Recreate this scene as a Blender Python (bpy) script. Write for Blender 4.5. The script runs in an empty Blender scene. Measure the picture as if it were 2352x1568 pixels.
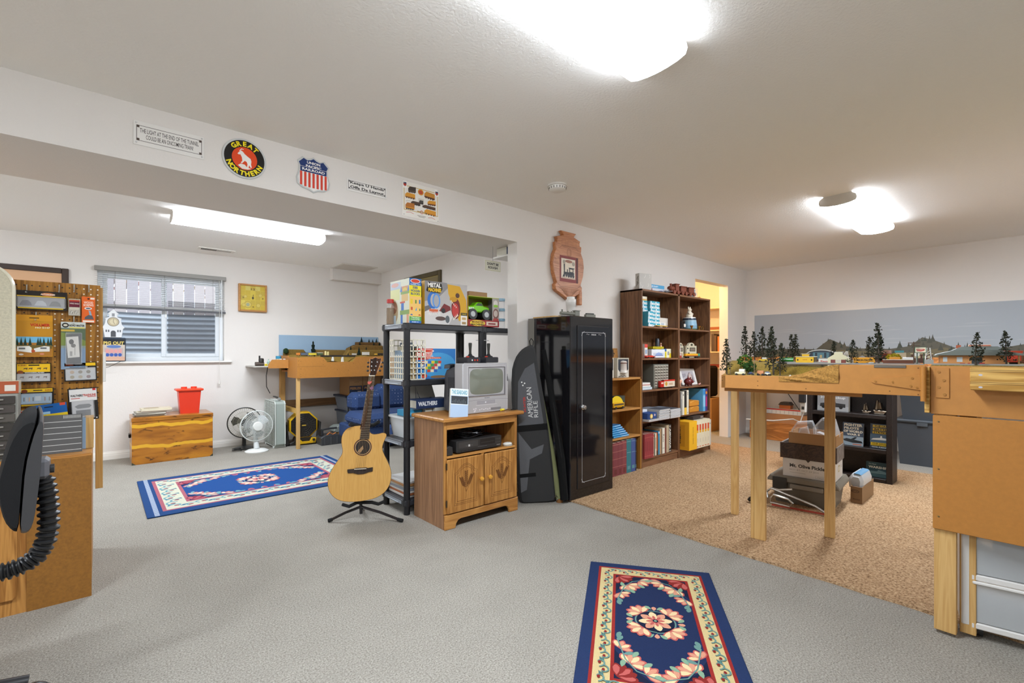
import bpy,math,random
from mathutils import Matrix,Vector
random.seed(7)
S=bpy.context.scene
COL=S.collection
PI=math.pi

# ------------------------------------------------------------------ camera
cam=bpy.data.cameras.new('camera')
cam.sensor_width=36.0
cam.lens=36.0*1079.77/2352
cam.shift_y=28.88/2352
cam.clip_start=0.05
camo=bpy.data.objects.new('camera',cam)
camo.location=(0,0,1.185)
camo.rotation_euler=(PI/2,0,-math.atan2(math.cos(.8522),math.sin(.8522)))
COL.objects.link(camo)
S.camera=camo

# ------------------------------------------------------------------ light levels
S.view_settings.view_transform='Standard'
S.view_settings.look='None'
S.view_settings.gamma=1
S.view_settings.use_curve_mapping=False
S.view_settings.exposure=0.62
S.cycles.use_denoising=True
S.cycles.max_bounces=10
S.cycles.diffuse_bounces=7
S.cycles.transparent_max_bounces=16
S.cycles.sample_clamp_indirect=8
LAMP=46 # strength of the fluorescent lenses
w=bpy.data.worlds.new('sky');S.world=w;w.use_nodes=True
wn=w.node_tree
bg=wn.nodes['Background']
bg.inputs[0].default_value=(0.80,0.90,1.0,1)
bg.inputs[1].default_value=2.6

# ------------------------------------------------------------------ colours and materials
def lin(c):
 return c/12.92 if c<=.04045 else((c+.055)/1.055)**2.4
def rgb(h):
 if not isinstance(h,str):return tuple(h[:3])
 h=h.lstrip('#')
 if len(h)==3:h=''.join(c*2 for c in h)
 return tuple(lin(int(h[i:i+2],16)/255)for i in(0,2,4))
MATS={}
def newmat(name):
 m=bpy.data.materials.new(name);m.use_nodes=True
 MATS[name]=m
 return m,m.node_tree,m.node_tree.nodes['Principled BSDF']
def N(t,kind,**kw):
 n=t.nodes.new(kind)
 for k,v in kw.items():
  if k in n.inputs.keys():n.inputs[k].default_value=v
  else:setattr(n,k,v)
 return n
def bump(t,b,fac,strength,dist=.002):
 n=N(t,'ShaderNodeBump');n.inputs['Strength'].default_value=strength
 n.inputs['Distance'].default_value=dist
 t.links.new(fac,n.inputs['Height']);t.links.new(n.outputs[0],b.inputs['Normal'])
def coords(t,scale=(1,1,1),kind='Object',rot=(0,0,0)):
 c=N(t,'ShaderNodeTexCoord');m=N(t,'ShaderNodeMapping')
 m.inputs['Scale'].default_value=scale;m.inputs['Rotation'].default_value=rot
 t.links.new(c.outputs[kind],m.inputs['Vector'])
 return m.outputs[0]
def ramp(t,fac,stops):
 r=N(t,'ShaderNodeValToRGB');e=r.color_ramp.elements
 while len(e)<len(stops):e.new(.5)
 for i,(p,c)in enumerate(stops):
  e[i].position=p;e[i].color=rgb(c)+(1,)
 t.links.new(fac,r.inputs[0]);return r.outputs[0]
def noise(t,vec,scale,detail=4,rough=.55,dist=0):
 n=N(t,'ShaderNodeTexNoise');n.inputs['Scale'].default_value=scale
 n.inputs['Detail'].default_value=detail;n.inputs['Roughness'].default_value=rough
 n.inputs['Distortion'].default_value=dist
 t.links.new(vec,n.inputs['Vector']);return n.outputs['Fac']
def mixc(t,fac,a,b,mode='MIX'):
 n=N(t,'ShaderNodeMix');n.data_type='RGBA';n.blend_type=mode
 for s,x in((0,fac),(6,a),(7,b)):
  if hasattr(x,'is_output'):t.links.new(x,n.inputs[s])
  elif s==0:n.inputs[0].default_value=x
  else:n.inputs[s].default_value=rgb(x)+(1,)
 return n.outputs[2]
def vcmat(name,rough,metal=0,bumpscale=0,bumpamt=0,spec=.5,vary=0,coat=0):
 """surface whose colours come from the faces (printing, paint, plastic); fine grain from noise"""
 m,t,b=newmat(name)
 a=N(t,'ShaderNodeAttribute');a.attribute_name='Col'
 out=a.outputs['Color']
 b.inputs['Roughness'].default_value=rough;b.inputs['Metallic'].default_value=metal
 b.inputs['Specular IOR Level'].default_value=spec;b.inputs['Coat Weight'].default_value=coat
 if bumpscale:
  f=noise(t,coords(t),bumpscale,3);bump(t,b,f,bumpamt)
  if vary:
   out=mixc(t,vary,out,ramp(t,f,[(.3,'#303030'),(.7,'#ffffff')]),'MULTIPLY')
 t.links.new(out,b.inputs['Base Color'])
 return m
vcmat('card',.55);vcmat('gloss',.18);vcmat('plastic',.38);vcmat('matte',.9,0,300,.15)
vcmat('metal',.28,1);vcmat('satin',.5,0,900,.08)
vcmat('fabric',.95,0,700,.35,.2,.35);vcmat('leaf',.95,0,220,.8,.2,.75)
vcmat('ground',.95,0,160,.6,.2,.55)
vcmat('lacquer',.07,0,0,0,.6)
def wood(name,light,dark,axis='x',scale=9,stretch=14,rough=.45,contrast=(.32,.68),ringmix=.5,spec=.4):
 m,t,b=newmat(name)
 s=[scale]*3;s['xyz'.index(axis)]=scale/stretch
 v=coords(t,s)
 f=noise(t,v,1.6,3,.5,1.2)
 s2=[scale*9]*3;s2['xyz'.index(axis)]=scale*.35
 g=noise(t,coords(t,s2),1.5,3,.6)
 wv=N(t,'ShaderNodeMath',operation='MULTIPLY');t.links.new(f,wv.inputs[0]);wv.inputs[1].default_value=7
 fr=N(t,'ShaderNodeMath',operation='PINGPONG');t.links.new(wv.outputs[0],fr.inputs[0]);fr.inputs[1].default_value=.5
 md=N(t,'ShaderNodeMath',operation='MULTIPLY');t.links.new(fr.outputs[0],md.inputs[0]);md.inputs[1].default_value=2
 mx=N(t,'ShaderNodeMix');mx.inputs[0].default_value=ringmix
 t.links.new(g,mx.inputs[2]);t.links.new(md.outputs[0],mx.inputs[3])
 c=ramp(t,mx.outputs[0],[(contrast[0],dark),(contrast[1],light)])
 t.links.new(c,b.inputs['Base Color'])
 b.inputs['Roughness'].default_value=rough;b.inputs['Specular IOR Level'].default_value=spec
 bump(t,b,g,.12,.001)
 return m
wood('oak_z','#c08a48','#8d5a26','z',7,16,.4,(.2,.75),.4)
wood('oak_x','#c48e4c','#96602a','x',7,16,.4,(.2,.75),.4)
wood('stand_side','#a27a58','#7c593f','z',7,18,.5,(.2,.8),.4)
wood('walnut_z','#7f583a','#583a25','z',8,14,.5,(.25,.75),.45)
wood('walnut_x','#8a6042','#63432c','x',8,14,.5,(.2,.8),.35)
wood('honey_x','#c08d4e','#a8743a','x',7,16,.5,(.2,.8),.3)
wood('honey_z','#b5803c','#9a6a30','z',7,16,.5,(.2,.8),.3)
wood('pine_z','#d3ad70','#b98e50','z',9,20,.6,(.15,.85),.4)
wood('pine_y','#d0a75c','#a87c34','y',7,12,.45,(.25,.75),.75)
wood('stud','#c49a5a','#a87a3c','z',9,20,.6,(.15,.85),.4)
wood('stud_x','#7a5a36','#5c4024','x',9,20,.6,(.15,.85),.4)
wood('spruce','#d9ab62','#c7954a','z',24,30,.3,(.2,.8),.3)
wood('rosewood','#4a2a1c','#25140e','z',9,10,.16,(.25,.75),.6,.6)
wood('ebony','#3a2c24','#211712','z',14,12,.5,(.2,.8),.5)
wood('cherry','#c58658','#a86a40','x',9,12,.4,(.2,.8),.6)
wood('peg','#a8742c','#7c5018','z',10,18,.35,(.25,.75),.6)
wood('plywood','#c07c3c','#9a5e28','x',5,7,.6,(.25,.75),.75)
wood('espresso','#2b201c','#1c1512','y',9,12,.45,(.2,.8),.5)
wood('barn','#4a3628','#2c2019','y',8,10,.6,(.2,.8),.6)
wood('greywood','#8a8078','#625a54','z',8,5,.6,(.2,.8),.7)
wood('redwood','#8a4a34','#6a3424','x',14,6,.5,(.2,.8),.5)
def cedar():
 m,t,b=newmat('cedar')
 v=coords(t,(2.2,9,12))
 f=noise(t,v,1.3,3,.5,.6)
 body=ramp(t,f,[(.3,'#8a5210'),(.5,'#a8691a'),(.66,'#b97a20')])
 k=noise(t,coords(t,(6,6,14),rot=(0,.5,0)),1.4,4,.62,.8)
 knots=ramp(t,k,[(.60,'#ffffff'),(.70,'#4c2c14')])
 c=mixc(t,.9,body,knots,'MULTIPLY')
 sepw=N(t,'ShaderNodeSeparateXYZ');tc=N(t,'ShaderNodeTexCoord');t.links.new(tc.outputs['Object'],sepw.inputs[0])
 wob=noise(t,coords(t,(3.2,1,1)),1.6,2)
 ad=N(t,'ShaderNodeMath',operation='MULTIPLY_ADD');t.links.new(wob,ad.inputs[0]);ad.inputs[1].default_value=.07
 t.links.new(sepw.outputs['Z'],ad.inputs[2])
 md=N(t,'ShaderNodeMath',operation='PINGPONG');t.links.new(ad.outputs[0],md.inputs[0]);md.inputs[1].default_value=.112
 st=ramp(t,md.outputs[0],[(0.0,'#ffffff'),(.016,'#ffffff'),(.019,'#000000')])
 c2=mixc(t,st,c,'#d8a428')
 t.links.new(c2,b.inputs['Base Color']);b.inputs['Roughness'].default_value=.28
 b.inputs['Coat Weight'].default_value=.3;b.inputs['Coat Roughness'].default_value=.15
cedar()
def wallmat(name,col,scale,amt,dist=.004):
 m,t,b=newmat(name)
 f=noise(t,coords(t),scale,5,.6)
 b.inputs['Base Color'].default_value=rgb(col)+(1,)
 b.inputs['Roughness'].default_value=.85;b.inputs['Specular IOR Level'].default_value=.25
 bump(t,b,f,amt,dist)
wallmat('wall_paint','#dfdad4',90,.25);wallmat('ceiling_paint','#f5f3ef',75,.45,.006)
wallmat('trim_paint','#e4e0d8',200,.05)
def carpet(name,a,bcol,c,scale,amt,big):
 m,t,b=newmat(name)
 v=coords(t)
 f=noise(t,v,scale,3,.7);g=noise(t,v,big,3,.5)
 k=ramp(t,f,[(.30,bcol),(.5,a),(.70,c)])
 k=mixc(t,.14,k,ramp(t,g,[(.3,'#b4b4b4'),(.7,'#ffffff')]),'MULTIPLY')
 t.links.new(k,b.inputs['Base Color']);b.inputs['Roughness'].default_value=1
 b.inputs['Specular IOR Level'].default_value=.1
 bump(t,b,f,amt,.01)
carpet('grey_carpet','#9f9a90','#757067','#bcb7ad',150,.7,5)
carpet('tan_carpet','#b4926e','#6c5038','#d4b792',90,1.0,3)
def paintmat(name,col,rough=.5,scale=30,amt=.06,dk=.12):
 m,t,b=newmat(name)
 f=noise(t,coords(t),scale,4,.6)
 k=mixc(t,dk,col,ramp(t,f,[(.3,'#404040'),(.7,'#ffffff')]),'MULTIPLY')
 t.links.new(k,b.inputs['Base Color']);b.inputs['Roughness'].default_value=rough
 bump(t,b,f,amt)
paintmat('ochre','#b0752e',.6,60,.1);paintmat('ochre_fascia','#b67c38',.55,25,.12)
paintmat('hardboard','#94621f',.7,90,.08,.3)
paintmat('cream_speckle','#ccc4aa',.5,120,.05,.3)
def emit(name,col,s):
 m,t,b=newmat(name)
 b.inputs['Base Color'].default_value=(.8,.8,.8,1)
 b.inputs['Emission Color'].default_value=rgb(col)+(1,);b.inputs['Emission Strength'].default_value=s
emit('lens',(.83,.905,1.0),LAMP);emit('lens_edge',(.83,.905,1.0),LAMP*.22)
def glassy(name,tint,opac,rough=.05,glossw=.12):
 """thin clear sheet: mostly lets light straight through, a little haze of its own colour, some sheen"""
 m,t,b=newmat(name)
 tr=N(t,'ShaderNodeBsdfTransparent');mix=N(t,'ShaderNodeMixShader')
 b.inputs['Base Color'].default_value=rgb(tint)+(1,);b.inputs['Roughness'].default_value=rough
 lw=N(t,'ShaderNodeLayerWeight');lw.inputs[0].default_value=.25
 ma=N(t,'ShaderNodeMath',operation='MULTIPLY_ADD');t.links.new(lw.outputs['Fresnel'],ma.inputs[0])
 ma.inputs[1].default_value=glossw;ma.inputs[2].default_value=opac
 t.links.new(ma.outputs[0],mix.inputs[0])
 t.links.new(tr.outputs[0],mix.inputs[1]);t.links.new(b.outputs[0],mix.inputs[2])
 o=t.nodes['Material Output'];t.links.new(mix.outputs[0],o.inputs['Surface'])
glassy('pane_glass','#ffffff',.03);glassy('clear_plastic','#e8eaec',.14,.1,.4)
glassy('insect_screen','#3a3f48',.38,.8,0);glassy('frosted','#c6cacc',.66,.5,.2)
glassy('fan_blade','#cfd4d4',.45,.2,.3)

# ------------------------------------------------------------------ geometry builder
class G:
 """gathers coloured faces that become one mesh"""
 def __init__(s):s.v=[];s.f=[];s.c=[];s.T=None
 def add(s,vs,fs,col):
  o=len(s.v);col=rgb(col)
  if s.T is not None:vs=[s.T@Vector(q)for q in vs]
  s.v.extend(tuple(q)for q in vs)
  for f in fs:s.f.append([i+o for i in f]);s.c.append(col)
  return s
 def box(s,x0,y0,z0,x1,y1,z1,col='#cccccc',b=0):
  if x0>x1:x0,x1=x1,x0
  if y0>y1:y0,y1=y1,y0
  if z0>z1:z0,z1=z1,z0
  b=min(b,(x1-x0)*.49,(y1-y0)*.49,(z1-z0)*.49)
  if b<=0:
   vs=[(x,y,z)for x in(x0,x1)for y in(y0,y1)for z in(z0,z1)]
   return s.add(vs,[(0,1,3,2),(4,6,7,5),(0,4,5,1),(2,3,7,6),(0,2,6,4),(1,5,7,3)],col)
  X=(x0,x1);Y=(y0,y1);Z=(z0,z1);vs=[];ix={}
  for i in(0,1):
   for j in(0,1):
    for k in(0,1):
     dx,dy,dz=b*(1-2*i),b*(1-2*j),b*(1-2*k)
     for a,q in(('x',(X[i],Y[j]+dy,Z[k]+dz)),('y',(X[i]+dx,Y[j],Z[k]+dz)),('z',(X[i]+dx,Y[j]+dy,Z[k]))):
      ix[a,i,j,k]=len(vs);vs.append(q)
  fs=[]
  for i in(0,1):
   o=[(0,0),(0,1),(1,1),(1,0)]if i==0 else[(0,0),(1,0),(1,1),(0,1)]
   fs.append([ix['x',i,p,q]for p,q in o])
   fs.append([ix['y',q,i,p]for p,q in o]);fs.append([ix['z',p,q,i]for p,q in o])
  for i in(0,1):
   for j in(0,1):
    fl=(i^j)
    for e in([ix['x',i,j,0],ix['y',i,j,0],ix['y',i,j,1],ix['x',i,j,1]],
[ix['z',i,0,j],ix['x',i,0,j],ix['x',i,1,j],ix['z',i,1,j]],
[ix['y',0,i,j],ix['z',0,i,j],ix['z',1,i,j],ix['y',1,i,j]]):
     fs.append(e if not fl else e[::-1])
  for i in(0,1):
   for j in(0,1):
    for k in(0,1):
     e=[ix['x',i,j,k],ix['y',i,j,k],ix['z',i,j,k]]
     fs.append(e if(i+j+k)%2 else e[::-1])
  return s.add(vs,fs,col)
 def cyl(s,p,q,r,col='#cccccc',n=16,r2=None,caps=True):
  p=Vector(p);q=Vector(q);d=(q-p).normalized()
  u=d.orthogonal().normalized();w_=d.cross(u);r2=r if r2 is None else r2
  vs=[]
  for c,rr in((p,r),(q,r2)):
   for i in range(n):
    a=2*PI*i/n;vs.append(c+(u*math.cos(a)+w_*math.sin(a))*rr)
  fs=[(i,(i+1)%n,n+(i+1)%n,n+i)for i in range(n)]
  if caps:fs+=[tuple(range(n))[::-1],tuple(range(n,2*n))]
  return s.add(vs,fs,col)
 def tube(s,pts,r,col='#cccccc',n=8,closed=False,radii=None,caps=True):
  P=[Vector(p)for p in pts];m=len(P);vs=[];up=None
  for i,p in enumerate(P):
   a=P[(i-1)%m]if closed or i else p;b_=P[(i+1)%m]if closed or i<m-1 else p
   d=(b_-a).normalized()
   if up is None:up=d.orthogonal().normalized()
   up=(up-d*up.dot(d))
   up=up.normalized()if up.length>1e-6 else d.orthogonal().normalized()
   w_=d.cross(up);rr=radii[i]if radii else r
   for j in range(n):
    t=2*PI*j/n;vs.append(p+(up*math.cos(t)+w_*math.sin(t))*rr)
  fs=[]
  for i in range(m if closed else m-1):
   k=(i+1)%m
   for j in range(n):fs.append((i*n+j,i*n+(j+1)%n,k*n+(j+1)%n,k*n+j))
  if not closed and caps:fs+=[tuple(range(n))[::-1],tuple((m-1)*n+j for j in range(n))]
  return s.add(vs,fs,col)
 def lathe(s,prof,col='#cccccc',n=24,c=(0,0,0),axis='z'):
  vs=[];cols=col if isinstance(col,list)else None
  for r,z in prof:
   for i in range(n):
    a=2*PI*i/n;q=(r*math.cos(a),r*math.sin(a),z)
    if axis=='y':q=(q[0],q[2],q[1])
    if axis=='x':q=(q[2],q[0],q[1])
    vs.append((q[0]+c[0],q[1]+c[1],q[2]+c[2]))
  m=len(prof)
  for k in range(m-1):
   fs=[(k*n+i,k*n+(i+1)%n,(k+1)*n+(i+1)%n,(k+1)*n+i)for i in range(n)]
   if axis=='y':fs=[f[::-1]for f in fs]
   o=len(s.v)
   if k==0:base=o;s.add(vs,[],'#000000')
   cc=rgb(cols[k]if cols else col)
   for f in fs:s.f.append([base+i for i in f]);s.c.append(cc)
  for k,rev in((0,True),(m-1,False)):
   if prof[k][0]>1e-6:
    f=[base+k*n+i for i in range(n)]
    s.f.append(f[::-1]if rev else f);s.c.append(rgb(cols[min(k,m-2)]if cols else col))
  return s
 def prism(s,poly,a,b_,col='#cccccc',axis='y',bevel=0):
  """polygon (2-D) pushed along an axis from a to b_; axis y: poly is (x,z); z: (x,y); x: (y,z)"""
  def at(q,t):
   return(q[0],t,q[1])if axis=='y' else(q[0],q[1],t)if axis=='z' else(t,q[0],q[1])
  n=len(poly);rings=[(a,0),(b_,0)]
  if bevel:
   sg=1 if b_>a else-1;rings=[(a,bevel),(a+sg*bevel,0),(b_-sg*bevel,0),(b_,bevel)]
  def inset(d):
   if not d:return poly
   o=[];ar=sum(poly[i][0]*poly[(i+1)%n][1]-poly[(i+1)%n][0]*poly[i][1]for i in range(n))
   sg=1 if ar>0 else-1
   for i in range(n):
    p0,p1,p2=Vector(poly[i-1]),Vector(poly[i]),Vector(poly[(i+1)%n])
    e1=(p1-p0);e2=(p2-p1)
    if e1.length<1e-9 or e2.length<1e-9:o.append(tuple(p1));continue
    n1=Vector((-e1.y,e1.x)).normalized()*sg;n2=Vector((-e2.y,e2.x)).normalized()*sg
    h=(n1+n2);h=h.normalized()if h.length>.2 else n1
    k=d/max(.4,h.dot(n1));o.append((p1.x+h.x*k,p1.y+h.y*k))
   return o
  vs=[]
  for t,d in rings:vs+=[at(q,t)for q in inset(d)]
  fs=[]
  for k in range(len(rings)-1):
   fs+=[(k*n+i,k*n+(i+1)%n,(k+1)*n+(i+1)%n,(k+1)*n+i)for i in range(n)]
  m=(len(rings)-1)*n
  fs+=[tuple(range(n))[::-1],tuple(range(m,m+n))]
  return s.add(vs,fs,col)
 def ball(s,c,r,col='#cccccc',n=16,m=10):
  if not hasattr(r,'__len__'):r=(r,r,r)
  vs=[(c[0],c[1],c[2]-r[2])]
  for k in range(1,m):
   t=-PI/2+PI*k/m
   for i in range(n):
    a=2*PI*i/n
    vs.append((c[0]+r[0]*math.cos(t)*math.cos(a),c[1]+r[1]*math.cos(t)*math.sin(a),c[2]+r[2]*math.sin(t)))
  vs.append((c[0],c[1],c[2]+r[2]));fs=[]
  for i in range(n):fs.append((0,1+(i+1)%n,1+i))
  for k in range(m-2):
   for i in range(n):fs.append((1+k*n+i,1+k*n+(i+1)%n,1+(k+1)*n+(i+1)%n,1+(k+1)*n+i))
  e=len(vs)-1;o=1+(m-2)*n
  for i in range(n):fs.append((o+i,o+(i+1)%n,e))
  return s.add(vs,fs,col)
 def grid(s,nx,ny,fn,col='#cccccc'):
  """fn(i/nx, j/ny) -> point, optionally (point, colour)"""
  vs=[fn(i/nx,j/ny)for j in range(ny+1)for i in range(nx+1)]
  return s.add(vs,[(j*(nx+1)+i,j*(nx+1)+i+1,(j+1)*(nx+1)+i+1,(j+1)*(nx+1)+i)for j in range(ny)for i in range(nx)],col)

TEXTS={}
def text_mesh(st,bold=0,shear=0):
 k=(st,bold,shear)
 if k not in TEXTS:
  cu=bpy.data.curves.new('lettering','FONT');cu.body=st;cu.size=1;cu.resolution_u=2
  cu.offset=bold;cu.shear=shear
  o=bpy.data.objects.new('lettering',cu)
  me=o.to_mesh()
  V=[(q.co.x,q.co.y)for q in me.vertices];F=[list(p.vertices)for p in me.polygons]
  o.to_mesh_clear();bpy.data.objects.remove(o);bpy.data.curves.remove(cu)
  xs=[q[0]for q in V];ys=[q[1]for q in V]
  TEXTS[k]=(V,F,min(xs),max(xs),min(ys),max(ys))
 return TEXTS[k]
class Art:
 """flat printed shapes laid one over the other on a face: o = corner, u = along, v = up, all in metres"""
 def __init__(s,g,o,u=(1,0,0),v=(0,0,1),e=.0002):
  s.g=g;s.o=Vector(o);s.u=Vector(u).normalized();s.v=Vector(v).normalized()
  s.n=s.u.cross(s.v);s.k=1;s.e=e;s.sx=s.sy=1;s.L=[]
 def size(s,w,h):s.sx=w;s.sy=h;return s # draw in 0..1 fractions of the face
 def put(s,pts,faces,col):
  xs=[p[0]*s.sx for p in pts];ys=[p[1]*s.sy for p in pts];b=(min(xs),max(xs),min(ys),max(ys))
  k=1+max([l for c,l in s.L if c[0]<b[1]and b[0]<c[1]and c[2]<b[3]and b[2]<c[3]],default=0) # lie only on what is underneath
  s.L.append((b,k));o=s.o+s.n*(s.e*k)
  s.g.add([o+s.u*(p[0]*s.sx)+s.v*(p[1]*s.sy)for p in pts],faces,col);return s
 def poly(s,pts,col):return s.put(pts,[tuple(range(len(pts)))],col)
 def rect(s,x0,y0,x1,y1,col):return s.poly([(x0,y0),(x1,y0),(x1,y1),(x0,y1)],col)
 def ell(s,cx,cy,rx,ry,col,n=24,a0=0,a1=2*PI):
  full=abs(a1-a0-2*PI)<1e-6
  return s.poly([(cx+rx*math.cos(a0+(a1-a0)*i/n),cy+ry*math.sin(a0+(a1-a0)*i/n))for i in range(n if full else n+1)],col)
 def line(s,pts,w_,col):
  V=[];P=[Vector((p[0]*s.sx,p[1]*s.sy))for p in pts]
  for i,p in enumerate(P):
   d=(P[min(i+1,len(P)-1)]-P[max(i-1,0)]);d=d.normalized()if d.length else Vector((1,0))
   q=Vector((-d.y,d.x))*w_/2
   V+=[((p+q).x/s.sx,(p+q).y/s.sy),((p-q).x/s.sx,(p-q).y/s.sy)]
  return s.put(V,[(2*i,2*i+1,2*i+3,2*i+2)for i in range(len(P)-1)],col)
 def frame(s,x0,y0,x1,y1,w_,col):
  a,b=w_/s.sx,w_/s.sy
  for r in((x0,y0,x1,y0+b),(x0,y1-b,x1,y1),(x0,y0,x0+a,y1),(x1-a,y0,x1,y1)):s.rect(*r,col);s.k-=1
  s.k+=1;return s
 def text(s,st,x0,y0,x1,y1,col,bold=.0,shear=0,rot=0,fit=True):
  """letters stretched to fill the box; rot=1 runs upwards, -1 downwards"""
  V,F,a,b,c,d=text_mesh(st,bold,shear)
  P=[]
  for x,y in V:
   p,q=(x-a)/(b-a),(y-c)/(d-c)
   if rot==1:p,q=1-q,p
   if rot==-1:p,q=q,1-p
   P.append((x0+p*(x1-x0),y0+q*(y1-y0)))
  return s.put(P,F,col)
 def arc(s,st,cx,cy,r,h,a0,a1,col,bold=.02,inside=False):
  """letters along a circle from angle a0 to a1 (degrees)"""
  n=len(st)
  for i,ch in enumerate(st):
   t=math.radians(a0+(a1-a0)*i/max(1,n-1))
   V,F,a,b,c,d=text_mesh(ch,bold)
   sc=h/.72;up=Vector((math.cos(t),math.sin(t)))*(-1 if inside else 1);rt=Vector((up.y,-up.x))
   o=Vector((cx,cy))+Vector((math.cos(t),math.sin(t)))*(r+(h if inside else 0))
   s.put([tuple(o+rt*(x-(a+b)/2)*sc+up*y*sc)for x,y in V],F,col);s.k-=1
  s.k+=1;return s

# ------------------------------------------------------------------ objects
def ob(name,g,mat,par=None,loc=(0,0,0),rz=0,smooth=True):
 me=bpy.data.meshes.new(name);me.from_pydata(g.v,[],g.f)
 a=me.attributes.new('Col','FLOAT_COLOR','FACE')
 flat=[]
 for c in g.c:flat+=[c[0],c[1],c[2],1.0]
 a.data.foreach_set('color',flat)
 if smooth:
  me.polygons.foreach_set('use_smooth',[True]*len(me.polygons));me.set_sharp_from_angle(angle=.6)
 me.materials.append(MATS[mat]);me.update()
 o=bpy.data.objects.new(name,me);COL.objects.link(o)
 o.location=loc;o.rotation_euler=(0,0,rz)if not hasattr(rz,'__len__')else rz
 if par is not None:o.parent=par
 return o
def tag(o,label,cat,group=None):
 o['label']=label;o['category']=cat
 if group:o['group']=group
 return o
def thing(name,label,cat,loc=(0,0,0),rz=0,group=None):
 o=bpy.data.objects.new(name,None);COL.objects.link(o);o.empty_display_size=.05
 o.location=loc;o.rotation_euler=(0,0,rz)if not hasattr(rz,'__len__')else rz
 return tag(o,label,cat,group)
def solo(name,g,mat,label,cat,loc=(0,0,0),rz=0,group=None):
 return tag(ob(name,g,mat,None,loc,rz),label,cat,group)
def struct(name,g,mat,par=None):
 o=ob(name,g,mat,par,smooth=False)
 if par is None:o['kind']='structure'
 return o
def dup(root,loc,rz=0,label=None,group=None):
 r=root.copy();COL.objects.link(r);r.location=loc
 r.rotation_euler=(0,0,rz)if not hasattr(rz,'__len__')else rz
 if label:r['label']=label
 if group:r['group']=group
 for ch in list(root.children):
  c=ch.copy();COL.objects.link(c);c.parent=r
  for g2 in list(ch.children):
   d=g2.copy();COL.objects.link(d);d.parent=c
 return r
def bx(x0,y0,z0,x1,y1,z1,col='#cccccc',b=0):return G().box(x0,y0,z0,x1,y1,z1,col,b)

# ================================================================== the rooms
CZ=2.44;YW=3.0166;YF=6.961;XR=7.334;XE=3.287
g=bx(-3.4,-2.8,-.1,7.9,7.1,0);struct('floor',g,'grey_carpet')
g=bx(-3.4,-2.8,CZ,7.9,7.1,CZ+.1);struct('ceiling',g,'ceiling_paint')
g=bx(2.696,YW,0,5.787,YW+.124,CZ).box(6.725,YW,0,7.9,YW+.124,CZ).box(5.787,YW,2.16,6.725,YW+.124,CZ)
struct('wall_middle',g,'wall_paint')
g=bx(-3.4,YF,0,-.03,YF+.14,CZ).box(1.19,YF,0,3.4,YF+.14,CZ).box(-.03,YF,0,1.19,YF+.14,1.10).box(-.03,YF,2.135,1.19,YF+.14,CZ)
struct('wall_far',g,'wall_paint')
struct('wall_end',bx(XE,YW+.124,0,XE+.12,YF,CZ),'wall_paint')
struct('wall_right',bx(XR,-2.8,0,XR+.12,YW,CZ),'wall_paint')
struct('wall_back',bx(-3.4,-2.8,0,XR,-2.7,CZ),'wall_paint')
struct('wall_left',bx(-3.4,-2.7,0,-3.3,YF,CZ),'wall_paint')
g=bx(5.25,4.62,0,7.9,4.72,CZ).box(5.25,YW+.124,0,5.35,4.62,CZ).box(7.8,YW+.124,0,7.9,4.62,CZ)
struct('wall_closet',g,'wall_paint')
g=bx(-3.3,YW,2.15,2.696,3.70,CZ).box(2.696,YW+.124,2.15,2.966,3.70,CZ)
struct('trim_1',g,'wall_paint')
struct('trim_2',bx(2.53,6.84,2.268,XE,YF,CZ),'wall_paint')
def skirting(name,x0,y0,x1,y1,out):
 """moulded board along a wall foot; out = unit vector into the room"""
 g=G();d=Vector((x1-x0,y1-y0,0));L=d.length;d.normalize();n=Vector((out[0],out[1],0))
 prof=[(0,0),(.016,0),(.016,.045),(.013,.058),(.013,.066),(.009,.074),(.006,.086),(0,.088)]
 vs=[]
 for t in(0,L):vs+=[Vector((x0,y0,0))+d*t+n*p+Vector((0,0,z))for p,z in prof]
 m=len(prof)
 g.add(vs,[(i,(i+1)%m,m+(i+1)%m,m+i)for i in range(m)]+[tuple(range(m))[::-1],tuple(range(m,2*m))],'#ffffff')
 struct(name,g,'trim_paint')
skirting('baseboard_far',-3.3,YF,XE,YF,(0,-1));skirting('baseboard_end',XE,YF,XE,YW+.124,(-1,0))
skirting('baseboard_middle',2.696,YW,5.787,YW,(0,-1));skirting('baseboard_jamb',2.696,YW,2.696,YW+.124,(-1,0))
skirting('baseboard_right',XR,YW,XR,-2.7,(-1,0))

# ---- ceiling hatch panel frame and small things on the ceiling
g=G();q=[(2.50,6.37),(3.01,6.42),(3.0,6.85),(2.5,6.85)]
g.box(2.50,6.40,CZ-.012,3.02,6.84,CZ,'#d9d4cc',.003)
g.box(2.53,6.43,CZ-.014,2.99,6.84,CZ-.011,'#c9c2b8')
struct('trim_3',g,'card')
t=thing('air_vent','white ceiling register with dark slots above the window','vent',(1.045,6.58,CZ))
ob('frame',bx(-.19,-.065,-.012,.19,.065,0,'#e6e2da',.004),'satin',t)
g=G()
for i in range(22):g.box(-.155+i*.0142,-.045,-.0135,-.155+i*.0142+(.0085 if i<11 else .0055),.045,-.0115,'#1d1b1a' if i<11 else '#8f8b84')
ob('louver_slots',g,'matte',t)
t=thing('smoke_detector','round white smoke detector on the ceiling in front of the beam','smoke detector',(2.556,2.41,CZ))
ob('base',G().lathe([(.0,0),(.072,0),(.074,-.012),(.0,-.012)][::-1],'#ddd9d2',32),'plastic',t)
ob('cover',G().lathe([(.0,-.045),(.045,-.045),(.062,-.036),(.066,-.013),(0,-.013)],'#e9e6e0',32),'plastic',t)
g=G()
for i in range(18):
 a=2*PI*i/18;g.cyl((.0655*math.cos(a),.0655*math.sin(a),-.020),(.0635*math.cos(a),.0635*math.sin(a),-.034),.003,'#77736c',6)
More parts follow.
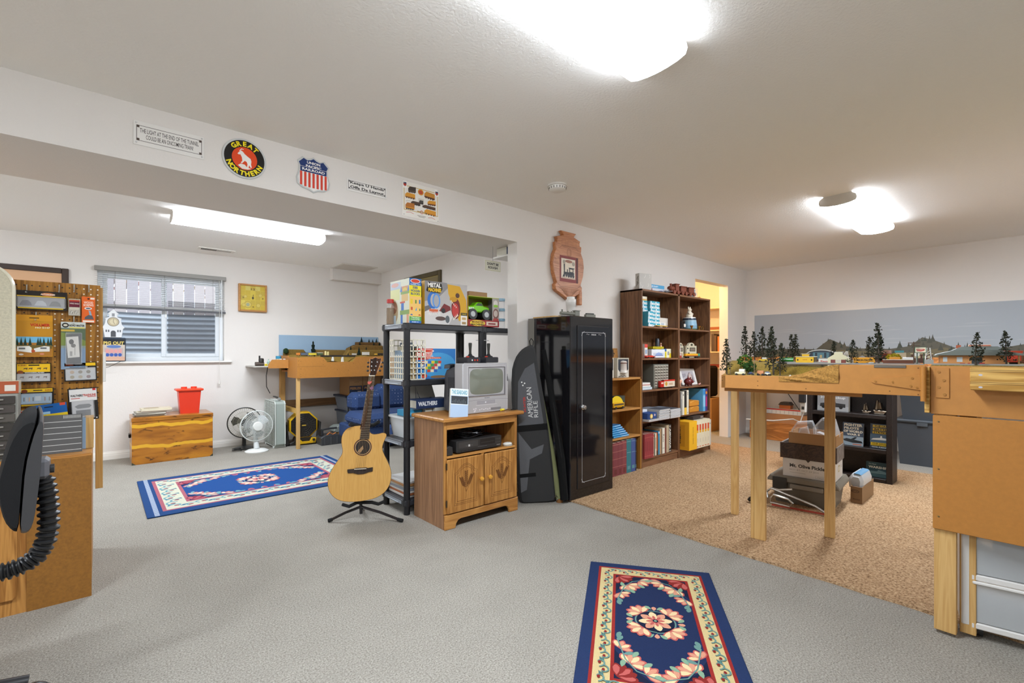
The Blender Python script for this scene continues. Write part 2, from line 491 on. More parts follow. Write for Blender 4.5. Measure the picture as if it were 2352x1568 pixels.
ob('sensor_slots',g,'matte',t)

# ---- wrap-around fluorescent fixtures, all along the room
def fixture(x,y,label):
 t=thing('ceiling_light',label,'ceiling light',(x,y,CZ),0,'fluorescent fixtures')
 L=1.30
 P=[(-.098,0),(-.128,-.022),(-.134,-.048),(-.126,-.070),(-.09,-.081),(-.045,-.087),(0,-.089),(.045,-.087),(.09,-.081),(.126,-.070),(.134,-.048),(.128,-.022),(.098,0)]
 g=G();n=len(P);vs=[(xx,a,b)for xx in(.006,L-.006)for a,b in P]
 g.add(vs,[(i,i+1,n+i+1,n+i)for i in range(3,n-4)],'#ffffff')
 ob('diffuser',g,'lens',t)
 ob('diffuser_edge',G().add(vs,[(i,i+1,n+i+1,n+i)for i in(0,1,2,n-4,n-3,n-2)],'#ffffff'),'lens_edge',t)
 for nm,xa in(('end_cap',0),('end_cap',L-.006)):
  e=ob(nm,G().prism([(a*.965,b*.965)for a,b in P],xa,xa+.006,'#cfcac2','x'),'satin',t)
 ob('housing',bx(.01,-.06,-.03,L-.01,.06,-.001,'#d8d4cc'),'satin',t)
 return t
fixture(.444,1.072,'large fluorescent ceiling light overhead, cut off by the top of the photo')
fixture(4.36,1.10,'fluorescent ceiling light above the train table, grey end plate showing')
fixture(.469,5.11,'long fluorescent ceiling light in the back room behind the beam')
fixture(-2.6,1.072,'added unseen fluorescent ceiling light, brightening the left of the front room')  # extra fixture out of sight, put in to light the left side
fixture(-2.5,5.11,'added unseen fluorescent ceiling light, brightening the left of the back room')  # another added fixture, unseen, lights the left of the back room
fixture(4.36,-1.6,'added unseen fluorescent ceiling light, brightening the room behind the train table')  # unseen fixture added for more light behind the table

# ---- closet bulb
t=thing('closet_lamp','bare warm bulb in a porcelain holder on the closet ceiling','lamp',(6.35,3.75,CZ))
ob('holder',G().lathe([(0,0),(.06,0),(.055,-.02),(.03,-.045),(0,-.045)][::-1],'#e8e4da',20),'gloss',t)
ob('bulb',G().ball((0,0,-.085),(.03,.03,.042),'#ffe6b0'),'lens_edge',t)
ld=bpy.data.lights.new('closet_lamp_glow','POINT');ld.energy=40;ld.color=(1,.60,.24);ld.shadow_soft_size=.05
lo=bpy.data.objects.new('closet_lamp_glow',ld);COL.objects.link(lo);lo.location=(6.35,3.75,CZ-.16)

# ---- window in the far wall
x0,x1,z0,z1=-.03,1.19,1.10,2.135
g=G()
for a in((x0,z0,x0+.045,z1),(x1-.045,z0,x1,z1),(x0+.045,z0,x1-.045,z0+.05),(x0+.045,z1-.045,x1-.045,z1)):
 g.box(a[0],YF+.075,a[1],a[2],YF+.135,a[3],'#dfe3e6',.004)
wnd=struct('window_1',g,'plastic')
ob('sill',bx(-.11,-.045,-.022,1.27,.075,0,'#e4e1db',.005),'satin',wnd,(0,YF,z0))
xm=(x0+x1)/2-.012
for nm,a,b,yy in(('sash',x0+.045,xm+.035,.100),('sash',xm-.02,x1-.045,.082)):
 g=G();zz0,zz1=z0+.05,z1-.045;wd=.042
 for c in((a,zz0,a+wd,zz1),(b-wd,zz0,b,zz1),(a+wd,zz0,b-wd,zz0+wd),(a+wd,zz1-wd,b-wd,zz1)):
  g.box(c[0],YF+yy-.012,c[1],c[2],YF+yy+.014,c[3],'#d6dbdf',.004)
 sh=ob(nm,g,'plastic',wnd)
 ob('pane',G().box(a+wd,YF+yy,zz0+wd,b-wd,YF+yy+.003,zz1-wd,'#ffffff'),'pane_glass',sh)
ob('latch',bx(xm+.015,YF+.058,1.62,xm+.03,YF+.07,1.70,'#eef0f0',.003),'plastic',wnd)
ob('insect_screen',bx(xm+.05,YF+.118,z0+.09,x1-.085,YF+.120,z1-.3,'#30343a'),'insect_screen',wnd)

# ---- outside the window: steel window well, ground, fence, autumn leaves
g=G()
def well(i,j):
 a=PI*i;z=.75+j*.98
 k=1+.013*math.cos(2*PI*z/.068)
 return(.58-1.0*k*math.cos(a),7.12+.85*k*math.sin(a),z)
g.grid(40,150,well,'#a8b0b8')
o=struct('window_well',g,'metal');o.data.polygons.foreach_set('use_smooth',[True]*len(o.data.polygons));MATS['well']=None
m_,t_,b_=newmat('galvanised');b_.inputs['Base Color'].default_value=rgb('#a9b1ba')+(1,);b_.inputs['Metallic'].default_value=.35;b_.inputs['Roughness'].default_value=.55
o.data.materials[0]=m_
g=bx(-4,8.0,1.5,6,11,1.66,'#8a8478').box(-4,7.12,1.5,-.45,8.0,1.66,'#8a8478').box(1.6,7.12,1.5,6,8.0,1.66,'#8a8478')
o=struct('ground_outside',g,'ground')
struct('well_gravel',bx(-.5,7.1,.70,1.7,8.0,.76,'#6d675e'),'ground')
t=thing('board_fence','weathered grey board fence outside the window','fence',(0,9.3,1.66))
rr=random.Random(3)
g=G();x=-2.6
while x<4.4:
 wd=.138;c=rr.choice(['#a79fa2','#9a9398','#b0a6a4','#948d92','#aaa0a0'])
 g.box(x,0,.02,x+wd,.018,.98+rr.uniform(-.01,.01),c);x+=wd+.007
ob('boards',g,'satin',t)
ob('rail',bx(-2.6,.02,.2,4.4,.06,.29,'#8c8580'),'satin',t);ob('rail',bx(-2.6,.02,.75,4.4,.06,.84,'#8c8580'),'satin',t)
for nm,xa,xb,cols,lab in(('autumn_shrub',-1.0,.75,['#d9694a','#c8553c','#e08a58','#b5a860'],'red and orange autumn shrub beyond the fence, seen in the left pane'),
('autumn_shrub',.75,3.2,['#e3b24a','#eccb60','#d99838','#b9b060'],'golden yellow autumn shrub beyond the fence, seen in the right pane')):
 g=G()
 for i in range(700):
  p=Vector((rr.uniform(xa,xb),9.75+rr.uniform(-.3,.3),2.2+rr.random()*1.2));a=rr.uniform(0,6.3)
  u=Vector((math.cos(a),rr.uniform(-.4,.4),math.sin(a)))*.045;v=Vector((-math.sin(a),rr.uniform(-.4,.4),math.cos(a)))*.03
  g.add([p-u,p+v,p+u,p-v],[(0,1,2,3)],rr.choice(cols))
 t=thing(nm,lab,'shrub',(0,0,0));ob('foliage',g,'leaf',t)
 g=G()
 for i in range(6):
  xx=xa+(xb-xa)*(i+.5)/6;g.tube([((xa+xb)/2,9.75,1.66),((xx+(xa+xb)/2)/2,9.75,2.1),(xx,9.75,3.0)],.02,'#5c4636',6)
 ob('stems',g,'matte',t)

# ---- venetian blind, half raised
t=thing('venetian_blind','pale metal venetian blind covering the upper half of the window','blind',(0,YF,0))
ob('headrail',bx(-.055,-.045,2.115,1.205,-.005,2.165,'#8d8a84',.004),'satin',t)
g=G()
for i in range(16):
 z=2.10-i*.0215
 g.add([(-.045,-.036,z-.002),(1.195,-.036,z-.002),(1.195,-.012,z+.002),(-.045,-.012,z+.002)],[(0,1,2,3)],'#e6e6e4')
ob('slats',g,'satin',t)
g=G()
for i in range(9):g.box(-.045,-.038,1.722+i*.0028,1.195,-.010,1.7238+i*.0028,'#b9b9b8')
ob('gathered_slats',g,'satin',t)
ob('bottom_rail',bx(-.05,-.040,1.700,1.20,-.008,1.720,'#55565a',.004),'satin',t)
for x in(.12,.57,1.06):
 ob('ladder_cord',G().cyl((x,-.039,1.70),(x,-.039,2.115),.0016,'#6a6a6a',6),'matte',t)
ob('tilt_wand',G().cyl((1.155,-.05,1.42),(1.155,-.05,2.12),.004,'#e8ecec',8),'gloss',t)
ob('pull_cord',G().tube([(1.13,-.048,2.11),(1.13,-.05,1.2),(1.128,-.05,.86)],.0018,'#d8d4cc',6),'matte',t)
ob('cord_tassel',G().lathe([(0,.80),(.011,.805),(.008,.85),(.003,.865),(0,.866)],'#d9d6ce',12,(1.128,-.05,0)),'plastic',t)

# ================================================================== signs on the beam face (facing the camera side)
YS=YW-.001
def card_sign(name,label,x,z,w_,h,painter,col='#e6e3de',th=.003,rim=None):
 t=thing(name,label,'sign',(x,YS,z))
 ob('sheet',bx(0,-th,0,w_,0,h,col,.001),'gloss',t)
 g=G();a=Art(g,(0,-th,0)).size(1,1);painter(a,w_,h);ob('print',g,'card',t,smooth=False)
 for px_,pz in((.012,.012),(w_-.012,.012),(.012,h-.012),(w_-.012,h-.012)):ob('push_pin',G().ball((px_,-th-.003,pz),.004,'#d8d8d8',8,6),'gloss',t)
 return t
def p_tunnel(a,w_,h):
 a.frame(.012,.022,w_-.012,h-.022,.0022,'#3c2f28')
 for x,z in((.012,.022),(w_-.024,.022),(.012,h-.034),(w_-.024,h-.034)):a.rect(x,z,x+.012,z+.012,'#4a3a30')
 a.text('THE LIGHT AT THE END OF THE TUNNEL',.026,h*.53,w_-.026,h*.71,'#352a24',.006)
 a.text('COULD BE AN ONCOMING TRAIN!',.05,h*.29,w_-.05,h*.47,'#352a24',.006)
card_sign('tunnel_sign','long white framed sign with two lines of dark capitals, leftmost on the beam',.122,2.236,.30,.122,p_tunnel)
def p_keepa(a,w_,h):
 a.frame(.010,.014,w_-.010,h-.014,.0024,'#3a332f')
 for x,z in((.010,.014),(w_-.02,.014),(.010,h-.024),(w_-.02,h-.024)):a.rect(x,z,x+.010,z+.010,'#4a4440')
 a.text('Keepa U Hands',.022,h*.53,w_-.022,h*.80,'#211d1b',.03)
 a.text('Offa Da Layout',.022,h*.17,w_-.022,h*.47,'#211d1b',.03)
card_sign('layout_sign','small white framed sign with two lines of bold black letters, next to the poster',1.206,2.253,.28,.083,p_keepa)

def ring_pts(n,fx,fz):return[(fx(2*PI*i/n),fz(2*PI*i/n))for i in range(n)]
t=thing('round_railroad_sign','round black, yellow and orange railroad sign with a white goat on the beam','sign',(.615,YS,2.294))
ob('backing',G().prism(ring_pts(48,lambda a:.112*math.cos(a),lambda a:.112*math.sin(a)),0,-.006,'#c9cbc9','y',.002),'gloss',t)
g=G();a=Art(g,(0,-.006,0)).size(1,1)
a.ell(0,0,.102,.102,'#151412',48);a.ell(0,0,.064,.064,'#e2491b',40)
goat=[(-.030,.044),(-.024,.036),(-.030,.030),(-.036,.020),(-.028,.016),(-.022,.020),(-.014,.004),(-.012,-.016),(-.020,-.026),(-.014,-.030),(-.006,-.020),(.000,-.012),(.010,-.016),(.014,-.028),(.012,-.046),(.020,-.046),(.022,-.030),(.030,-.044),(.036,-.042),(.032,-.026),(.034,-.008),(.030,.006),(.014,.016),(.000,.026),(-.008,.036),(-.016,.042),(-.020,.038)]
a.poly(goat,'#f3efe8');a.poly([(-.034,-.044),(-.020,-.032),(.000,-.034),(.012,-.046),(.034,-.050),(.016,-.058),(-.012,-.060)],'#ece6dc')
a.line([(-.024,.038),(-.016,.052),(-.006,.050)],.004,'#f3efe8')
a.arc('GREAT',0,0,.070,.026,132,48,'#f2dc1c',.045);a.arc('NORTHERN',0,0,.070,.026,206,334,'#f2dc1c',.045,True)
ob('print',g,'gloss',t,smooth=False)

t=thing('shield_railroad_sign','red, white and blue striped railroad shield sign on the beam','sign',(.995,YS,2.296))
sh=[(-.062,.096),(-.040,.086),(-.018,.092),(0,.104),(.018,.092),(.040,.086),(.062,.096),(.092,.066),(.082,.044),(.084,.010),(.096,-.030),(.090,-.066),(.062,-.086),(.026,-.092),(0,-.106),(-.026,-.092),(-.062,-.086),(-.090,-.066),(-.096,-.030),(-.084,.010),(-.082,.044),(-.092,.066)]
ob('backing',G().prism([(p*1.06,q*1.06)for p,q in sh],0,-.006,'#c4c6c4','y',.003),'gloss',t)
g=G();a=Art(g,(0,-.006,0)).size(1,1);a.poly([(p*.95,q*.95)for p,q in sh],'#e9e6e1')
up=[(p*.95,max(q,.012)*.95)for p,q in sh if q>.01];a.poly(up+[(-.079,.012),(.079,.012)][::-1]if False else up,'#20376e')
a.rect(-.079,.010,.079,.040,'#20376e')
for i in range(7):
 x=-.081+i*.0246;lo=-.094+.42*abs(x+.006)**1.35*.9
 a.rect(x,max(lo,-.082+.25*max(0,abs(x)-.05)),x+.0135,.009,'#d4432f')
a.text('UNION',-.040,.062,.040,.078,'#f3f1ec',.03);a.text('PACIFIC',-.046,.040,.046,.056,'#f3f1ec',.03);a.text('RAILROAD',-.068,.018,.068,.034,'#f3f1ec',.03)
ob('print',g,'gloss',t,smooth=False)

def p_poster(a,w_,h):
 a.frame(.012,.045,w_-.012,h-.03,.004,'#c6a23a')
 a.rect(w_-.04,h-.055,w_-.006,h-.004,'#f3f1ec');a.rect(.004,h-.05,.036,h-.002,'#f3f1ec')
 for x,z in((.020,h-.024),(w_-.022,h-.034)):
  a.poly([(x-.012,z+.014),(x+.012,z+.014),(x+.012,z-.006),(x,z-.016),(x-.012,z-.006)],'#b23a2a');a.rect(x-.012,z+.004,x+.012,z+.014,'#2a3a5a')
 gold,br='#d8962a','#3d3028'
 def loco(x,z,L,hgt,c1,c2,sl):
  a.poly([(x,z),(x+L,z+sl),(x+L,z+hgt+sl),(x+L*.2,z+hgt),(x,z+hgt*.6)],c1)
  a.poly([(x,z),(x+L,z+sl),(x+L,z+sl+hgt*.3),(x,z+hgt*.25)],c2)
  for i in range(4):a.ell(x+L*(.15+.22*i),z+sl*(.15+.22*i),hgt*.14,hgt*.14,br,10)
 loco(.046,.178,.062,.040,br,'#5a4a3a',.004);a.ell(.148,.196,.024,.022,gold);a.ell(.148,.196,.017,.015,'#c24a2a');loco(.178,.168,.088,.044,'#c98a2c','#6a3a22',-.006)
 loco(.022,.136,.080,.036,gold,'#a86a20',-.002);loco(.205,.118,.070,.034,gold,'#8a4a1c',.004);a.rect(.128,.110,.174,.150,'#cfc8ba');loco(.135,.112,.034,.026,'#4a4640','#2c2824',0)
 loco(.068,.094,.076,.026,'#4e3a2c','#2e2620',.0);loco(.162,.090,.110,.022,'#5a4030','#3a2a20',-.003);a.line([(.026,.108),(.050,.114),(.062,.116)],.002,'#7a7a6a')
 loco(.024,.056,.072,.044,'#b5702a',gold,.002);loco(.178,.048,.098,.036,gold,'#c98020',-.004);a.ell(.156,.052,.012,.013,'#b8452e');a.ell(.156,.052,.008,.009,'#e8e2d8')
 a.rect(.118,.050,.200,.056,'#a8854a')
 a.line([(.03,.03),(.06,.036),(.09,.028)],.003,'#c4452f');a.line([(.21,.022),(.24,.028),(.27,.020)],.003,'#c4452f');a.rect(.12,.022,.19,.026,'#9a948a');a.rect(.13,.014,.18,.018,'#9a948a')
card_sign('train_poster','white poster of yellow and brown locomotives with a gold border, rightmost on the beam',1.605,2.166,.305,.25,p_poster,'#ece8e0',.002)

# ================================================================== wooden locomotive plaque on the wall
t=thing('train_plaque','carved wooden locomotive-front plaque with a red-matted train picture on the wall','wall plaque',(3.31,YW-.001,1.69))
def sym(p):return p+[(-x,z)for x,z in p[::-1]]
body=[(.0,.0),(.06,.028),(.165,.075),(.185,.09),(.19,.135),(.17,.155),(.205,.24),(.218,.33),(.205,.41),(.175,.465),(.18,.485),(.180,.525),(.158,.53),(.155,.56),(.168,.575),(.085,.60),(.075,.60),(.082,.615),(.105,.64)]
ob('carved_board',G().prism(sym(body),0,-.045,'#c58658','y',.006),'cherry',t)
ob('side_post',bx(.14,-.05,-.035,.185,-.01,.10,'#c58658',.006),'cherry',t)
g=G();a=Art(g,(0,-.0452,0)).size(1,1);dk='#7a4a2a'
a.rect(-.128,.168,.128,.410,'#571c18');a.rect(-.128,.168,.100,.410,'#842c24');a.rect(-.108,.20,.086,.385,'#e2d6c2')
a.rect(-.075,.235,.07,.262,'#2c2c30');a.rect(.000,.262,.062,.30,'#2c2c30');a.rect(.012,.268,.05,.292,'#e2d6c2');a.rect(-.006,.298,.075,.306,'#24242a')
a.poly([(-.072,.262),(-.076,.335),(-.082,.345),(-.054,.345),(-.058,.335),(-.058,.262)],'#26262a');a.rect(-.03,.26,-.018,.288,'#2c2c30')
for i,r in enumerate((.013,.013,.016,.016,.016)):a.ell(-.07+i*.032,.228,r,r,'#3a3a40',14)
a.poly([(-.094,.214),(-.07,.24),(-.06,.214)],'#2c2c30');a.rect(-.10,.205,.08,.209,'#8a5a4a')
a.ell(-.005,.362,.05,.014,'#9a6a54');a.ell(-.07,.352,.018,.02,'#a79c8c');a.ell(.06,.345,.02,.02,'#a79c8c')
ob('picture',g,'card',t,smooth=False)
g=G();a=Art(g,(0,-.0452,0)).size(1,1)
a.line([(-.165,.155),(-.12,.122),(.12,.122),(.165,.155)],.004,dk)
for i in range(-10,11):a.line([(i*.0145,.112),(i*.009,.03+.0006*i*i)],.0035,'#8f5a36')
a.line([(-.13,.475),(-.10,.50),(.10,.50),(.13,.475)],.003,dk)
for x0_,x1_ in((-.10,-.045),(.05,.10),(-.02,.03)):a.frame(x0_,.505,x1_,.56,.0025,'#8f5a36')
n=24;a.line([(.03*math.cos(2*PI*i/n),.445+.038*math.sin(2*PI*i/n))for i in range(n+1)],.004,'#8f5a36')
a.line([(.02*math.cos(2*PI*i/n),.445+.027*math.sin(2*PI*i/n))for i in range(n+1)],.003,'#9f6a42')
for sg in(-1,1):
 for i in range(6):a.line([(sg*.20,.26+.022*i),(sg*(.15+.004*(i%2)),.25+.024*i)],.0028,'#9a6440')
ob('carving',g,'card',t,smooth=False)

# ================================================================== oak stand with the television
t=thing('tv_stand','oak television stand with two carved doors at the end of the wall','tv stand',(1.735,2.675,0))
W,D=.655,.40
side=G().box(.0,.012,0,.016,D,.725)
ob('side_panel',side,'stand_side',t);ob('side_panel',bx(W-.016,.012,0,W,D,.725),'oak_z',t)
ob('top',bx(-.022,-.03,.725,W+.05,D+.01,.752,'#ccc',.007),'oak_x',t)
ob('shelf',bx(.016,.0,.475,W-.016,D,.492,'#ccc',.003),'oak_x',t)
ob('bottom',bx(.016,.02,.088,W-.016,D,.104),'oak_x',t)
ob('back_panel',bx(.016,D-.006,.104,W-.016,D,.725),'walnut_z',t)
ob('rail',bx(.02,.0,.672,W-.02,.018,.725,'#ccc',.002),'oak_x',t)
for nm,xa,xb in(('stile',0,.022),('stile',W-.022,W)):ob(nm,bx(xa,0,.104,xb,.016,.725,'#ccc',.002),'oak_z',t)
ob('center_stile',bx(W/2-.012,.0,.104,W/2+.012,.014,.475),'oak_z',t)
ap=[(0,0),(.085,0),(.092,.03),(.108,.05),(.13,.056),(W-.13,.056),(W-.108,.05),(W-.092,.03),(W-.085,0),(W,0),(W,.10),(0,.10)]
ob('apron',G().prism(ap,-.012,.008,'#ccc','y',.004),'oak_x',t)
def arch(w_,x,z0_,z1_,d):
 xs=[x+d,x+w_-d];m=x+w_/2
 return[(xs[0],z0_+d),(xs[1],z0_+d),(xs[1],z1_-.055-d),(xs[1]-.02,z1_-.052-d),(m+.045,z1_-.018-d),(m+.02,z1_-.004-d),(m,z1_-d),(m-.02,z1_-.004-d),(m-.045,z1_-.018-d),(xs[0]+.02,z1_-.052-d),(xs[0],z1_-.055-d),(xs[0],z0_+d)]
for k,xa in enumerate((.014,W/2+.008)):
 wd=W/2-.022
 d=ob('door',bx(0,-.018,0,wd,0,.366,'#ccc',.006),'oak_z',t,(xa,-.001,.106))
 g=G();a=Art(g,(0,-.018,0)).size(1,1)
 for dd in(0,.010,.024):a.line(arch(.195,(wd-.195)/2,.05,.325,dd),.0028,'#6a4018')
 cx_=wd/2
 for bxx,bz,tx,tz in((cx_,.085,cx_,.262),(cx_,.13,cx_-.045,.225),(cx_,.13,cx_+.05,.235)):
  a.line([(bxx,bz),((bxx+tx)/2+.004,(bz+tz)/2),(tx,tz)],.0022,'#70441c')
  for i in range(9):
   f_=.42+.58*i/8;px_,pz=bxx+(tx-bxx)*f_,bz+(tz-bz)*f_
   for sg in(-1,1):
    a.poly([(px_,pz),(px_+sg*.012,pz+.006),(px_+sg*.015,pz+.015),(px_+sg*.005,pz+.011)],'#6e421a')
 ob('carving',g,'card',d,smooth=False)
 kx=wd-.03 if k==0 else .03
 ob('knob',G().lathe([(.0,-.052),(.013,-.048),(.016,-.038),(.010,-.030),(.007,-.018)],'#d39a3c',20,(kx,0,.2),'y'),'gloss',d)
 hx=-.004 if k==0 else wd+.004
 for hz in(.05,.30):ob('hinge',G().cyl((hx,-.012,hz),(hx,-.012,hz+.045),.005,'#5a5248',8),'metal',d)

# television with built-in disc slot
t=thing('television','silver tube television with a built-in disc player on the oak stand','television',(1.925,2.73,.753),.03)
W,Hh=.43,.365
g=G()
g.prism([(.0,0),(W,0),(W,.355),(W-.01,Hh),(.01,Hh),(0,.355)],.0,.10,'#a9a7a8','y',.006)
ob('bezel',g,'plastic',t)
g=G();f=[(.018,.012),(W-.018,.012),(W-.018,.345),(.018,.345)];b2=[(.07,.03),(W-.07,.03),(W-.08,.27),(.08,.27)]
vs=[(x,.10,z)for x,z in f]+[(x,.22,z-(.03 if z>.1 else 0))for x,z in f]+[(x,.335,z)for x,z in b2]
fs=[(0,1,2,3)[::-1],(8,9,10,11)]+[(k*4+i,k*4+(i+1)%4,k*4+4+(i+1)%4,k*4+4+i)for k in(0,1)for i in range(4)]
g.add(vs,fs,'#4b4b4f');hs=ob('rear_housing',g,'plastic',t)
g=G()
for i in range(5):
 for k in range(16):g.box(.0165+.0*i,.125+i*.017,.12+k*.009,.0195,.136+i*.017,.124+k*.009,'#1e1e20')
ob('vent_slots',g,'matte',hs)
g=G();sx0,sx1,sz0,sz1=.045,W-.030,.125,.338
fr=[(sx0,sz0),(sx1,sz0),(sx1,sz1),(sx0,sz1)]
for i in range(4):
 p,q=fr[i],fr[(i+1)%4];c=((sx0+sx1)/2,(sz0+sz1)/2)
 P=[p,q,(q[0]+(c[0]-q[0])*.055,q[1]+(c[1]-q[1])*.07),(p[0]+(c[0]-p[0])*.055,p[1]+(c[1]-p[1])*.07)]
 g.add([(P[0][0],-.006,P[0][1]),(P[1][0],-.006,P[1][1]),(P[2][0],.001,P[2][1]),(P[3][0],.001,P[3][1])],[(0,1,2,3)],'#6c6a6c')
 g.add([(P[0][0],-.006,P[0][1]),(P[1][0],-.006,P[1][1]),(P[1][0]+(P[1][0]-c[0])*.05,0,P[1][1]+(P[1][1]-c[1])*.05),(P[0][0]+(P[0][0]-c[0])*.05,0,P[0][1]+(P[0][1]-c[1])*.05)],[(3,2,1,0)],'#b3b0b0')
ob('screen_frame',g,'plastic',t)
g=G()
g.grid(20,16,lambda i,j:(sx0+.008+(sx1-sx0-.016)*i,-.004-.011*(1-(2*i-1)**2)*(1-(2*j-1)**2)+.005,sz0+.006+(sz1-sz0-.012)*j),'#767a6e')
ob('screen',g,'lacquer',t)
g=G();a=Art(g,(0,0,0)).size(1,1)
a.line([(.0,.092),(.12,.098),(.31,.098),(W,.092)],.0016,'#6d6b6c');a.rect(.13,.066,.30,.090,'#98969a');a.frame(.13,.066,.30,.090,.0012,'#77757a');a.rect(.12,.058,.32,.061,'#c8c6c8')
a.text('SONY',.20,.106,.25,.114,'#55545a',.02);a.ell(.21,.078,.006,.006,'#d6d6da',14)
for i in range(8):a.ell(.155+i*.019,.026+.004*(i%2),.006,.0035,'#dad8da',12)
for x,z in((.10,.034),(.112,.022),(.118,.036),(.105,.017)):a.ell(x,z,.007,.006,'#cfcdd0',12)
a.rect(.26,.016,.36,.034,'#78777a')
ob('controls',g,'plastic',t,smooth=False)
t=thing('video_plug','yellow video plug with black lead lying in front of the television','cable',(2.26,2.712,.7545))
ob('plug',G().cyl((0,0,.012),(.035,.004,.012),.009,'#e8d22a',12,.007),'gloss',t)
ob('tip',G().cyl((.035,.004,.012),(.052,.006,.011),.004,'#dcdcdc',10),'metal',t)
ob('lead',G().tube([(.05,.006,.010),(.09,-.008,.004),(.14,-.018,.004),(.155,.0,.004),(.11,.012,.004),(.17,.05,.004)],.0025,'#1a1a1a',6),'plastic',t)

# joysticks on the television
def joystick(label,loc,rz,led):
 t=thing('joystick',label,'joystick',loc,rz,'joysticks on the television')
 g=G().prism([(-.062,0),(.062,0),(.066,.006),(.066,.036),(.058,.041),(-.058,.041),(-.066,.036),(-.066,.006)],-.055,.055,'#25262b','y',.004);ob('case',g,'plastic',t)
 ob('boot',G().lathe([(.035,.040),(.03,.048),(.016,.054),(.011,.066),(0,.066)],'#1b1b1d',20,(.012,0,0)),'matte',t)
 ob('stick',G().lathe([(.009,.06),(.010,.075),(.009,.082),(.013,.135),(.012,.146),(.0,.147)],'#26261f',16,(.012,0,0)),'plastic',t)
 ob('fire_button',G().lathe([(.012,.040),(.012,.048),(.0,.049)],'#c23a2a',16,(-.042,-.032,0)),'gloss',t)
 if led:
  g=G()
  for i,c in enumerate(('#cfcfcf','#d23b30','#d23b30')):g.cyl((-.02+i*.026,-.054,.02),(-.02+i*.026,-.0575,.02),.006,c,12)
  ob('buttons',g,'gloss',t)
joystick('black joystick with red front buttons on the left of the television top',(2.03,2.80,1.121),.12,True)
joystick('plain black joystick on the right of the television top',(2.225,2.83,1.121),.1,False)
t=thing('black_adapter','black power adapter lying on the rear slope of the television','adapter',(1.945,2.93,1.078),.2)
ob('body',G().prism([(-.03,0),(.05,.0),(.055,.02),(.03,.035),(-.025,.028)],-.03,.03,'#1d1d1f','y',.005),'plastic',t)
ob('lead',G().tube([(.05,0,.018),(.075,-.02,.035),(.085,-.05,.045)],.004,'#161616',6),'plastic',t)

# paperback leaning on the television
t=thing('leaning_book','paperback with a dark photo on a pale blue cover, leaning on the television','book',(1.79,2.69,.755),(-.20,.10,-.28))
ob('pages',bx(.002,.001,.002,.128,.019,.198,'#d8c9a4'),'card',t)
ob('cover',bx(0,-.001,0,.13,.001,.20,'#c3d2e2',.0004).box(0,.019,0,.13,.0205,.20,'#cfd8df'),'card',t)
g=G();a=Art(g,(0,-.001,0)).size(.13,.20)
a.rect(0,.76,1,1,'#dfe6e6');a.text('THE SEABOARD',.06,.80,.94,.95,'#5aa0b4',.03);a.rect(.04,.47,.96,.74,'#2e3338')
for i in range(9):a.rect(.1+i*.09,.50,.13+i*.09,.56+.1*((i*37)%5)/5,'#5b646a')
a.rect(.0,.45,1,.465,'#eef2f4');a.rect(0,0,1,.44,'#a9bfd8')
ob('cover_print',g,'card',t,smooth=False)

# video recorder on the stand shelf
t=thing('video_recorder','black video recorder on the open shelf of the oak stand','video recorder',(1.845,2.69,.493),.015)
W=.41
ob('case',bx(0,.0,.008,W,.27,.088,'#2b2a2a',.004),'plastic',t)
g=G();a=Art(g,(0,0,.008)).size(W,.08)
a.rect(.02,.0,.98,.2,'#232222');a.rect(.04,.34,.46,.9,'#383635');a.frame(.04,.34,.46,.9,.0012,'#161515');a.rect(.5,.36,.84,.9,'#151415');a.rect(.52,.55,.82,.62,'#2e2c2c')
a.rect(.245,.42,.285,.60,'#b8b6b2');a.rect(.19,.50,.23,.515,'#8a8886');a.rect(.30,.50,.34,.515,'#8a8886')
for i in range(6):a.ell(.87+.04*(i%3),.42+.3*(i//3),.008,.035,'#5a5856',10)
for i in range(4):a.ell(.10+.075*i,.12,.012,.06,'#0f0f0f',12)
a.text('SANSUI',.88,.14,.96,.22,'#a8a6a2',.02);a.rect(.45,.26,.66,.275,'#77757a')
ob('front_panel',g,'plastic',t,smooth=False)
for x in(.04,W-.04):
 for y in(.03,.24):ob('foot',G().cyl((x,y,0),(x,y,.009),.014,'#171717',12),'matte',t)
t=thing('coiled_cable','coil of black cable on top of the video recorder','cable',(2.02,2.80,.589))
g=G();rr=random.Random(5)
for k in range(5):
 c=(rr.uniform(-.02,.02),rr.uniform(-.015,.015));r1,r2=.105+rr.uniform(-.02,.025),.07+rr.uniform(-.012,.012)
 g.tube([(c[0]+r1*math.cos(2*PI*i/28),c[1]+r2*math.sin(2*PI*i/28),.006+k*.008+.006*math.sin(i*.9+k))for i in range(28)],.0042,'#17171a',7,True)
ob('loops',g,'gloss',t)
t=thing('remote_control','dark remote control pushed in left of the video recorder','remote control',(1.785,2.685,.493))
ob('case',G().prism([(-.024,0),(.026,0),(.03,.02),(.026,.055),(.0,.066),(-.024,.055)],0,.16,'#2c2b2b','y',.004),'plastic',t)
t=thing('white_mouse','small white oval gadget on the shelf right of the video recorder','gadget',(2.325,2.71,.493))
ob('shell',G().ball((0,0,.012),(.042,.028,.013),'#d8d5cc',20,10),'plastic',t)
ob('base',G().lathe([(0,0),(.036,0),(.038,.006),(0,.006)],'#bdb9b0',20),'plastic',t)

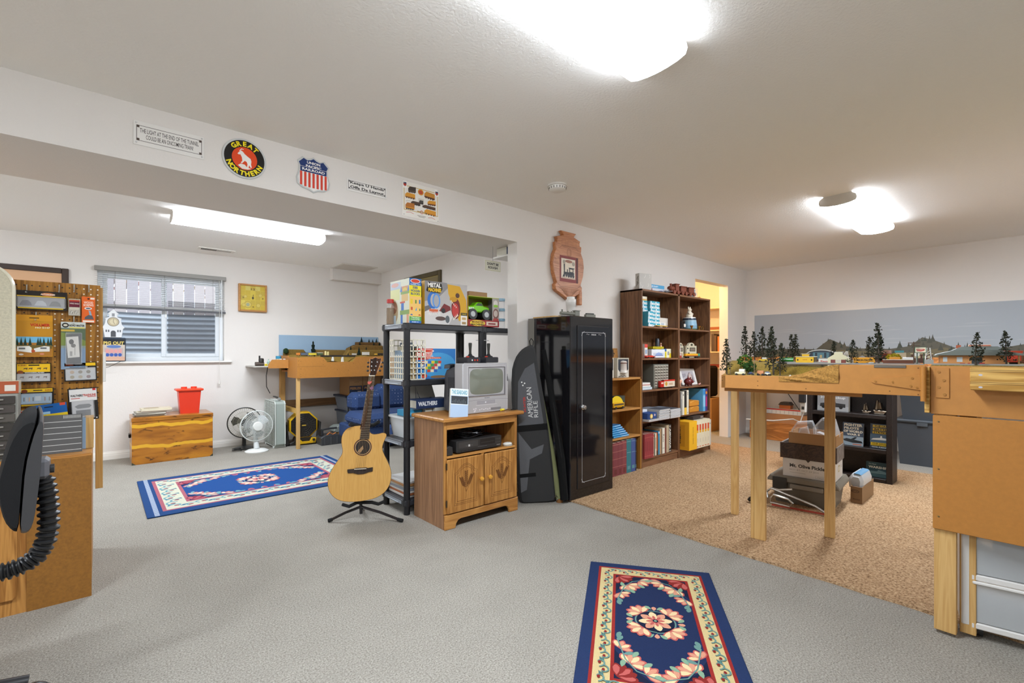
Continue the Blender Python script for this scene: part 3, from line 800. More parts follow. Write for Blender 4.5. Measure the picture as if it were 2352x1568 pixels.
# ================================================================== acoustic guitar on its stand
def gp(L,cx=340,cz=1310,k=1278.):return[((x-cx)/k*1.03,(cz-y)/k)for x,y in L]
face=gp([(328,636),(250,641),(205,662),(176,700),(163,745),(166,800),(176,850),(172,885),(150,920),(112,975),(78,1035),(58,1095),(56,1150),(70,1205),(100,1250),(145,1285),(210,1305),(310,1310),(410,1300),(480,1280),(535,1240),(570,1185),(583,1130),(584,1070),(573,1020),(550,965),(522,905),(506,862),(510,820),(528,775),(545,738),(540,718),(515,709),(470,720),(430,722),(402,705),(392,680),(396,640)])
def smooth_poly(P,n=2):
 for _ in range(n):
  Q=[]
  for i in range(len(P)):
   a,b=P[i],P[(i+1)%len(P)]
   Q+=[(a[0]*.75+b[0]*.25,a[1]*.75+b[1]*.25),(a[0]*.25+b[0]*.75,a[1]*.25+b[1]*.75)]
  P=Q
 return P
face=smooth_poly(face,1)
t=thing('acoustic_guitar','natural spruce acoustic guitar with cutaway and dark sides on a floor stand','guitar',(1.385,3.185,.150),(-.12,0,-.46))
ob('body',G().prism(face,.003,.105,'#3a2016','y',.004),'rosewood',t)
g=G().prism(face,-.001,.003,'#d9ab62','y');ob('soundboard',g,'spruce',t)
g=G();n=len(face)
for k in(0,):g.tube([(x,.001,z)for x,z in face],.0022,'#4a2c1a',6,True)
ob('binding',g,'gloss',t)
hc=gp([(342,832)])[0]
g=G();a=Art(g,(0,-.001,0)).size(1,1);a.ell(hc[0],hc[1],.061,.061,'#5a2f1a',40);a.ell(hc[0],hc[1],.057,.057,'#2a1710',40);a.ell(hc[0],hc[1],.053,.053,'#caa06a',40);a.ell(hc[0],hc[1],.049,.049,'#1a100a',40)
a.poly([(hc[0]-.036,hc[1]-.028),(hc[0]-.02,hc[1]-.042),(hc[0]+.004,hc[1]-.012),(hc[0]+.0,hc[1]+.012)],'#a8845c')
ob('sound_hole_rosette',g,'card',t,smooth=False)
ob('bridge',G().prism(gp([(215,1022),(270,1020),(282,1014),(372,1014),(385,1020),(428,1015),(426,1052),(395,1056),(350,1070),(300,1070),(262,1056),(222,1056),(216,1045)]),-.011,0,'#33241c','y',.002),'ebony',t)
g=G();p0=gp([(272,1023),(374,1023)]);g.box(p0[0][0],-.0145,p0[0][1]-.003,p0[1][0],-.010,p0[1][1]+.002,'#e9e2cf',.001);ob('saddle',g,'gloss',t)
g=G()
for i in range(6):q=gp([(283+i*15.5,1037)])[0];g.ball((q[0],-.012,q[1]),.0035,'#0f0c0a',8,6)
ob('bridge_pins',g,'gloss',t)
n0,n1,n2,n3=gp([(316,760),(395,760),(444,182),(391,182)])
vs=[]
for y in(-.009,-.003):vs+=[(p[0],y,p[1])for p in(n0,n1,n2,n3)]
ob('fingerboard',G().add(vs,[(0,1,2,3),(7,6,5,4),(0,4,5,1),(1,5,6,2),(2,6,7,3),(3,7,4,0)],'#3a2a20'),'ebony',t)
g=G();nb=[((n0[0]+n1[0])/2,n0[1]+.10),((n2[0]+n3[0])/2,n2[1])]
g.tube([(nb[0][0]-.012,.016,nb[0][1]-.03),(nb[0][0],.010,nb[0][1]+.03),(nb[1][0],.007,nb[1][1])],.02,'#6a3c22',14,radii=[.026,.023,.019]);ob('neck',g,'rosewood',t)
g=G()
for i in range(19):
 f_=1-2**(-(i+1)/12.);f_=f_/(1-2**(-19.5/12.))
 l=(n3[0]+(n0[0]-n3[0])*f_,n3[1]+(n0[1]-n3[1])*f_);r=(n2[0]+(n1[0]-n2[0])*f_,n2[1]+(n1[1]-n2[1])*f_)
 g.cyl((l[0],-.0095,l[1]),(r[0],-.0095,r[1]),.0011,'#c9c2b2',6)
ob('frets',g,'metal',t)
hd=gp([(390,182),(402,150),(396,100),(400,22),(418,24),(446,8),(474,20),(500,18),(494,62),(476,110),(462,152),(444,182)])
ob('headstock',G().prism(hd,-.006,.012,'#4a3324','y',.002),'rosewood',t)
g=G();g.tube([(x,-.006,z)for x,z in hd[1:-1]],.0022,'#c98a54',6);ob('headstock_binding',g,'gloss',t)
ob('nut',G().box(n3[0],-.013,n3[1]-.003,n2[0],-.003,n2[1]+.003,'#e6dfca',.001),'gloss',t)
g=G();g2=G()
for i in range(3):
 for sg,bxx in((-1,404-i*2),(1,478-i*12)):
  q=gp([(bxx+(12 if sg<0 else-14),55+i*38)])[0]
  g.cyl((q[0],-.004,q[1]),(q[0],-.020,q[1]),.0045,'#cfcfcf',10)
  e=gp([(bxx+(-12 if sg<0 else 26),57+i*38)])[0];g.cyl((q[0],.008,q[1]),(e[0],.008,e[1]),.003,'#cfcfcf',8)
  g2.ball((e[0]+sg*.006,.008,e[1]),(.009,.005,.0075),'#1a1614',12,8)
ob('tuning_posts',g,'metal',t);ob('tuning_knobs',g2,'gloss',t)
g=G()
for i in range(6):
 f_=i/5.;q=gp([(283+i*15.5,1030)])[0];e=(n3[0]+.004+(n2[0]-n3[0]-.008)*f_,n3[1])
 g.cyl((q[0],-.0145,q[1]),(e[0],-.0125,e[1]),.0007,'#b9a27a',5)
ob('strings',g,'metal',t)
g=G();a=Art(g,(0,-.013,0)).size(1,1);q=gp([(380,236),(420,234),(414,246),(396,264),(382,256)]);a.poly(q[::-1],'#c9584c');q=gp([(398,292),(424,276),(432,300),(416,316),(402,306)]);a.poly(q[::-1],'#7a4a6a')
ob('plectrum_pouch',g,'card',t,smooth=False)

t=thing('guitar_stand','black folding tubular stand holding the guitar','guitar stand',(1.40,3.24,0))
g=G().tube([(.0,.0,.045),(.0,.015,.30),(.03,.05,.66)],.011,'#1c1b1c',10);ob('upright',g,'plastic',t)
for nm,q in(('leg',(-.19,.10)),('leg',(.195,-.235)),('leg',(.10,.21))):
 ob(nm,G().tube([(0,0,.095),(q[0]*.5,q[1]*.5,.06),(q[0],q[1],.012)],.0095,'#211c1d',10),'gloss',t)
 ob('foot',G().cyl((q[0]*.9,q[1]*.9,.020),(q[0]*1.03,q[1]*1.03,.012),.0125,'#111',10),'matte',t)
g=G().tube([(-.13,.01,.135),(-.10,-.03,.125),(-.03,.0,.13),(.06,-.05,.125),(.085,-.10,.12),(.12,-.12,.135)],.012,'#161616',8);ob('body_cradle',g,'matte',t)
g=G().tube([(-.075,-.01,.695),(-.07,.03,.685),(.03,.05,.66),(.085,-.03,.675),(.10,-.075,.70)],.013,'#161616',8);ob('neck_yoke',g,'matte',t)

# ================================================================== black plastic shelving behind the stand
def rack(label,loc,W,D,levels):
 t=thing('shelving_unit',label,'shelving unit',loc,0,None)
 for i,(x,y)in enumerate(((.028,.028),(W-.028,.028),(.028,D-.028),(W-.028,D-.028))):
  ob('post',G().cyl((x,y,0),(x,y,levels[-1]),.024,'#1d1d20',16),'plastic',t)
 for z in levels:
  g=G().box(0,0,z-.042,W,D,z,'#2c2d31',.006)
  for i in range(7):g.box(W*(i+.5)/7-.018,.05,z-.0005,W*(i+.5)/7+.018,D-.05,z+.0012,'#26272b')
  s_=ob('shelf',g,'plastic',t)
  g=G().box(-.001,.06,z-.034,.0,D-.06,z-.01,'#8f959c');g.box(-.004,D*.28,z-.034,.0,D*.72,z-.027,'#a9afb6',.001);ob('end_lip',g,'plastic',s_)
  for x,y in((.028,.028),(W-.028,.028),(.028,D-.028),(W-.028,D-.028)):ob('socket',G().cyl((x,y,z-.046),(x,y,z+.004),.031,'#202124',18),'plastic',s_)
 return t
rack('black plastic shelving unit stacked with toys and boxes behind the oak stand',(1.675,3.10,0),.745,.385,[.109,.541,.99,1.411])
rack('second black plastic shelving unit, mostly hidden behind the wall end',(2.43,3.15,0),.80,.385,[.109,.541,.99,1.411])
for i,(x,y,z)in enumerate(((2.45,3.13,1.30),(2.40,3.46,1.255))):
 pass
t=thing('cable_tie','white zip tie strapping the two shelving units together at the front','cable tie',(2.427,3.155,1.30))
ob('strap',G().tube([(.062*math.cos(a),.030*math.sin(a),0)for a in[2*PI*i/24 for i in range(24)]],.0028,'#e2e2e4',6,True),'plastic',t)

# ================================================================== helpers for goods
def pbox(name,label,cat,loc,w_,d,h,col,front=None,left=None,right=None,top=None,mat='card',rz=0,group=None,b=.001):
 g=G().box(0,0,0,w_,d,h,col,b)
 if front:front(Art(g,(0,0,0)).size(w_,h))
 if left:left(Art(g,(0,d,0),(0,-1,0)).size(d,h))
 if right:right(Art(g,(w_,0,0),(0,1,0)).size(d,h))
 if top:top(Art(g,(0,0,h),(1,0,0),(0,1,0)).size(w_,d))
 return solo(name,g,mat,label,cat,loc,rz,group)
def book(label,loc,w_,d,h,col,spine=None,rz=0,group=None,name='book',pages='#d9cfb8',cat='book',mat='card'):
 """standing book, spine towards -y"""
 t=thing(name,label,cat,loc,rz,group);c=min(.0022,w_*.12)
 g=G().box(0,0,0,c,d,h,col,.0004).box(w_-c,0,0,w_,d,h,col,.0004).box(c,0,0,w_-c,c,h,col)
 if spine:spine(Art(g,(0,0,0)).size(w_,h))
 ob('cover',g,mat,t)
 ob('pages',bx(c,c,.003,w_-c,d-.003,h-.004,pages),'card',t);return t
def stripes(*rows):
 def f(a):
  for r in rows:a.rect(*r)
 return f

# ================================================================== toys on the shelving unit
Z1=1.416
pbox('block_set_box','tall yellow and blue boxed set of wooden blocks on the shelving unit top','toy box',(1.722,3.125,Z1),.10,.30,.335,'#d7dbc9',
lambda a:(a.rect(0,.0,1,1,'#f0c26c'),a.rect(0,.84,1,1,'#1f62ac'),a.ell(.5,.94,.42,.05,'#e9edf2'),a.ell(.5,.94,.36,.04,'#d9452c'),a.text('CLASSIC TOY',.08,.85,.92,.885,'#dce8f2',.02),
a.rect(0,.60,1,.84,'#ecdc1e'),a.text('100',.3,.765,.7,.825,'#2a4a7a',.04),a.text('WOODEN',.1,.695,.9,.75,'#2a4a7a',.04),a.text('BLOCKS',.12,.63,.88,.682,'#2a4a7a',.04),
a.rect(0,.055,1,.15,'#5aa848'),a.text('Timeless',.15,.11,.85,.14,'#eef6e4',.02),a.text('Learning',.15,.07,.85,.10,'#eef6e4',.02),a.rect(0,0,1,.055,'#2769b4'),a.text('AGES 3+',.2,.015,.8,.04,'#e8f0f8',.02),
a.rect(.1,.43,.27,.54,'#eccb2a'),a.rect(.48,.44,.6,.52,'#5a8a3c'),a.rect(.8,.44,.93,.53,'#3a7ac0'),a.rect(.12,.29,.27,.36,'#d2542c'),a.poly([(.48,.28),(.62,.28),(.62,.36)],'#5aa0c8'),a.rect(.82,.28,.92,.33,'#6a8a3a'),a.ell(.18,.175,.1,.03,'#3a6ab0',12,0,PI),a.ell(.85,.175,.1,.03,'#c8502c',12,0,PI)),
lambda a:(a.rect(0,0,1,1,'#d9dcc8'),a.rect(0,.80,.55,.96,'#b9c6d4'),a.ell(.25,.90,.2,.05,'#d8a89c'),a.rect(0,.55,.5,.80,'#d8dca0'),a.ell(.2,.28,.22,.26,'#b5a07c'),a.ell(.2,.38,.16,.14,'#8a5a3a'),a.rect(.02,.0,.3,.2,'#b9cbd8'),
a.rect(.55,.0,.66,.22,'#4a78c0'),a.rect(.86,0,.97,.22,'#d8a07a'),a.rect(.52,.2,1,.30,'#86a45a'),a.rect(.58,.3,.72,.46,'#4a7ac4'),a.rect(.52,.46,.78,.50,'#c8604a'),a.rect(.6,.5,.94,.68,'#d9b878'),a.rect(.56,.66,1,.72,'#8aa85c'),a.rect(.60,.72,.94,.84,'#cf9a6a'),a.ell(.77,.74,.12,.07,'#dcc45a',14,0,PI),a.poly([(.52,.72),(.64,.72),(.58,.86)],'#5a84c4'),a.poly([(.90,.72),(1,.72),(.96,.86)],'#5a84c4')),rz=0)
pbox('toy_set_box','large boxed toy car set with a yellow dinosaur head on the front','toy box',(1.855,3.13,Z1),.395,.16,.33,'#e2b01e',
lambda a:(a.rect(0,0,1,1,'#b7b3b0'),a.poly([(0,.52),(.3,.62),(.55,.9),(.5,1),(0,1)],'#8d8a8a'),a.poly([(0,0),(.55,0),(.7,.3),(.3,.42),(0,.3)],'#d4d0cc'),a.poly([(0,.28),(.3,.45),(.25,.5),(0,.4)],'#6e6a6a'),
a.ell(.19,.56,.13,.20,'#2f6fc0'),a.ell(.20,.56,.075,.15,'#b7b3b0'),a.ell(.26,.55,.09,.18,'#5a94d8',24),a.ell(.26,.55,.06,.14,'#a9a9ac'),a.rect(.1,.27,.3,.35,'#d4643c'),
a.poly([(.52,.97),(.82,.95),(.98,.62),(1,.2),(.80,.1),(.72,.3),(.60,.60),(.54,.74)],'#d8a524'),a.ell(.72,.40,.11,.25,'#7a241c'),a.ell(.71,.36,.08,.17,'#c43a34'),a.ell(.66,.62,.09,.06,'#c8921c'),a.ell(.76,.72,.05,.06,'#5a3a2a'),
[a.poly([(.60+i*.03,.60-i*.035),(.62+i*.03,.58-i*.035),(.60+i*.03,.53-i*.03)],'#f2ead8')for i in range(5)],[a.poly([(.66+i*.03,.12+i*.03),(.69+i*.03,.14+i*.03),(.66+i*.03,.20+i*.03)],'#f2ead8')for i in range(4)],
a.poly([(.32,.32),(.44,.5),(.58,.44),(.60,.36),(.46,.28)],'#7a2a2a'),a.ell(.42,.33,.05,.06,'#2c2828'),a.ell(.36,.14,.12,.05,'#5a4640'),a.ell(.52,.13,.05,.09,'#5e6468'),
a.poly([(.03,.77),(.08,.985),(.38,.96),(.40,.84),(.35,.735),(.08,.745)],'#1c1812'),a.text('METAL',.07,.86,.37,.965,'#f2efe8',.05),a.text('MACHINES',.08,.755,.37,.845,'#f0c21e',.05),a.text('T-REX LAUNCHER',.06,.20,.36,.30,'#e8e4de',.03),
a.rect(.84,0,1,.24,'#f0ece4'),a.rect(.84,.24,1,.31,'#2a2420'),a.text('2 WAYS',.86,.255,.98,.295,'#f0d43c'),a.rect(.87,.14,.97,.2,'#c8a468'),a.rect(.87,.03,.97,.09,'#a88a58')),
lambda a:(a.rect(0,0,1,1,'#dca91c'),a.rect(.25,.62,.75,.95,'#1c1812'),a.text('METAL',.35,.65,.65,.92,'#e8c43c',.04,rot=-1),a.rect(.1,.0,.9,.35,'#c8981c')),rz=0)
# monster truck in an open-fronted box
t=thing('toy_truck_box','open-fronted box with a lime green monster truck inside','toy box',(2.262,3.135,Z1))
W,D,Hh=.33,.15,.25
g=G().box(0,D-.003,0,W,D,Hh,'#8a8420').box(0,0,0,W,D,.004,'#7a1c1c').box(0,0,Hh-.004,W,D,Hh,'#b9c83a').box(0,0,0,.003,D,Hh,'#d8a820').box(W-.003,0,0,W,D,Hh,'#8f8a86')
g.box(0,-.001,0,W,0,.055,'#9a2424');a=Art(g,(0,-.001,0)).size(W,.055)
a.ell(.30,.5,.24,.46,'#e8c83a');a.text('MONSTER',.12,.5,.5,.8,'#6a1c1c',.04);a.text('MACHINES',.1,.14,.5,.42,'#2a1a14',.04);a.rect(.58,.2,.95,.8,'#d9c8b8');a.rect(.64,.35,.88,.6,'#8a3030')
g.box(W-.075,-.0015,.055,W,0,Hh-.005,'#a8a29a');a=Art(g,(W-.075,-.0015,.055)).size(.075,Hh-.06)
a.ell(.5,.78,.3,.14,'#d8d2ca');a.ell(.5,.66,.34,.06,'#8ac03a');a.ell(.5,.3,.42,.24,'#7a5048');a.ell(.5,.32,.3,.15,'#c0b0a4');a.rect(.1,.0,.9,.1,'#a83a34')
ob('carton',g,'card',t)
g=G().prism([(.01,.13),(.02,.165),(.09,.175),(.12,.205),(.17,.205),(.19,.175),(.25,.165),(.25,.13),(.20,.12),(.06,.12)],.03,.11,'#7ed321','y',.008)
a=Art(g,(0,.03,0)).size(1,1);a.poly([(.10,.175),(.125,.198),(.165,.198),(.18,.175)],'#2a4a1c');a.text('WILD',.03,.140,.085,.160,'#f0f6e4',.05)
tr=ob('truck_body',g,'gloss',t)
for x in(.062,.205):
 for y in(.035,.095):
  wh=ob('wheel',G().cyl((x,y-.022,.102),(x,y+.022,.102),.045,'#1c1b1b',22).lathe([(0,-.0),(.022,-.0),(.026,.006),(.0,.006)],'#b9bcbc',16,(x,y-.026,.102),'y'),'plastic',t)
pbox('cardboard_strip','flat brown cardboard piece lying on the monster truck box','cardboard',(2.30,3.17,Z1+.2505),.19,.08,.042,'#9a7448')
t=thing('shaker_bottle','clear bottle of brown grit with a red lid at the left end of the shelf','bottle',(1.71,3.40,1.415))
ob('glass',G().lathe([(0,0),(.033,0),(.035,.01),(.035,.15),(.028,.165),(.027,.17),(0,.17)],'#ffffff',20),'clear_plastic',t)
ob('contents',G().lathe([(0,.004),(.031,.004),(.031,.13),(0,.13)],'#8a6a3a',18),'matte',t)
ob('lid',G().lathe([(.0,.168),(.030,.168),(.030,.195),(.027,.198),(0,.198)],'#c2302a',20),'plastic',t)
t=thing('clear_container_stack','stack of clear jars with pale blue lids by the wall end','jar',(2.70,3.24,1.413))
for k in range(3):
 ob('jar',G().lathe([(0,k*.09),(.036,k*.09+.002),(.037,k*.09+.07),(.0,k*.09+.07)],'#dfe6e8',20),'clear_plastic',t)
 ob('lid',G().lathe([(0,k*.09+.066),(.038,k*.09+.066),(.038,k*.09+.088),(0,k*.09+.088)],'#8fb4c8',20),'plastic',t)
# second shelf
t=thing('white_basket','white plastic lattice basket of papers on the second shelf of the shelving unit','basket',(1.70,3.15,.993))
g=G();W,D,Hh=.17,.24,.30
for i in range(8):
 y=i*D/7
 for x in(0,W):g.box(x-.003,y-.004,0,x+.003,y+.004,Hh*(.62 if 1.5<i<5.5 else 1),'#e6e0cc',.001)
for i in range(6):
 x=i*W/5
 for y in(0,D):g.box(x-.004,y-.003,0,x+.004,y+.003,Hh,'#e6e0cc',.001)
for k in range(8):
 z=k*Hh/7
 for x in(0,W):g.box(x-.003,0,z-.005,x+.003,D,z+.005,'#e6e0cc',.001)if k<5 else g.box(x-.003,0,z-.005,x+.003,D*.25,z+.005,'#e6e0cc').box(x-.003,D*.75,z-.005,x+.003,D,z+.005,'#e6e0cc')
 for y in(0,D):g.box(0,y-.003,z-.005,W,y+.003,z+.005,'#e6e0cc',.001)
g.box(0,0,-.001,W,D,.003,'#d8d2be');ob('lattice',g,'plastic',t)
for k in range(5):ob('paper',bx(.03+k*.022,.015,.006,.036+k*.022,D-.02,.22+.03*(k%3),['#8fa4b8','#c8c0a8','#5a6a78','#b8a888','#98a8a0'][k]),'card',t)
pbox('puzzle_box','blue and red boxed floor puzzle map on the second shelf of the shelving unit','puzzle',(1.80,3.165,.993),.36,.06,.235,'#b08054',
lambda a:(a.rect(0,0,1,1,'#2f7cc4'),a.ell(.55,.45,.45,.42,'#4aa0d8'),a.poly([(.0,.62),(0,1),(.42,1),(.40,.82),(.30,.64)],'#d33a2c'),a.ell(.24,.92,.2,.06,'#f0e8e0'),a.ell(.24,.92,.17,.045,'#d9452c'),a.text('51',.04,.76,.20,.86,'#f6f2ea',.05),a.text('PIECE',.24,.82,.40,.86,'#f6f2ea',.02),a.text('FLOOR',.24,.77,.40,.81,'#f6f2ea',.02),a.text('PUZZLE',.24,.72,.42,.76,'#f6f2ea',.02),a.rect(.1,.66,.62,.72,'#d33a2c'),a.text('United States of America',.12,.67,.60,.71,'#f6e8c8',.02),
[a.rect(.10+.085*i+.02*(j%2),.22+.095*j,.18+.085*i+.02*(j%2),.31+.095*j,['#e8c82a','#d24a2c','#3a6ac0','#4a9a4a','#f0e0c0'][(i*3+j*2)%5])for i in range(6)for j in range(4)if not(j==0 and(i<2 or i>4))],a.ell(.2,.1,.07,.08,'#d8593c'),a.ell(.55,.06,.2,.05,'#8a6a4a')),
lambda a:(a.rect(0,0,1,1,'#7a3a2a'),a.rect(.6,0,1,1,'#b98a5e')))
pbox('wooden_slab','pale wooden board standing left of the floor puzzle','board',(1.765,3.17,.993),.03,.05,.18,'#d8bb88')
# third shelf
t=thing('white_tub','white plastic tub with a lip on the third shelf of the shelving unit','tub',(1.72,3.14,.544))
def tub_g(x0,y0,x1,y1,h,tp,col,th=.004):
 g=G();P=lambda d,z:[(x0+d,y0+d,z),(x1-d,y0+d,z),(x1-d,y1-d,z),(x0+d,y1-d,z)]
 rings=[P(tp,0),P(0,h),P(-.012,h),P(-.012,h+.014),P(th,h+.014),P(tp+th,.006)]
 vs=sum(rings,[]);fs=[(0,3,2,1)]+[(k*4+i,k*4+(i+1)%4,k*4+4+(i+1)%4,k*4+4+i)for k in range(5)for i in range(4)]+[(20,21,22,23)]
 return g.add(vs,fs,col)
ob('body',tub_g(0,0,.20,.31,.15,.025,'#d5d9da'),'plastic',t)
pbox('teal_box','small teal box lying on the white tub','box',(1.745,3.20,.7095),.13,.16,.045,'#2f8fb8',lambda a:(a.rect(.1,.3,.9,.7,'#6ab8d8'),))
for k,(h,c,lab)in enumerate(((.06,'#6a4a3a','brown boxed set at the bottom of the pile behind the oak stand'),(.055,'#b8b2a8','grey boxed set in the pile behind the oak stand'),(.05,'#7a3a34','dark red boxed set in the pile behind the oak stand'),(.055,'#c9c4b8','cream boxed set under the blue catalogue'))):
 pbox('kit_box',lab,'box',(1.955,3.14,.544+[0,.061,.117,.168][k]),.33,.28,h,c)
t=thing('walthers_catalogue','thick blue catalogue with white capitals on its spine, behind the oak stand','catalogue',(1.79,3.145,.768))
for x in(0,):pass
g=bx(0,0,0,.30,.13,.07,'#22345a',.002);a=Art(g,(0,0,0)).size(.30,.07);a.text('WALTHERS',.06,.3,.62,.78,'#e6e8ea',.05);a=Art(g,(0,.13,0),(0,-1,0)).size(.13,.07);a.rect(0,.1,1,.9,'#c8c2b2')
ob('volume',g,'card',t)
pbox('model_kit_box','small white box on the tub, under the blue catalogue','box',(1.885,3.17,.7095),.06,.10,.055,'#c0b9aa')
t=thing('star_book','white book with a dark star emblem leaning behind the blue catalogue','book',(1.80,3.29,.80),(-.5,0,0))
g=bx(0,0,0,.26,.012,.15,'#dcd8cc',.001);a=Art(g,(0,0,0)).size(.26,.15)
a.line([(.0,.1),(.30,.18),(.40,.95),(.44,.2),(.75,.14)],.006,'#3a4258');a.line([(.06,.02),(.34,.14),(.40,.6),(.47,.14),(.7,.08)],.004,'#6a7288');a.ell(.82,.16,.1,.12,'#5a5a48',14,0,PI)
ob('cover',g,'card',t)
rr=random.Random(9)
for k in range(7):
 c=['#c9c4bc','#a8623a','#d8d4cc','#8a8f98','#b8b2a6','#a87848','#d2d0cc'][k]
 pbox('magazine',['white magazine','tan paper pad','pale magazine','grey magazine','cream magazine','brown paper pad','white magazine'][k]+' in the bottom shelf pile, '+['lowest','second from bottom','third from bottom','in the middle','third from top','second from top','on top'][k],'magazine',
(1.70+rr.uniform(0,.02),3.14+rr.uniform(0,.02),.1125+k*.0165),.23,.29,.015,c,rz=rr.uniform(-.02,.03))
t=thing('wall_notice','small white notice hanging behind the wall end above the toys','sign',(2.56,3.29,1.93))
g=bx(0,0,0,.18,.003,.09,'#dedccb',.0005);a=Art(g,(0,0,0)).size(.18,.09);a.frame(.02,.04,.98,.96,.002,'#b8b070');a.text("DON'T BE",.14,.55,.86,.82,'#4a4844',.04);a.text('ROUGH',.2,.2,.8,.46,'#4a4844',.04)
ob('card',g,'card',t);ob('string',G().cyl((.09,.002,.09),(.09,.002,.22),.0015,'#888',5),'matte',t)
pbox('blue_framed_box','small white box with a blue framed front up under the beam end','box',(2.735,3.20,2.075),.14,.14,.072,'#d8d6c8',
lambda a:(a.rect(0,0,1,1,'#23406a'),a.rect(.08,.2,.82,.74,'#b9bcc4')))
ob_=bx(2.72,3.15,2.06,3.28,3.38,2.075,'#d8d4cc',.002)
solo('wall_shelf',ob_,'satin','thin white wall shelf behind the wall end, holding the blue framed box','shelf')

# ================================================================== cases leaning between wall end and cabinet
t=thing('rifle_case','padded black and grey rifle case with white lettering leaning in the corner','case',(2.63,2.70,.0),(.05,-.075,-.62))
P=[(-.145,.05),(-.13,.012),(-.10,0),(.13,-.01),(.155,.02),(.15,.12),(.12,.70),(.065,1.22),(.05,1.262),(.0,1.25),(-.05,1.222),(-.10,1.16),(-.135,1.05),(-.150,.75)]
P=smooth_poly(P,1)
ob('padding',G().prism(P,-.03,.03,'#3b3b3b','y',.018),'fabric',t)
g=G();a=Art(g,(0,-.0305,0)).size(1,1)
a.poly([(-.11,.76),(-.09,.98),(-.03,1.08),(.045,1.12),(.09,.64),(.02,.60),(-.11,.62)][::-1],'#5c5d60');a.poly([(-.115,.58),(-.02,.44),(.08,.47),(.06,.40),(-.04,.36),(-.08,.12),(-.128,.10)],'#66676a')
a.rect(-.135,.585,.118,.635,'#171717');a.rect(-.13,.22,.0,.25,'#171717')
a.text('AMERICAN',-.030,.69,.010,.93,'#d9d9d6',.0,rot=1);a.text('RIFLE',.018,.69,.05,.82,'#d9d9d6',.0,rot=1);a.text('HUNTER',-.060,.74,-.042,.86,'#c03a34',.02,rot=1)
for x,z in((-.055,.95),(-.04,.965),(-.062,.975)):a.ell(x,z,.006,.006,'#e8e8e4',8)
ob('panels_and_lettering',g,'fabric',t,smooth=False)
ob('hanging_loop',G().tube([(.03,0,1.24),(.025,0,1.29),(.04,0,1.31),(.055,0,1.29),(.05,0,1.24)],.004,'#2a2a28',6),'fabric',t)
ob('zip_pull',G().tube([(.13,-.025,.03),(.15,-.035,.05),(.17,-.03,.03),(.15,-.035,.012)],.004,'#8a8a88',6),'metal',t)
t=thing('rod_case','thin olive green cloth case leaning beside the rifle case','case',(2.725,2.615,.0))
ob('sleeve',G().tube([(.04,-.03,.03),(.035,-.02,.05),(.0,.02,.40),(-.07,.10,.95),(-.12,.155,1.25)],.025,'#7d8058',12,radii=[.026,.027,.025,.022,.018]),'fabric',t)
ob('tie',G().cyl((-.018,.05,.545),(-.027,.058,.59),.027,'#6a5a3c',12),'fabric',t);ob('tie',G().cyl((-.046,.08,.765),(-.055,.088,.81),.025,'#6a5a3c',12),'fabric',t)
ob('end_cap',G().cyl((.041,-.031,.0),(.041,-.031,.032),.026,'#8a6038',12),'fabric',t)
t=thing('black_gun_sleeve','long black case leaning against the black cabinet side','case',(2.765,2.575,.0))
ob('sleeve',G().tube([(.01,-.035,.03),(.0,-.01,.35),(-.04,.07,.9),(-.07,.12,1.22)],.03,'#141414',10,radii=[.034,.032,.027,.02]),'fabric',t)
ob('strap',G().tube([(-.005,-.03,.3),(-.045,-.02,.55),(-.05,.03,.8)],.008,'#1f1f1f',6),'fabric',t)

# ================================================================== black steel cabinet
t=thing('gun_cabinet','tall glossy black steel cabinet with silver pinstripes against the wall','cabinet',(2.812,2.509,.0145))
W,D,Hh=.555,.49,1.478
ob('body',bx(0,.002,0,W,D,Hh,'#161517',.006),'lacquer',t)
d=ob('door',bx(.082,-.004,.075,W-.062,.006,1.405,'#17161a',.004),'lacquer',t)
g=G();a=Art(g,(0,-.0042,0)).size(1,1);x0,x1,z0,z1=.135,W-.115,.125,1.35
a.frame(x0,z0,x1,z1,.0028,'#c4c4c4')
for x,sx in((x0,1),(x1,-1)):
 for z,sz in((z0,1),(z1,-1)):
  a.line([(x-sx*.006,z+sz*.03),(x+sx*.008,z+sz*.008),(x+sx*.03,z-sz*.006)],.003,'#c4c4c4')
a.text('STACK-ON',.255,1.325,.315,1.338,'#b8b8b8',.04)
for xa in(.19,.345):a.line([(xa,1.332),(xa+.012,1.337),(xa+.025,1.331),(xa+.04,1.333)],.003,'#a8a8a8')
for p in((.084,.0785,W-.064,.0815),(.084,1.3985,W-.064,1.4015),(.084,.08,.0865,1.4),(W-.0665,.08,W-.064,1.4)):a.rect(*p,'#050505')
ob('pinstripe',g,'satin',d,smooth=False)
ob('lock_knob',G().lathe([(0,-.03),(.016,-.028),(.018,-.018),(.012,-.006),(.02,-.004),(.02,0),(0,0)],'#d0d0d0',22,(.146,-.004,.737),'y'),'metal',d)
g=bx(-.001,.10,.0,.0,D,Hh-.004,'#6c6860');ob('side_plate',bx(-.0015,D-.075,.0,.0,D,Hh,'#77736b'),'satin',t)
TZ=Hh+.0145
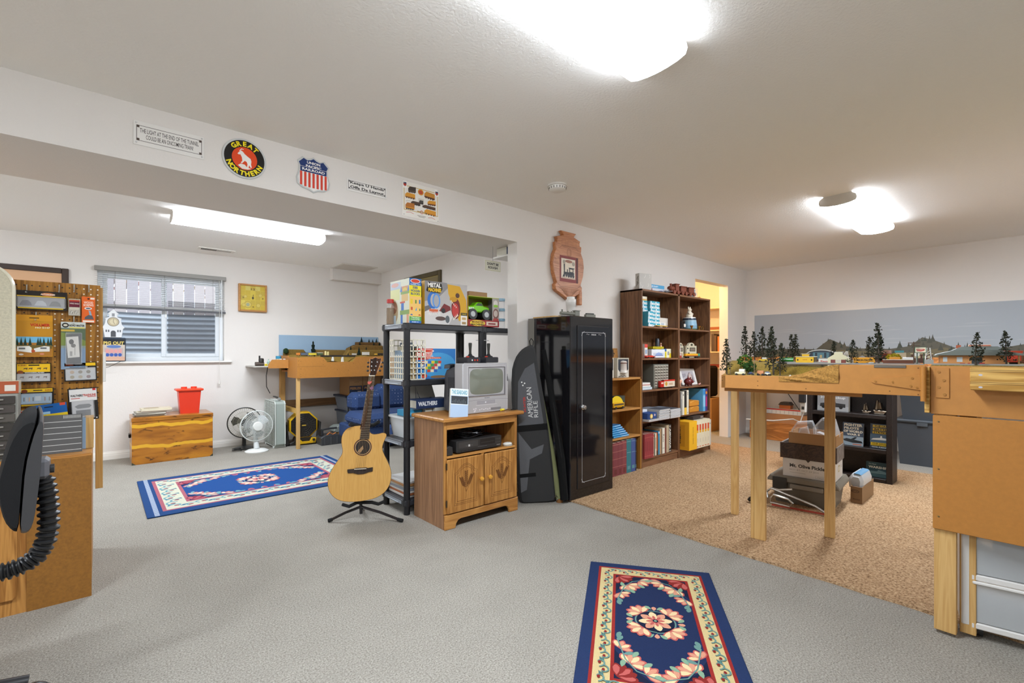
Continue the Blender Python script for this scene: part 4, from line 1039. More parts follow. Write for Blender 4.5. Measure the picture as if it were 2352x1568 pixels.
def model_train(t,L,kind,col):
 g=G()
 for i in range(int(L/.026)):ob('wheel',G().cyl((-L/2+.018+i*.026,-.014,.009),(-L/2+.018+i*.026,.014,.009),.009,'#45443c',12),'satin',t)
 g.box(-L/2,-.013,.014,L/2,.013,.02,col,.001)
 if kind=='loco':
  g.cyl((-L/2+.012,0,.038),(L*.22,0,.038),.014,col,14).cyl((-L/2+.03,0,.045),(-L/2+.03,0,.07),.006,col,10,.008).ball((-L*.1,0,.052),.008,col,10,6).ball((L*.08,0,.052),.008,col,10,6)
  g.box(L*.2,-.016,.02,L*.42,.016,.064,col,.002).box(L*.17,-.019,.064,L*.46,.019,.068,col,.001).box(-L/2-.01,-.012,.006,-L/2+.004,.012,.016,col,.002)
 else:
  g.box(-L/2+.006,-.015,.02,L/2-.006,.015,.045,col,.002).box(-L/2+.016,-.011,.045,L/2-.02,.011,.056,'#3d3c34',.002)
 ob('body',g,'satin',t)
t=thing('pewter_locomotive','grey pewter model steam locomotive on the black cabinet','model train',(3.02,2.70,TZ),-.12);model_train(t,.235,'loco','#77766a')
t=thing('pewter_tender','grey pewter model tender standing apart on the right of the black cabinet','model train',(3.285,2.70,TZ),-.2);model_train(t,.12,'tender','#77766a')
t=thing('white_jar','white lidded jar on the black cabinet below the wooden plaque','jar',(3.21,2.86,TZ))
ob('jar_body',G().lathe([(0,0),(.028,0),(.04,.10),(.042,.13),(.045,.135),(.045,.16),(0,.16)],'#d9d7d2',24),'plastic',t)
ob('lid',G().lathe([(0,.16),(.047,.16),(.047,.185),(.036,.19),(.036,.21),(0,.21)],'#e4e2de',24),'plastic',t)
solo('wood_plank',bx(2.83,2.70,TZ,3.07,2.96,TZ+.012,'#c9a468',.002),'pine_z','thin pale wooden plank lying on the black cabinet behind the locomotive','board')

# ================================================================== bookcases
def bookcase(name,label,x0,W,D,y0,H_,shelves,side,face,base,z0=.0,back=None):
 """shelves: heights of the shelf tops"""
 t=thing(name,label,'bookcase',(x0,y0,z0));th=.018
 ob('side_panel',bx(0,0,0,th,D,H_,'#ccc',.001),side,t);ob('side_panel',bx(W-th,0,0,W,D,H_,'#ccc',.001),side,t)
 ob('top_panel',bx(0,0,H_-th,W,D,H_+.001,'#ccc',.001),face,t)
 ob('back_panel',bx(th,D-.006,0,W-th,D-.002,H_-th),back or side,t)
 for z in shelves:ob('shelf',bx(th,.002,z-th,W-th,D-.006,z,'#ccc',.001),face,t)
 if base:ob('plinth',bx(th,.01,0,W-th,.022,base),face,t)
 return t
SY=2.745;TC=.015
bookcase('tall_bookcase','tall walnut-coloured bookcase next to the low honey-coloured one',4.160,.738,.262,SY,1.84,[z-TC for z in(.107,.49,.811,1.142,1.475)],'walnut_z','walnut_x',.09,TC)
bookcase('tall_bookcase','tall walnut-coloured bookcase beside the closet doorway',4.899,.738,.262,SY,1.84,[z-TC for z in(.107,.492,.811,1.138,1.473)],'walnut_z','walnut_x',.09,TC)
bookcase('low_bookcase','low honey-coloured bookcase between the black cabinet and the tall bookcases',3.39,.768,.262,SY,.935,[z-TC for z in(.369,.644)],'honey_z','honey_x',0,TC)
TOP=1.8575
# ---- on top of the tall bookcases
t=thing('marbled_frame','grey marbled block frame standing on the left end of the bookcase top','frame',(4.20,2.80,TOP),-.25)
g=bx(0,0,0,.17,.06,.168,'#b5b1aa',.003);rr=random.Random(2);a=Art(g,(0,0,0)).size(.17,.168)
for i in range(14):x,z=rr.random(),rr.random();a.line([(x,z),(x+rr.uniform(-.12,.12),z+.12),(x+rr.uniform(-.1,.1),z+.22)],.004,rr.choice(['#6a655e','#8a857e','#d8d4cc']))if z<.75 and .15<x<.85 else 0
a=Art(g,(0,.06,0),(0,-1,0)).size(.06,.168)
for i in range(9):z=rr.random()*.8;a.line([(rr.random()*.8+.1,z),(rr.random()*.8+.1,z+.15)],.006,'#5a544c')
ob('block',g,'card',t)
pbox('aircraft_kit_box','flat blue and white aircraft kit box on the bookcase top','kit box',(4.44,2.84,TOP),.29,.14,.085,'#d6d8dc',
lambda a:(a.rect(0,.55,1,1,'#4a9cc8'),a.rect(0,0,1,.55,'#c8ccd4'),a.poly([(.25,.1),(.8,.35),(.95,.3),(.5,.02)],'#5a6488'),a.rect(.1,.1,.22,.5,'#8a4a5a'),a.text('AIRCRAFT',.1,.66,.6,.86,'#e8f0f4',.02)),rz=-.04)
t=thing('model_jet','small grey model jet in front of the aircraft kit box','model',(4.70,2.79,TOP))
ob('fuselage',G().tube([(-.06,.0,.02),(0,0,.024),(.06,0,.02)],.009,'#8a8a90',10,radii=[.002,.010,.005]),'satin',t)
ob('wings',G().prism([(-.01,0),(.03,.055),(.045,.055),(.03,0),(.045,-.055),(.03,-.055)],.018,.022,'#9a9aa0','z'),'satin',t);ob('tail',bx(.04,-.002,.02,.058,.002,.048,'#77777c'),'satin',t);ob('stand',bx(-.02,-.015,0,.02,.015,.016,'#4a4a4a'),'satin',t)
def wood_train(label,loc,kind):
 t=thing('wooden_train',label,'toy train',loc,-.1,'wooden train on the bookcase top')
 for x in(-.035,.035):
  for y in(-.042,.042):ob('wheel',G().cyl((x,y-.006,.022),(x,y+.006,.022),.022,'#7a4028',16),'redwood',t)
 g=bx(-.065,-.035,.022,.065,.035,.04,'#ccc',.003)
 if kind=='loco':
  g.box(.0,-.036,.04,.062,.036,.112,'#ccc',.002).box(-.006,-.042,.112,.07,.042,.12,'#ccc',.002).cyl((-.07,0,.066),(.0,0,.066),.026,'#ccc',16).cyl((-.045,0,.085),(-.045,0,.12),.010,'#ccc',12,.013).cyl((-.085,0,.066),(-.07,0,.066),.020,'#ccc',14)
 else:g.box(-.05,-.034,.04,.05,.034,.094,'#ccc',.002).box(-.058,-.042,.094,.058,.042,.103,'#ccc',.002)
 ob('body',g,'redwood',t)
wood_train('reddish wooden toy locomotive on the bookcase top',(4.87,2.80,TOP),'loco')
wood_train('reddish wooden toy wagon coupled right behind the wooden locomotive',(5.03,2.79,TOP),'car')
wood_train('reddish wooden toy wagon at the right end, beside the glass block',(5.19,2.78,TOP),'car')
t=thing('glass_block','pale bubbled glass block standing on the right of the bookcase top','ornament',(5.32,2.80,TOP))
g=bx(0,0,0,.115,.05,.125,'#c0ced6',.008);ob('block',g,'clear_plastic',t);g=G()
for x,z,r in((.04,.085,.022),(.075,.05,.025),(.035,.035,.016),(.085,.095,.012)):ob('bubble',G().ball((x,.025,z),r,'#a8bcc8',12,8),'gloss',t)
t=thing('orange_tag','tiny orange marker on the right end of the bookcase top','marker',(5.47,2.80,TOP));ob('block',bx(0,0,0,.035,.02,.02,'#e0a040'),'card',t);ob('pin',G().cyl((.026,.01,.02),(.026,.01,.038),.002,'#a86a20',6),'card',t)

# ---- left tall case, top bay: model kit boxes
def kit(label,x,y,z,col='#2f9fb4',grp='turquoise kit boxes'):
 return pbox('kit_box',label,'kit box',(x,y,z),.091,.125,.0392,'#3a9db0',
lambda a:(a.rect(0,0,1,1,'#dfe6e6'),a.rect(0,.55,1,1,'#2f9fb8'),a.rect(.06,.62,.3,.9,'#dfe9ea'),a.rect(.62,.1,.94,.45,'#b8c8cc'),a.rect(.06,.16,.4,.26,'#7a9098')),
lambda a:(a.rect(0,0,1,1,'#3f9db0'),),group=grp)
z0=1.4765;L='turquoise and white model kit box stacked in the top left bookcase bay'
first=kit(L,4.505,2.80,z0)
for k in range(7):
 for x,y in((4.505,2.80),(4.411,2.80),(4.312,2.762 if k<4 else 2.83)):
  if(k,x)!=(0,4.505):dup(first,(x+.0005*(k%3),y+.002*((k*3)%4),z0+k*.0396))
for k in range(8):dup(first,(4.212+.0005*(k%2),2.868,z0+k*.0396))
pbox('kit_box','small cream and orange kit box on top of the turquoise stack','kit box',(4.318,2.84,z0+7*.0396+.0003),.088,.10,.045,'#e2d9bc',lambda a:(a.rect(0,0,1,.4,'#d6a85a'),a.rect(.1,.5,.6,.8,'#f0eadc')))
t=thing('bird_picture','small standing picture of a dark bird beside the turquoise boxes','picture',(4.755,2.95,1.477),(-.1,0,0))
g=bx(0,0,0,.12,.01,.25,'#ddd8cc',.002);a=Art(g,(0,0,0)).size(.12,.25);a.rect(.12,.1,.88,.9,'#cfc8b8');a.poly([(.4,.35),(.6,.38),(.58,.75),(.45,.82)],'#2c2626');a.rect(.35,.15,.65,.35,'#a88a78');ob('card',g,'card',t)
pbox('building_kit_box','white and red building kit box in front of the bird picture','kit box',(4.615,2.87,1.477),.26,.09,.115,'#d9d2c6',lambda a:(a.rect(0,.6,.3,1,'#d2553c'),a.rect(.3,.15,.8,.55,'#e9e6e0'),a.rect(.45,.2,.7,.5,'#b9c2c8'),a.rect(.9,0,1,.3,'#3a4a8a'),a.rect(0,.0,.3,.3,'#c8c0b4')))
t=thing('model_crane','flat yellow and black model wagon in front of the kit boxes','model',(4.48,2.765,1.477));ob('deck',bx(0,0,.008,.22,.03,.018,'#d8a83a',.002),'satin',t);ob('truck',bx(.02,.004,0,.06,.026,.009,'#2a2a28'),'satin',t);ob('truck',bx(.15,.004,0,.19,.026,.009,'#2a2a28'),'satin',t)
# ---- right tall case, top bay
t=thing('black_mug','black mug with a white picture in the top right bookcase bay','mug',(5.10,2.84,1.475))
g=G().lathe([(0,0),(.036,0),(.052,.085),(.054,.09),(.05,.09),(.035,.01),(0,.01)],'#221d1b',24);ob('cup',g,'gloss',t);ob('picture',bx(-.01,-.05,.025,.03,-.046,.06,'#d8d0c4'),'card',t)
ob('handle',G().tube([(-.045,0,.07),(-.075,0,.065),(-.075,0,.035),(-.04,0,.025)],.006,'#221d1b',8),'gloss',t)
t=thing('painted_jar','blue and green painted stoneware jar in the top right bookcase bay','jar',(5.36,2.87,1.475))
ob('jar_body',G().lathe([(0,0),(.085,0),(.09,.015),(.088,.055),(.082,.10),(.08,.118),(.082,.125),(.078,.14),(0,.14)],['#3a4a5a','#4a6a4a','#7aa0b4','#8ab0c4','#9ab8c4','#2c3a4c','#2c3a4c','#3a4a5c'],28),'gloss',t)
ob('lid',G().lathe([(0,.14),(.074,.14),(.072,.152),(.03,.158),(0,.158)],'#e6e0d4',26),'gloss',t)
t=thing('gnome_figurine','cream ceramic figurine sitting on top of the painted jar','figurine',(5.36,2.87,1.633))
ob('body',G().lathe([(0,0),(.038,0),(.042,.02),(.032,.05),(.022,.068),(0,.07)],'#e6dcc8',18),'gloss',t);ob('head',G().ball((0,-.004,.086),(.026,.025,.024),'#e2d4bc',14,10),'gloss',t)
ob('ear',G().ball((-.022,0,.11),(.009,.007,.016),'#e6dcc8',10,6),'gloss',t);ob('ear',G().ball((.02,0,.11),(.009,.007,.016),'#e6dcc8',10,6),'gloss',t)
ob('arm',G().tube([(-.03,0,.055),(-.042,-.02,.04),(-.02,-.035,.035)],.008,'#e6dcc8',8),'gloss',t);ob('arm',G().tube([(.03,0,.055),(.042,-.02,.04),(.02,-.035,.035)],.008,'#e6dcc8',8),'gloss',t)
t=thing('brass_ring','gold key ring ornament at the right of the top right bookcase bay','ornament',(5.555,2.80,1.475));ob('ring',G().tube([(.024*math.cos(2*PI*i/20),0,.027+.024*math.sin(2*PI*i/20))for i in range(20)],.003,'#caa860',6,True),'metal',t);ob('stem',G().cyl((-.02,0,.008),(-.07,-.01,.004),.003,'#caa860',6),'metal',t)
for x,lab in((5.225,'small brass cup left of the painted jar base'),(5.405,'small brass cup right in front of the painted jar')):
 t=thing('brass_cup',lab,'cup',(x,2.768,1.475));ob('cup',G().lathe([(0,0),(.016,0),(.006,.012),(.010,.02),(.02,.045),(.018,.045),(0,.02)],'#c8a050',16),'metal',t)
# ---- second bay, left
z=1.144
pbox('red_white_box','red and white leaning sausage-shaped carton in the second bookcase bay','carton',(4.30,2.80,z),.06,.05,.145,'#d9d4cc',lambda a:(a.rect(0,.75,1,1,'#d2483a'),a.rect(0,0,1,.2,'#d2483a'),a.rect(.2,.3,.8,.6,'#8aa0b8')),rz=.05)
pbox('pink_box','small pale carton behind the red and white one','carton',(4.215,2.85,z),.07,.06,.17,'#c8bdb4',lambda a:(a.rect(0,0,1,.3,'#d8604a'),a.rect(.3,.6,.7,.9,'#8a98b0')))
pbox('brown_box','dark brown carton at the back of the second bookcase bay','carton',(4.41,2.93,z),.13,.06,.155,'#5a4438',lambda a:(a.rect(.3,.3,.8,.8,'#7a5a58'),))
t=thing('red_model_car','red model race car lying at the front of the second bookcase bay','model car',(4.35,2.77,z));ob('body',G().prism([(-.08,.006),(-.075,.02),(-.02,.028),(.02,.027),(.08,.016),(.085,.006)],-.018,.018,'#d03a2a','y',.004),'gloss',t)
for x in(-.05,.05):ob('wheel',G().cyl((x,-.021,.008),(x,.021,.008),.008,'#222',10),'satin',t)
t=thing('blister_package','clear packaged white and blue model car in the second bookcase bay','package',(4.42,2.79,z));g=bx(0,.0,0,.26,.06,.092,'#dfe2e6',.004);a=Art(g,(0,0,0)).size(.26,.092);a.rect(.1,.25,.9,.6,'#c2c8d4');a.poly([(.25,.3),(.8,.3),(.75,.55),(.5,.65),(.35,.55)],'#8fa4d0');a.rect(.2,.25,.85,.32,'#4a5a9a');ob('window_box',g,'gloss',t)
pbox('yellow_kit_box','yellow kit box standing right of the clear package','kit box',(4.684,2.83,z),.19,.09,.10,'#dcc93a',lambda a:(a.rect(0,.7,.5,1,'#3a6a9a'),a.rect(.5,0,1,1,'#e6e0c0'),a.rect(.8,0,1,.5,'#e8cc2a'),a.rect(.6,.3,.8,.7,'#9a9a9a'),a.rect(.1,.2,.4,.5,'#b8a81c')))
pbox('yellow_kit_box','long flat yellow kit box lying across the top','kit box',(4.62,2.90,1.2445),.22,.09,.024,'#d9c21e',lambda a:(a.rect(.05,.2,.95,.8,'#a89a1c'),))
t=thing('dark_bottle','dark grey cylinder standing on the flat yellow box','bottle',(4.77,2.94,1.2687));ob('can',G().lathe([(0,0),(.024,0),(.024,.075),(.02,.082),(.02,.095),(0,.095)],'#3a3e46',18),'plastic',t);ob('wire',G().tube([(.02,0,.05),(.06,-.01,.03),(.085,-.015,.002)],.0025,'#6a6a6a',6),'metal',t)
t=thing('wooden_peg_doll','tiny pinkish peg figure on the flat yellow box','figurine',(4.825,2.93,1.2687));ob('body',G().lathe([(0,0),(.014,0),(.01,.02),(.006,.024),(.011,.034),(.008,.044),(0,.046)],'#d8a080',14),'gloss',t)
# ---- second bay, right
z=1.14
def frontage(label,x,W,h,loc_y=2.88):
 t=thing('model_storefront',label,'model building',(x,loc_y,z));n=12
 top=[(W*.5+W*.28*math.cos(PI*i/n),h*.82+h*.18*math.sin(PI*i/n))for i in range(n+1)]
 ob('facade',G().prism([(0,0),(W,0),(W,h*.8),(W*.8,h*.8)]+top+[(W*.2,h*.8),(0,h*.8)],0,.03,'#d9cdb0','y',.002),'card',t)
 g=G();a=Art(g,(0,0,0)).size(W,h);a.ell(.5,.86,.12,.07,'#4a4a3a');a.frame(.02,.02,.98,.78,.003,'#6a7a6a');a.rect(.3,.42,.85,.68,'#3a4438');a.rect(.36,.46,.8,.64,'#8a7a6a');a.ell(.12,.62,.06,.06,'#3a3a34');a.rect(.12,.05,.3,.34,'#4a4038');a.rect(.4,.05,.88,.3,'#c8b894')
 ob('details',g,'card',t,smooth=False)
frontage('cream model storefront with arched gable, the narrower of two',5.19,.13,.18,2.92);frontage('wide cream model storefront with arched gable on the right',5.35,.25,.185,2.90)
t=thing('yellow_diesel_model','yellow model diesel locomotive in front of the model storefronts','model train',(5.27,2.78,z))
g=G().box(-.19,-.017,.014,.16,.017,.02,'#3a3a3a').box(-.185,-.015,.02,.10,.015,.05,'#e2a81e',.003).box(.10,-.016,.02,.15,.016,.052,'#3a8a6a',.003).box(-.18,-.0155,.024,.14,-.0148,.030,'#a83a2a');ob('body',g,'satin',t)
for x in(-.15,-.11,.07,.11):ob('wheel',G().cyl((x,-.014,.008),(x,.014,.008),.008,'#222',10),'satin',t)
pbox('small_red_box','small red and white box left of the yellow model diesel','box',(4.985,2.80,z),.07,.05,.055,'#a83a34',lambda a:(a.rect(.1,.5,.9,.95,'#c8b8b0'),));pbox('white_small_box','white carton on the small red box','carton',(5.0,2.81,z+.0555),.05,.03,.095,'#d8d4cc',lambda a:(a.rect(.1,.5,.9,.9,'#b8a8a0'),))
# ---- third bay, left
z=.8125
t=thing('drawer_organizer','grey cabinet of many small clear drawers in the left tall bookcase','drawer organizer',(4.475,2.80,z))
W,D,Hh=.30,.16,.262
ob('housing',bx(0,.004,0,W,D,Hh,'#6a6a60',.002),'satin',t)
for i in range(5):
 for j in range(8):
  x=.012+i*.0556;zz=.010+j*.0306;dw=ob('drawer',bx(x,-.002,zz,x+.052,.004,zz+.027,'#a8a294',.001),'plastic',t)if(i,j)==(0,0)else None
  if dw:dw0=dw;ob('pull',bx(x+.016,-.008,zz+.016,x+.036,-.002,zz+.020,'#d8d4c8'),'plastic',dw);ob('dark_slot',bx(x+.004,-.0025,zz+.003,x+.048,-.0018,zz+.013,'#5a544a'),'plastic',dw)
  else:
   c=dw0.copy();COL.objects.link(c);c.parent=t;c.location=(i*.0556,0,j*.0306)
   for ch in list(dw0.children):e=ch.copy();COL.objects.link(e);e.parent=c
t=thing('red_model_truck','red and cream boxed delivery truck model in the left tall bookcase','model truck',(4.545,2.762,z));g=bx(.07,0,.012,.295,.03,.09,'#d8cbb4',.002).box(.0,0,.012,.07,.03,.08,'#b82a20',.003).box(.07,-.0005,.074,.295,.03,.0905,'#c43a2c');a=Art(g,(.07,0,.012)).size(.225,.078);a.ell(.2,.45,.1,.3,'#c8963a');a.rect(.45,.25,.8,.55,'#c2a488');a=Art(g,(0,0,.012)).size(.07,.068);a.rect(.2,.55,.8,.8,'#e8c8b8');ob('body',g,'gloss',t)
for x in(.03,.12,.25):ob('wheel',G().cyl((x,.001,.012),(x,.03,.012),.012,'#26221f',12),'satin',t)
for k,(c,lab)in enumerate((('#b9c8d0','pale blue paper pad under the pile in the left tall bookcase'),('#d8d4cc','white booklet in the middle of the small pile'),('#c2564c','thin red booklet near the top of the small pile'),('#dcd8d0','white booklet on top of the small pile'))):
 pbox('booklet',lab,'booklet',(4.185+.004*k,2.765+.006*k,z+[0,.028,.046,.052][k]),.20-.02*(k>0),.16,[.027,.017,.005,.02][k],c,lambda a:(a.rect(0,.4,1,.55,'#e8e8e4'),))
# ---- third bay, right
z=.8125
t=thing('white_framed_photo','white framed photograph of a steam locomotive leaning in the right tall bookcase','photo frame',(5.225,2.885,z+.003),(-.28,.03,0))
W,Hh=.375,.205
g=bx(0,0,0,W,.012,Hh,'#e6e2dc',.002);a=Art(g,(0,0,0)).size(W,Hh);a.rect(.13,.16,.87,.84,'#b8b2b4');a.poly([(.4,.2),(.8,.25),(.78,.6),(.6,.78),(.42,.5)],'#7a6a68');a.ell(.64,.52,.1,.2,'#c8b4ac');a.rect(.13,.16,.87,.24,'#8f8a86');a.poly([(.13,.4),(.38,.55),(.36,.7),(.13,.66)],'#9a949a');a.ell(.5,.4,.05,.1,'#a8605a');a.ell(.6,.4,.03,.2,'#d8ccc4');ob('mount',g,'card',t)
t=thing('round_piggy_bank','dark red round piggy bank in front of the framed photograph','piggy bank',(5.19,2.79,z));ob('body',G().ball((0,0,.05),(.056,.05,.042),'#6a2a2a',22,14),'gloss',t)
for x,y in((-.03,-.02),(.03,-.02),(-.03,.02),(.03,.02)):ob('foot',G().cyl((x,y,0),(x,y,.022),.010,'#5a2222',10),'gloss',t)
ob('snout',G().cyl((0,-.048,.05),(0,-.060,.05),.014,'#7a3434',14),'gloss',t);ob('ear',G().ball((-.03,-.01,.092),(.012,.006,.012),'#5a2222',10,6),'gloss',t);ob('ear',G().ball((.03,-.01,.092),(.012,.006,.012),'#5a2222',10,6),'gloss',t)
t=thing('pink_pig_figurine','pale pink pig figurine at the left edge of the right tall bookcase','figurine',(4.975,2.80,z));ob('body',G().ball((0,0,.045),(.042,.03,.032),'#d9a488',16,10),'gloss',t);ob('head',G().ball((.032,-.01,.062),(.022,.02,.021),'#dcaa90',14,9),'gloss',t)
for x in(-.024,.024):
 for y in(-.014,.014):ob('leg',G().cyl((x,y,0),(x,y,.03),.009,'#cf9a80',8),'gloss',t)
t=thing('white_looped_handle','thin white looped handle standing behind the pink pig','handle',(4.985,2.93,z));ob('loop',G().tube([(-.03,0,0),(-.035,0,.12),(-.01,0,.19),(.02,0,.2),(.04,0,.16),(.045,0,.06),(.04,0,0)],.006,'#e0dcd4',8),'plastic',t)
t=thing('tiny_pig','tiny red and white pig trinket at the right corner of the photograph','figurine',(5.40,2.765,z));ob('body',G().ball((0,0,.012),(.018,.012,.012),'#c88a80',12,8),'gloss',t);ob('head',G().ball((.012,-.006,.02),.008,'#d8a8a0',10,6),'gloss',t)
# ---- fourth bay, left: magazines and a blue box
z=.4915
rr=random.Random(4)
for k,(x,n_,lab)in enumerate(((4.205,2,'left'),(4.40,9,'middle'),(4.625,8,'right'))):
 proto=None
 for i in range(n_):
  W=.19 if k==0 else .205
  lb=('white magazine lying in the %s pile of the left tall bookcase, fourth bay'%lab)
  if proto is None:proto=pbox('magazine',lb,'magazine',(x,2.69,z),W,.27,.0118,'#cdcbc8',lambda a:(a.rect(0,.75,1,1,'#5a5a60'),a.rect(.0,.1,1,.3,'#e6e4e2')),top=lambda a:(a.rect(.02,.02,.98,.98,'#4e5058'),a.rect(.1,.6,.9,.9,'#8a8f9a')),group='magazine pile, '+lab)
  else:dup(proto,(x+rr.uniform(-.004,.004),2.69+rr.uniform(-.006,.004),z+i*.0122),rr.uniform(-.012,.012))
pbox('blue_kit_box','dark blue box with a yellow figure on the magazines in the left tall bookcase','kit box',(4.20,2.70,z+.0248),.165,.10,.062,'#2a4a86',lambda a:(a.rect(.0,0,1,1,'#24447e'),a.ell(.42,.45,.16,.4,'#d8b048'),a.ell(.45,.45,.08,.25,'#f0dca0'),a.rect(.05,.1,.2,.9,'#1a3460'),a.ell(.8,.6,.08,.2,'#c8b0b0')))
pbox('white_card','white card box lying behind the dark blue box','box',(4.185,2.805,z+.0248),.17,.12,.085,'#d4d8de')
# ---- fourth bay, right: binders
z=.493
for k,(x,W,h,c,sp,lab)in enumerate(((4.922,.030,.262,'#8f8d88',lambda a:(a.rect(.2,.7,.8,.9,'#b8b4ac'),),'thin grey binder at the left end of the binder row'),(4.954,.042,.268,'#d9d4c4',lambda a:(a.ell(.5,.85,.25,.04,'#77736a'),a.rect(.0,.0,.06,1,'#a8a292')),'cream binder with a small ring hole near the spine top'),(4.998,.05,.272,'#26221f',lambda a:(a.rect(0,0,1,.3,'#e2b43a'),),'black binder with a yellow lower spine'),(5.05,.046,.278,'#d8d2c0',lambda a:(a.ell(.5,.86,.32,.06,'#8a8272'),a.ell(.5,.86,.2,.036,'#d8d2c0'),a.rect(.35,.04,.65,.1,'#77706a')),'cream binder with a large ring hole, right of the black one'))):
 book(lab,(x,2.735,z),W,.22,h,c,sp,name='binder',cat='binder')
for k,lab in enumerate(('lower orange paper bag package lying in the right tall bookcase','upper orange paper bag package lying in the right tall bookcase')):
 t=thing('orange_package',lab,'package',(5.225,2.79,z+k*.071));ob('wrapper',G().prism([(0,0),(.22,0),(.225,.03),(.215,.064),(.10,.068),(.005,.062),(-.004,.03)],0,.16,'#d08a2c','y',.006),'satin',t);ob('flap',G().prism([(.01,.04),(.11,.066),(.215,.045),(.215,.056),(.11,.0685),(.01,.056)],-.003,.0,'#e0a24a','y'),'satin',t)
book('wide light blue book near the right end of the right tall bookcase',(5.485,2.76,z),.055,.19,.27,'#5aa8d8',lambda a:(a.rect(0,.2,1,.7,'#8cc4e4'),a.rect(.2,.75,.8,.95,'#2f7ab8')));book('purple book with an orange badge at the right end of the right tall bookcase',(5.545,2.76,z),.05,.19,.27,'#4a3a80',lambda a:(a.ell(.5,.82,.4,.07,'#e08a2c'),a.rect(.2,.2,.8,.65,'#c23a6a')))
pbox('dark_blue_folder','dark blue folder leaning at the back between packages and blue book','folder',(5.30,2.962,z),.16,.012,.27,'#1f3a5a')
# ---- bottom bay, left: books
z=.1085;G1=None
for i in range(5):book('dark red volume of the matched set at the left of the bottom bay',(4.185+i*.0335,2.725,z),.0325,.20,.253,'#8f3438',lambda a:(a.rect(.0,.85,1,.87,'#b05a50'),a.rect(0,.1,1,.12,'#b05a50'),a.rect(.3,.3,.7,.7,'#7a2a2e')),group='matched dark red volumes')
specs=[(.055,.235,'#d8ccb0',lambda a:(a.text('RAILWAYS',.55,.1,.9,.8,'#5a3a34',.03,rot=-1),a.rect(.55,.85,.95,.95,'#c8403a')),'cream book with dark vertical lettering next to the red set'),(.016,.232,'#3a2f2a',None,'thin dark brown book right of the cream one'),(.028,.236,'#d9d0ba',lambda a:(a.rect(.2,.3,.8,.8,'#a89a80'),),'narrow cream book left of the orange one'),(.020,.24,'#b85a2c',lambda a:(a.rect(.1,0,.9,.2,'#2a1f1a'),),'narrow orange-red book left of the small olive one'),(.016,.205,'#5a4a38',None,'small dark olive book in the bottom bay'),(.028,.25,'#2f88b0',lambda a:(a.rect(.2,.9,.8,.98,'#d8e4e8'),),'bright teal blue book in the bottom bay'),(.038,.272,'#a88a68',None,'tan book right of the teal one'),(.012,.27,'#2a241e',None,'thin black book beside the white tall book'),(.050,.276,'#d9d2c2',lambda a:(a.text('Rails',.2,.45,.8,.75,'#3a3430',.0,rot=-1),a.rect(.1,.2,.9,.22,'#8a8478')),'tall white book with script lettering'),(.034,.268,'#7a4a3c',None,'reddish brown book in the bottom bay'),(.052,.298,'#b3a184',None,'tall buff book next to the black one')]
x=4.3545
for w_,h,c,sp,lab in specs:
 book(lab,(x,2.755,z),w_-.001,.19,h,c,sp);x+=w_
book('tall black book with big white vertical letters at the right end',(x,2.757,z),.05,.19,.302,'#221e1b',lambda a:(a.text('AIRWAR',.25,.1,.75,.86,'#e9e4da',.05,rot=-1),a.rect(.2,.02,.8,.06,'#b8b0a4'),a.rect(.3,.89,.7,.96,'#b8b0a4')))
# ---- bottom bay, right
pbox('yellow_carton','large bright yellow carton standing out of the bottom right bay','carton',(4.92,2.635,.1085),.175,.26,.32,'#e2a81c',lambda a:(a.rect(.02,.02,.98,.98,'#e8b020'),a.text('THE GENERAL STORE COLLECTION',.45,.2,.55,.8,'#8a5a14',.02,rot=1)),
lambda a:(a.rect(.02,.02,.98,.98,'#d89a18'),a.rect(.2,.12,.8,.88,'#c08410'),a.text('COLLECTION',.38,.2,.62,.8,'#3a2a0c',.04,rot=1)))
for i in range(5):
 book('cream binder with a red and yellow spine label in the bottom right bay',(5.10+i*.064,2.645,.1085),.063,.26,.318,'#ded4b8',lambda a:(a.rect(.12,.62,.75,.85,'#cc4a24'),a.rect(.12,.55,.75,.64,'#e0a824'),a.rect(.1,.04,.75,.07,'#c8603c'),a.rect(.3,.2,.6,.35,'#cfc6ae')),group='cream binders with red labels',name='binder',cat='binder')
book('plain grey-white binder at the right end of the bottom right bay',(5.422,2.655,.1085),.05,.25,.30,'#cfc9bb',lambda a:(a.ell(.5,.85,.2,.03,'#6a665c'),),name='binder',cat='binder')
pbox('dark_tray','dark flat box lying on top of the cream binders','box',(5.13,2.70,.4275),.25,.16,.035,'#3a302c',lambda a:(a.rect(.7,.2,.95,.8,'#8a7a70'),))
# ---- low bookcase
z=.9515
def stein_box(lab,x,y,W):
 t=thing('stein_box',lab,'boxed stein',(x,y,z));g=bx(0,0,0,W,.10,.195,'#d2ccbc',.002);a=Art(g,(0,0,0)).size(W,.195);a.rect(.06,.22,.94,.94,'#2c3038');a.rect(.0,.95,1,1,'#b8b29f');a.poly([(.06,.22),(.3,.22),(.06,.42)],'#d2ccbc');a.poly([(.94,.22),(.7,.22),(.94,.42)],'#d2ccbc');ob('carton',g,'card',t)
 ob('stein',G().lathe([(0,.045),(.052,.045),(.055,.055),(.046,.075),(.044,.14),(.048,.15),(.04,.165),(0,.175)],['#8a8478','#d8d2c8','#d8d2c8','#c9beb4','#7a5048','#c9beb4','#b8b8b8'],24,(W/2,.012,0)),'gloss',t)
stein_box('boxed ceramic beer stein in the window of its carton, fully visible',3.80,2.78,.19);stein_box('boxed ceramic beer stein half hidden by the black cabinet',3.58,2.80,.19)
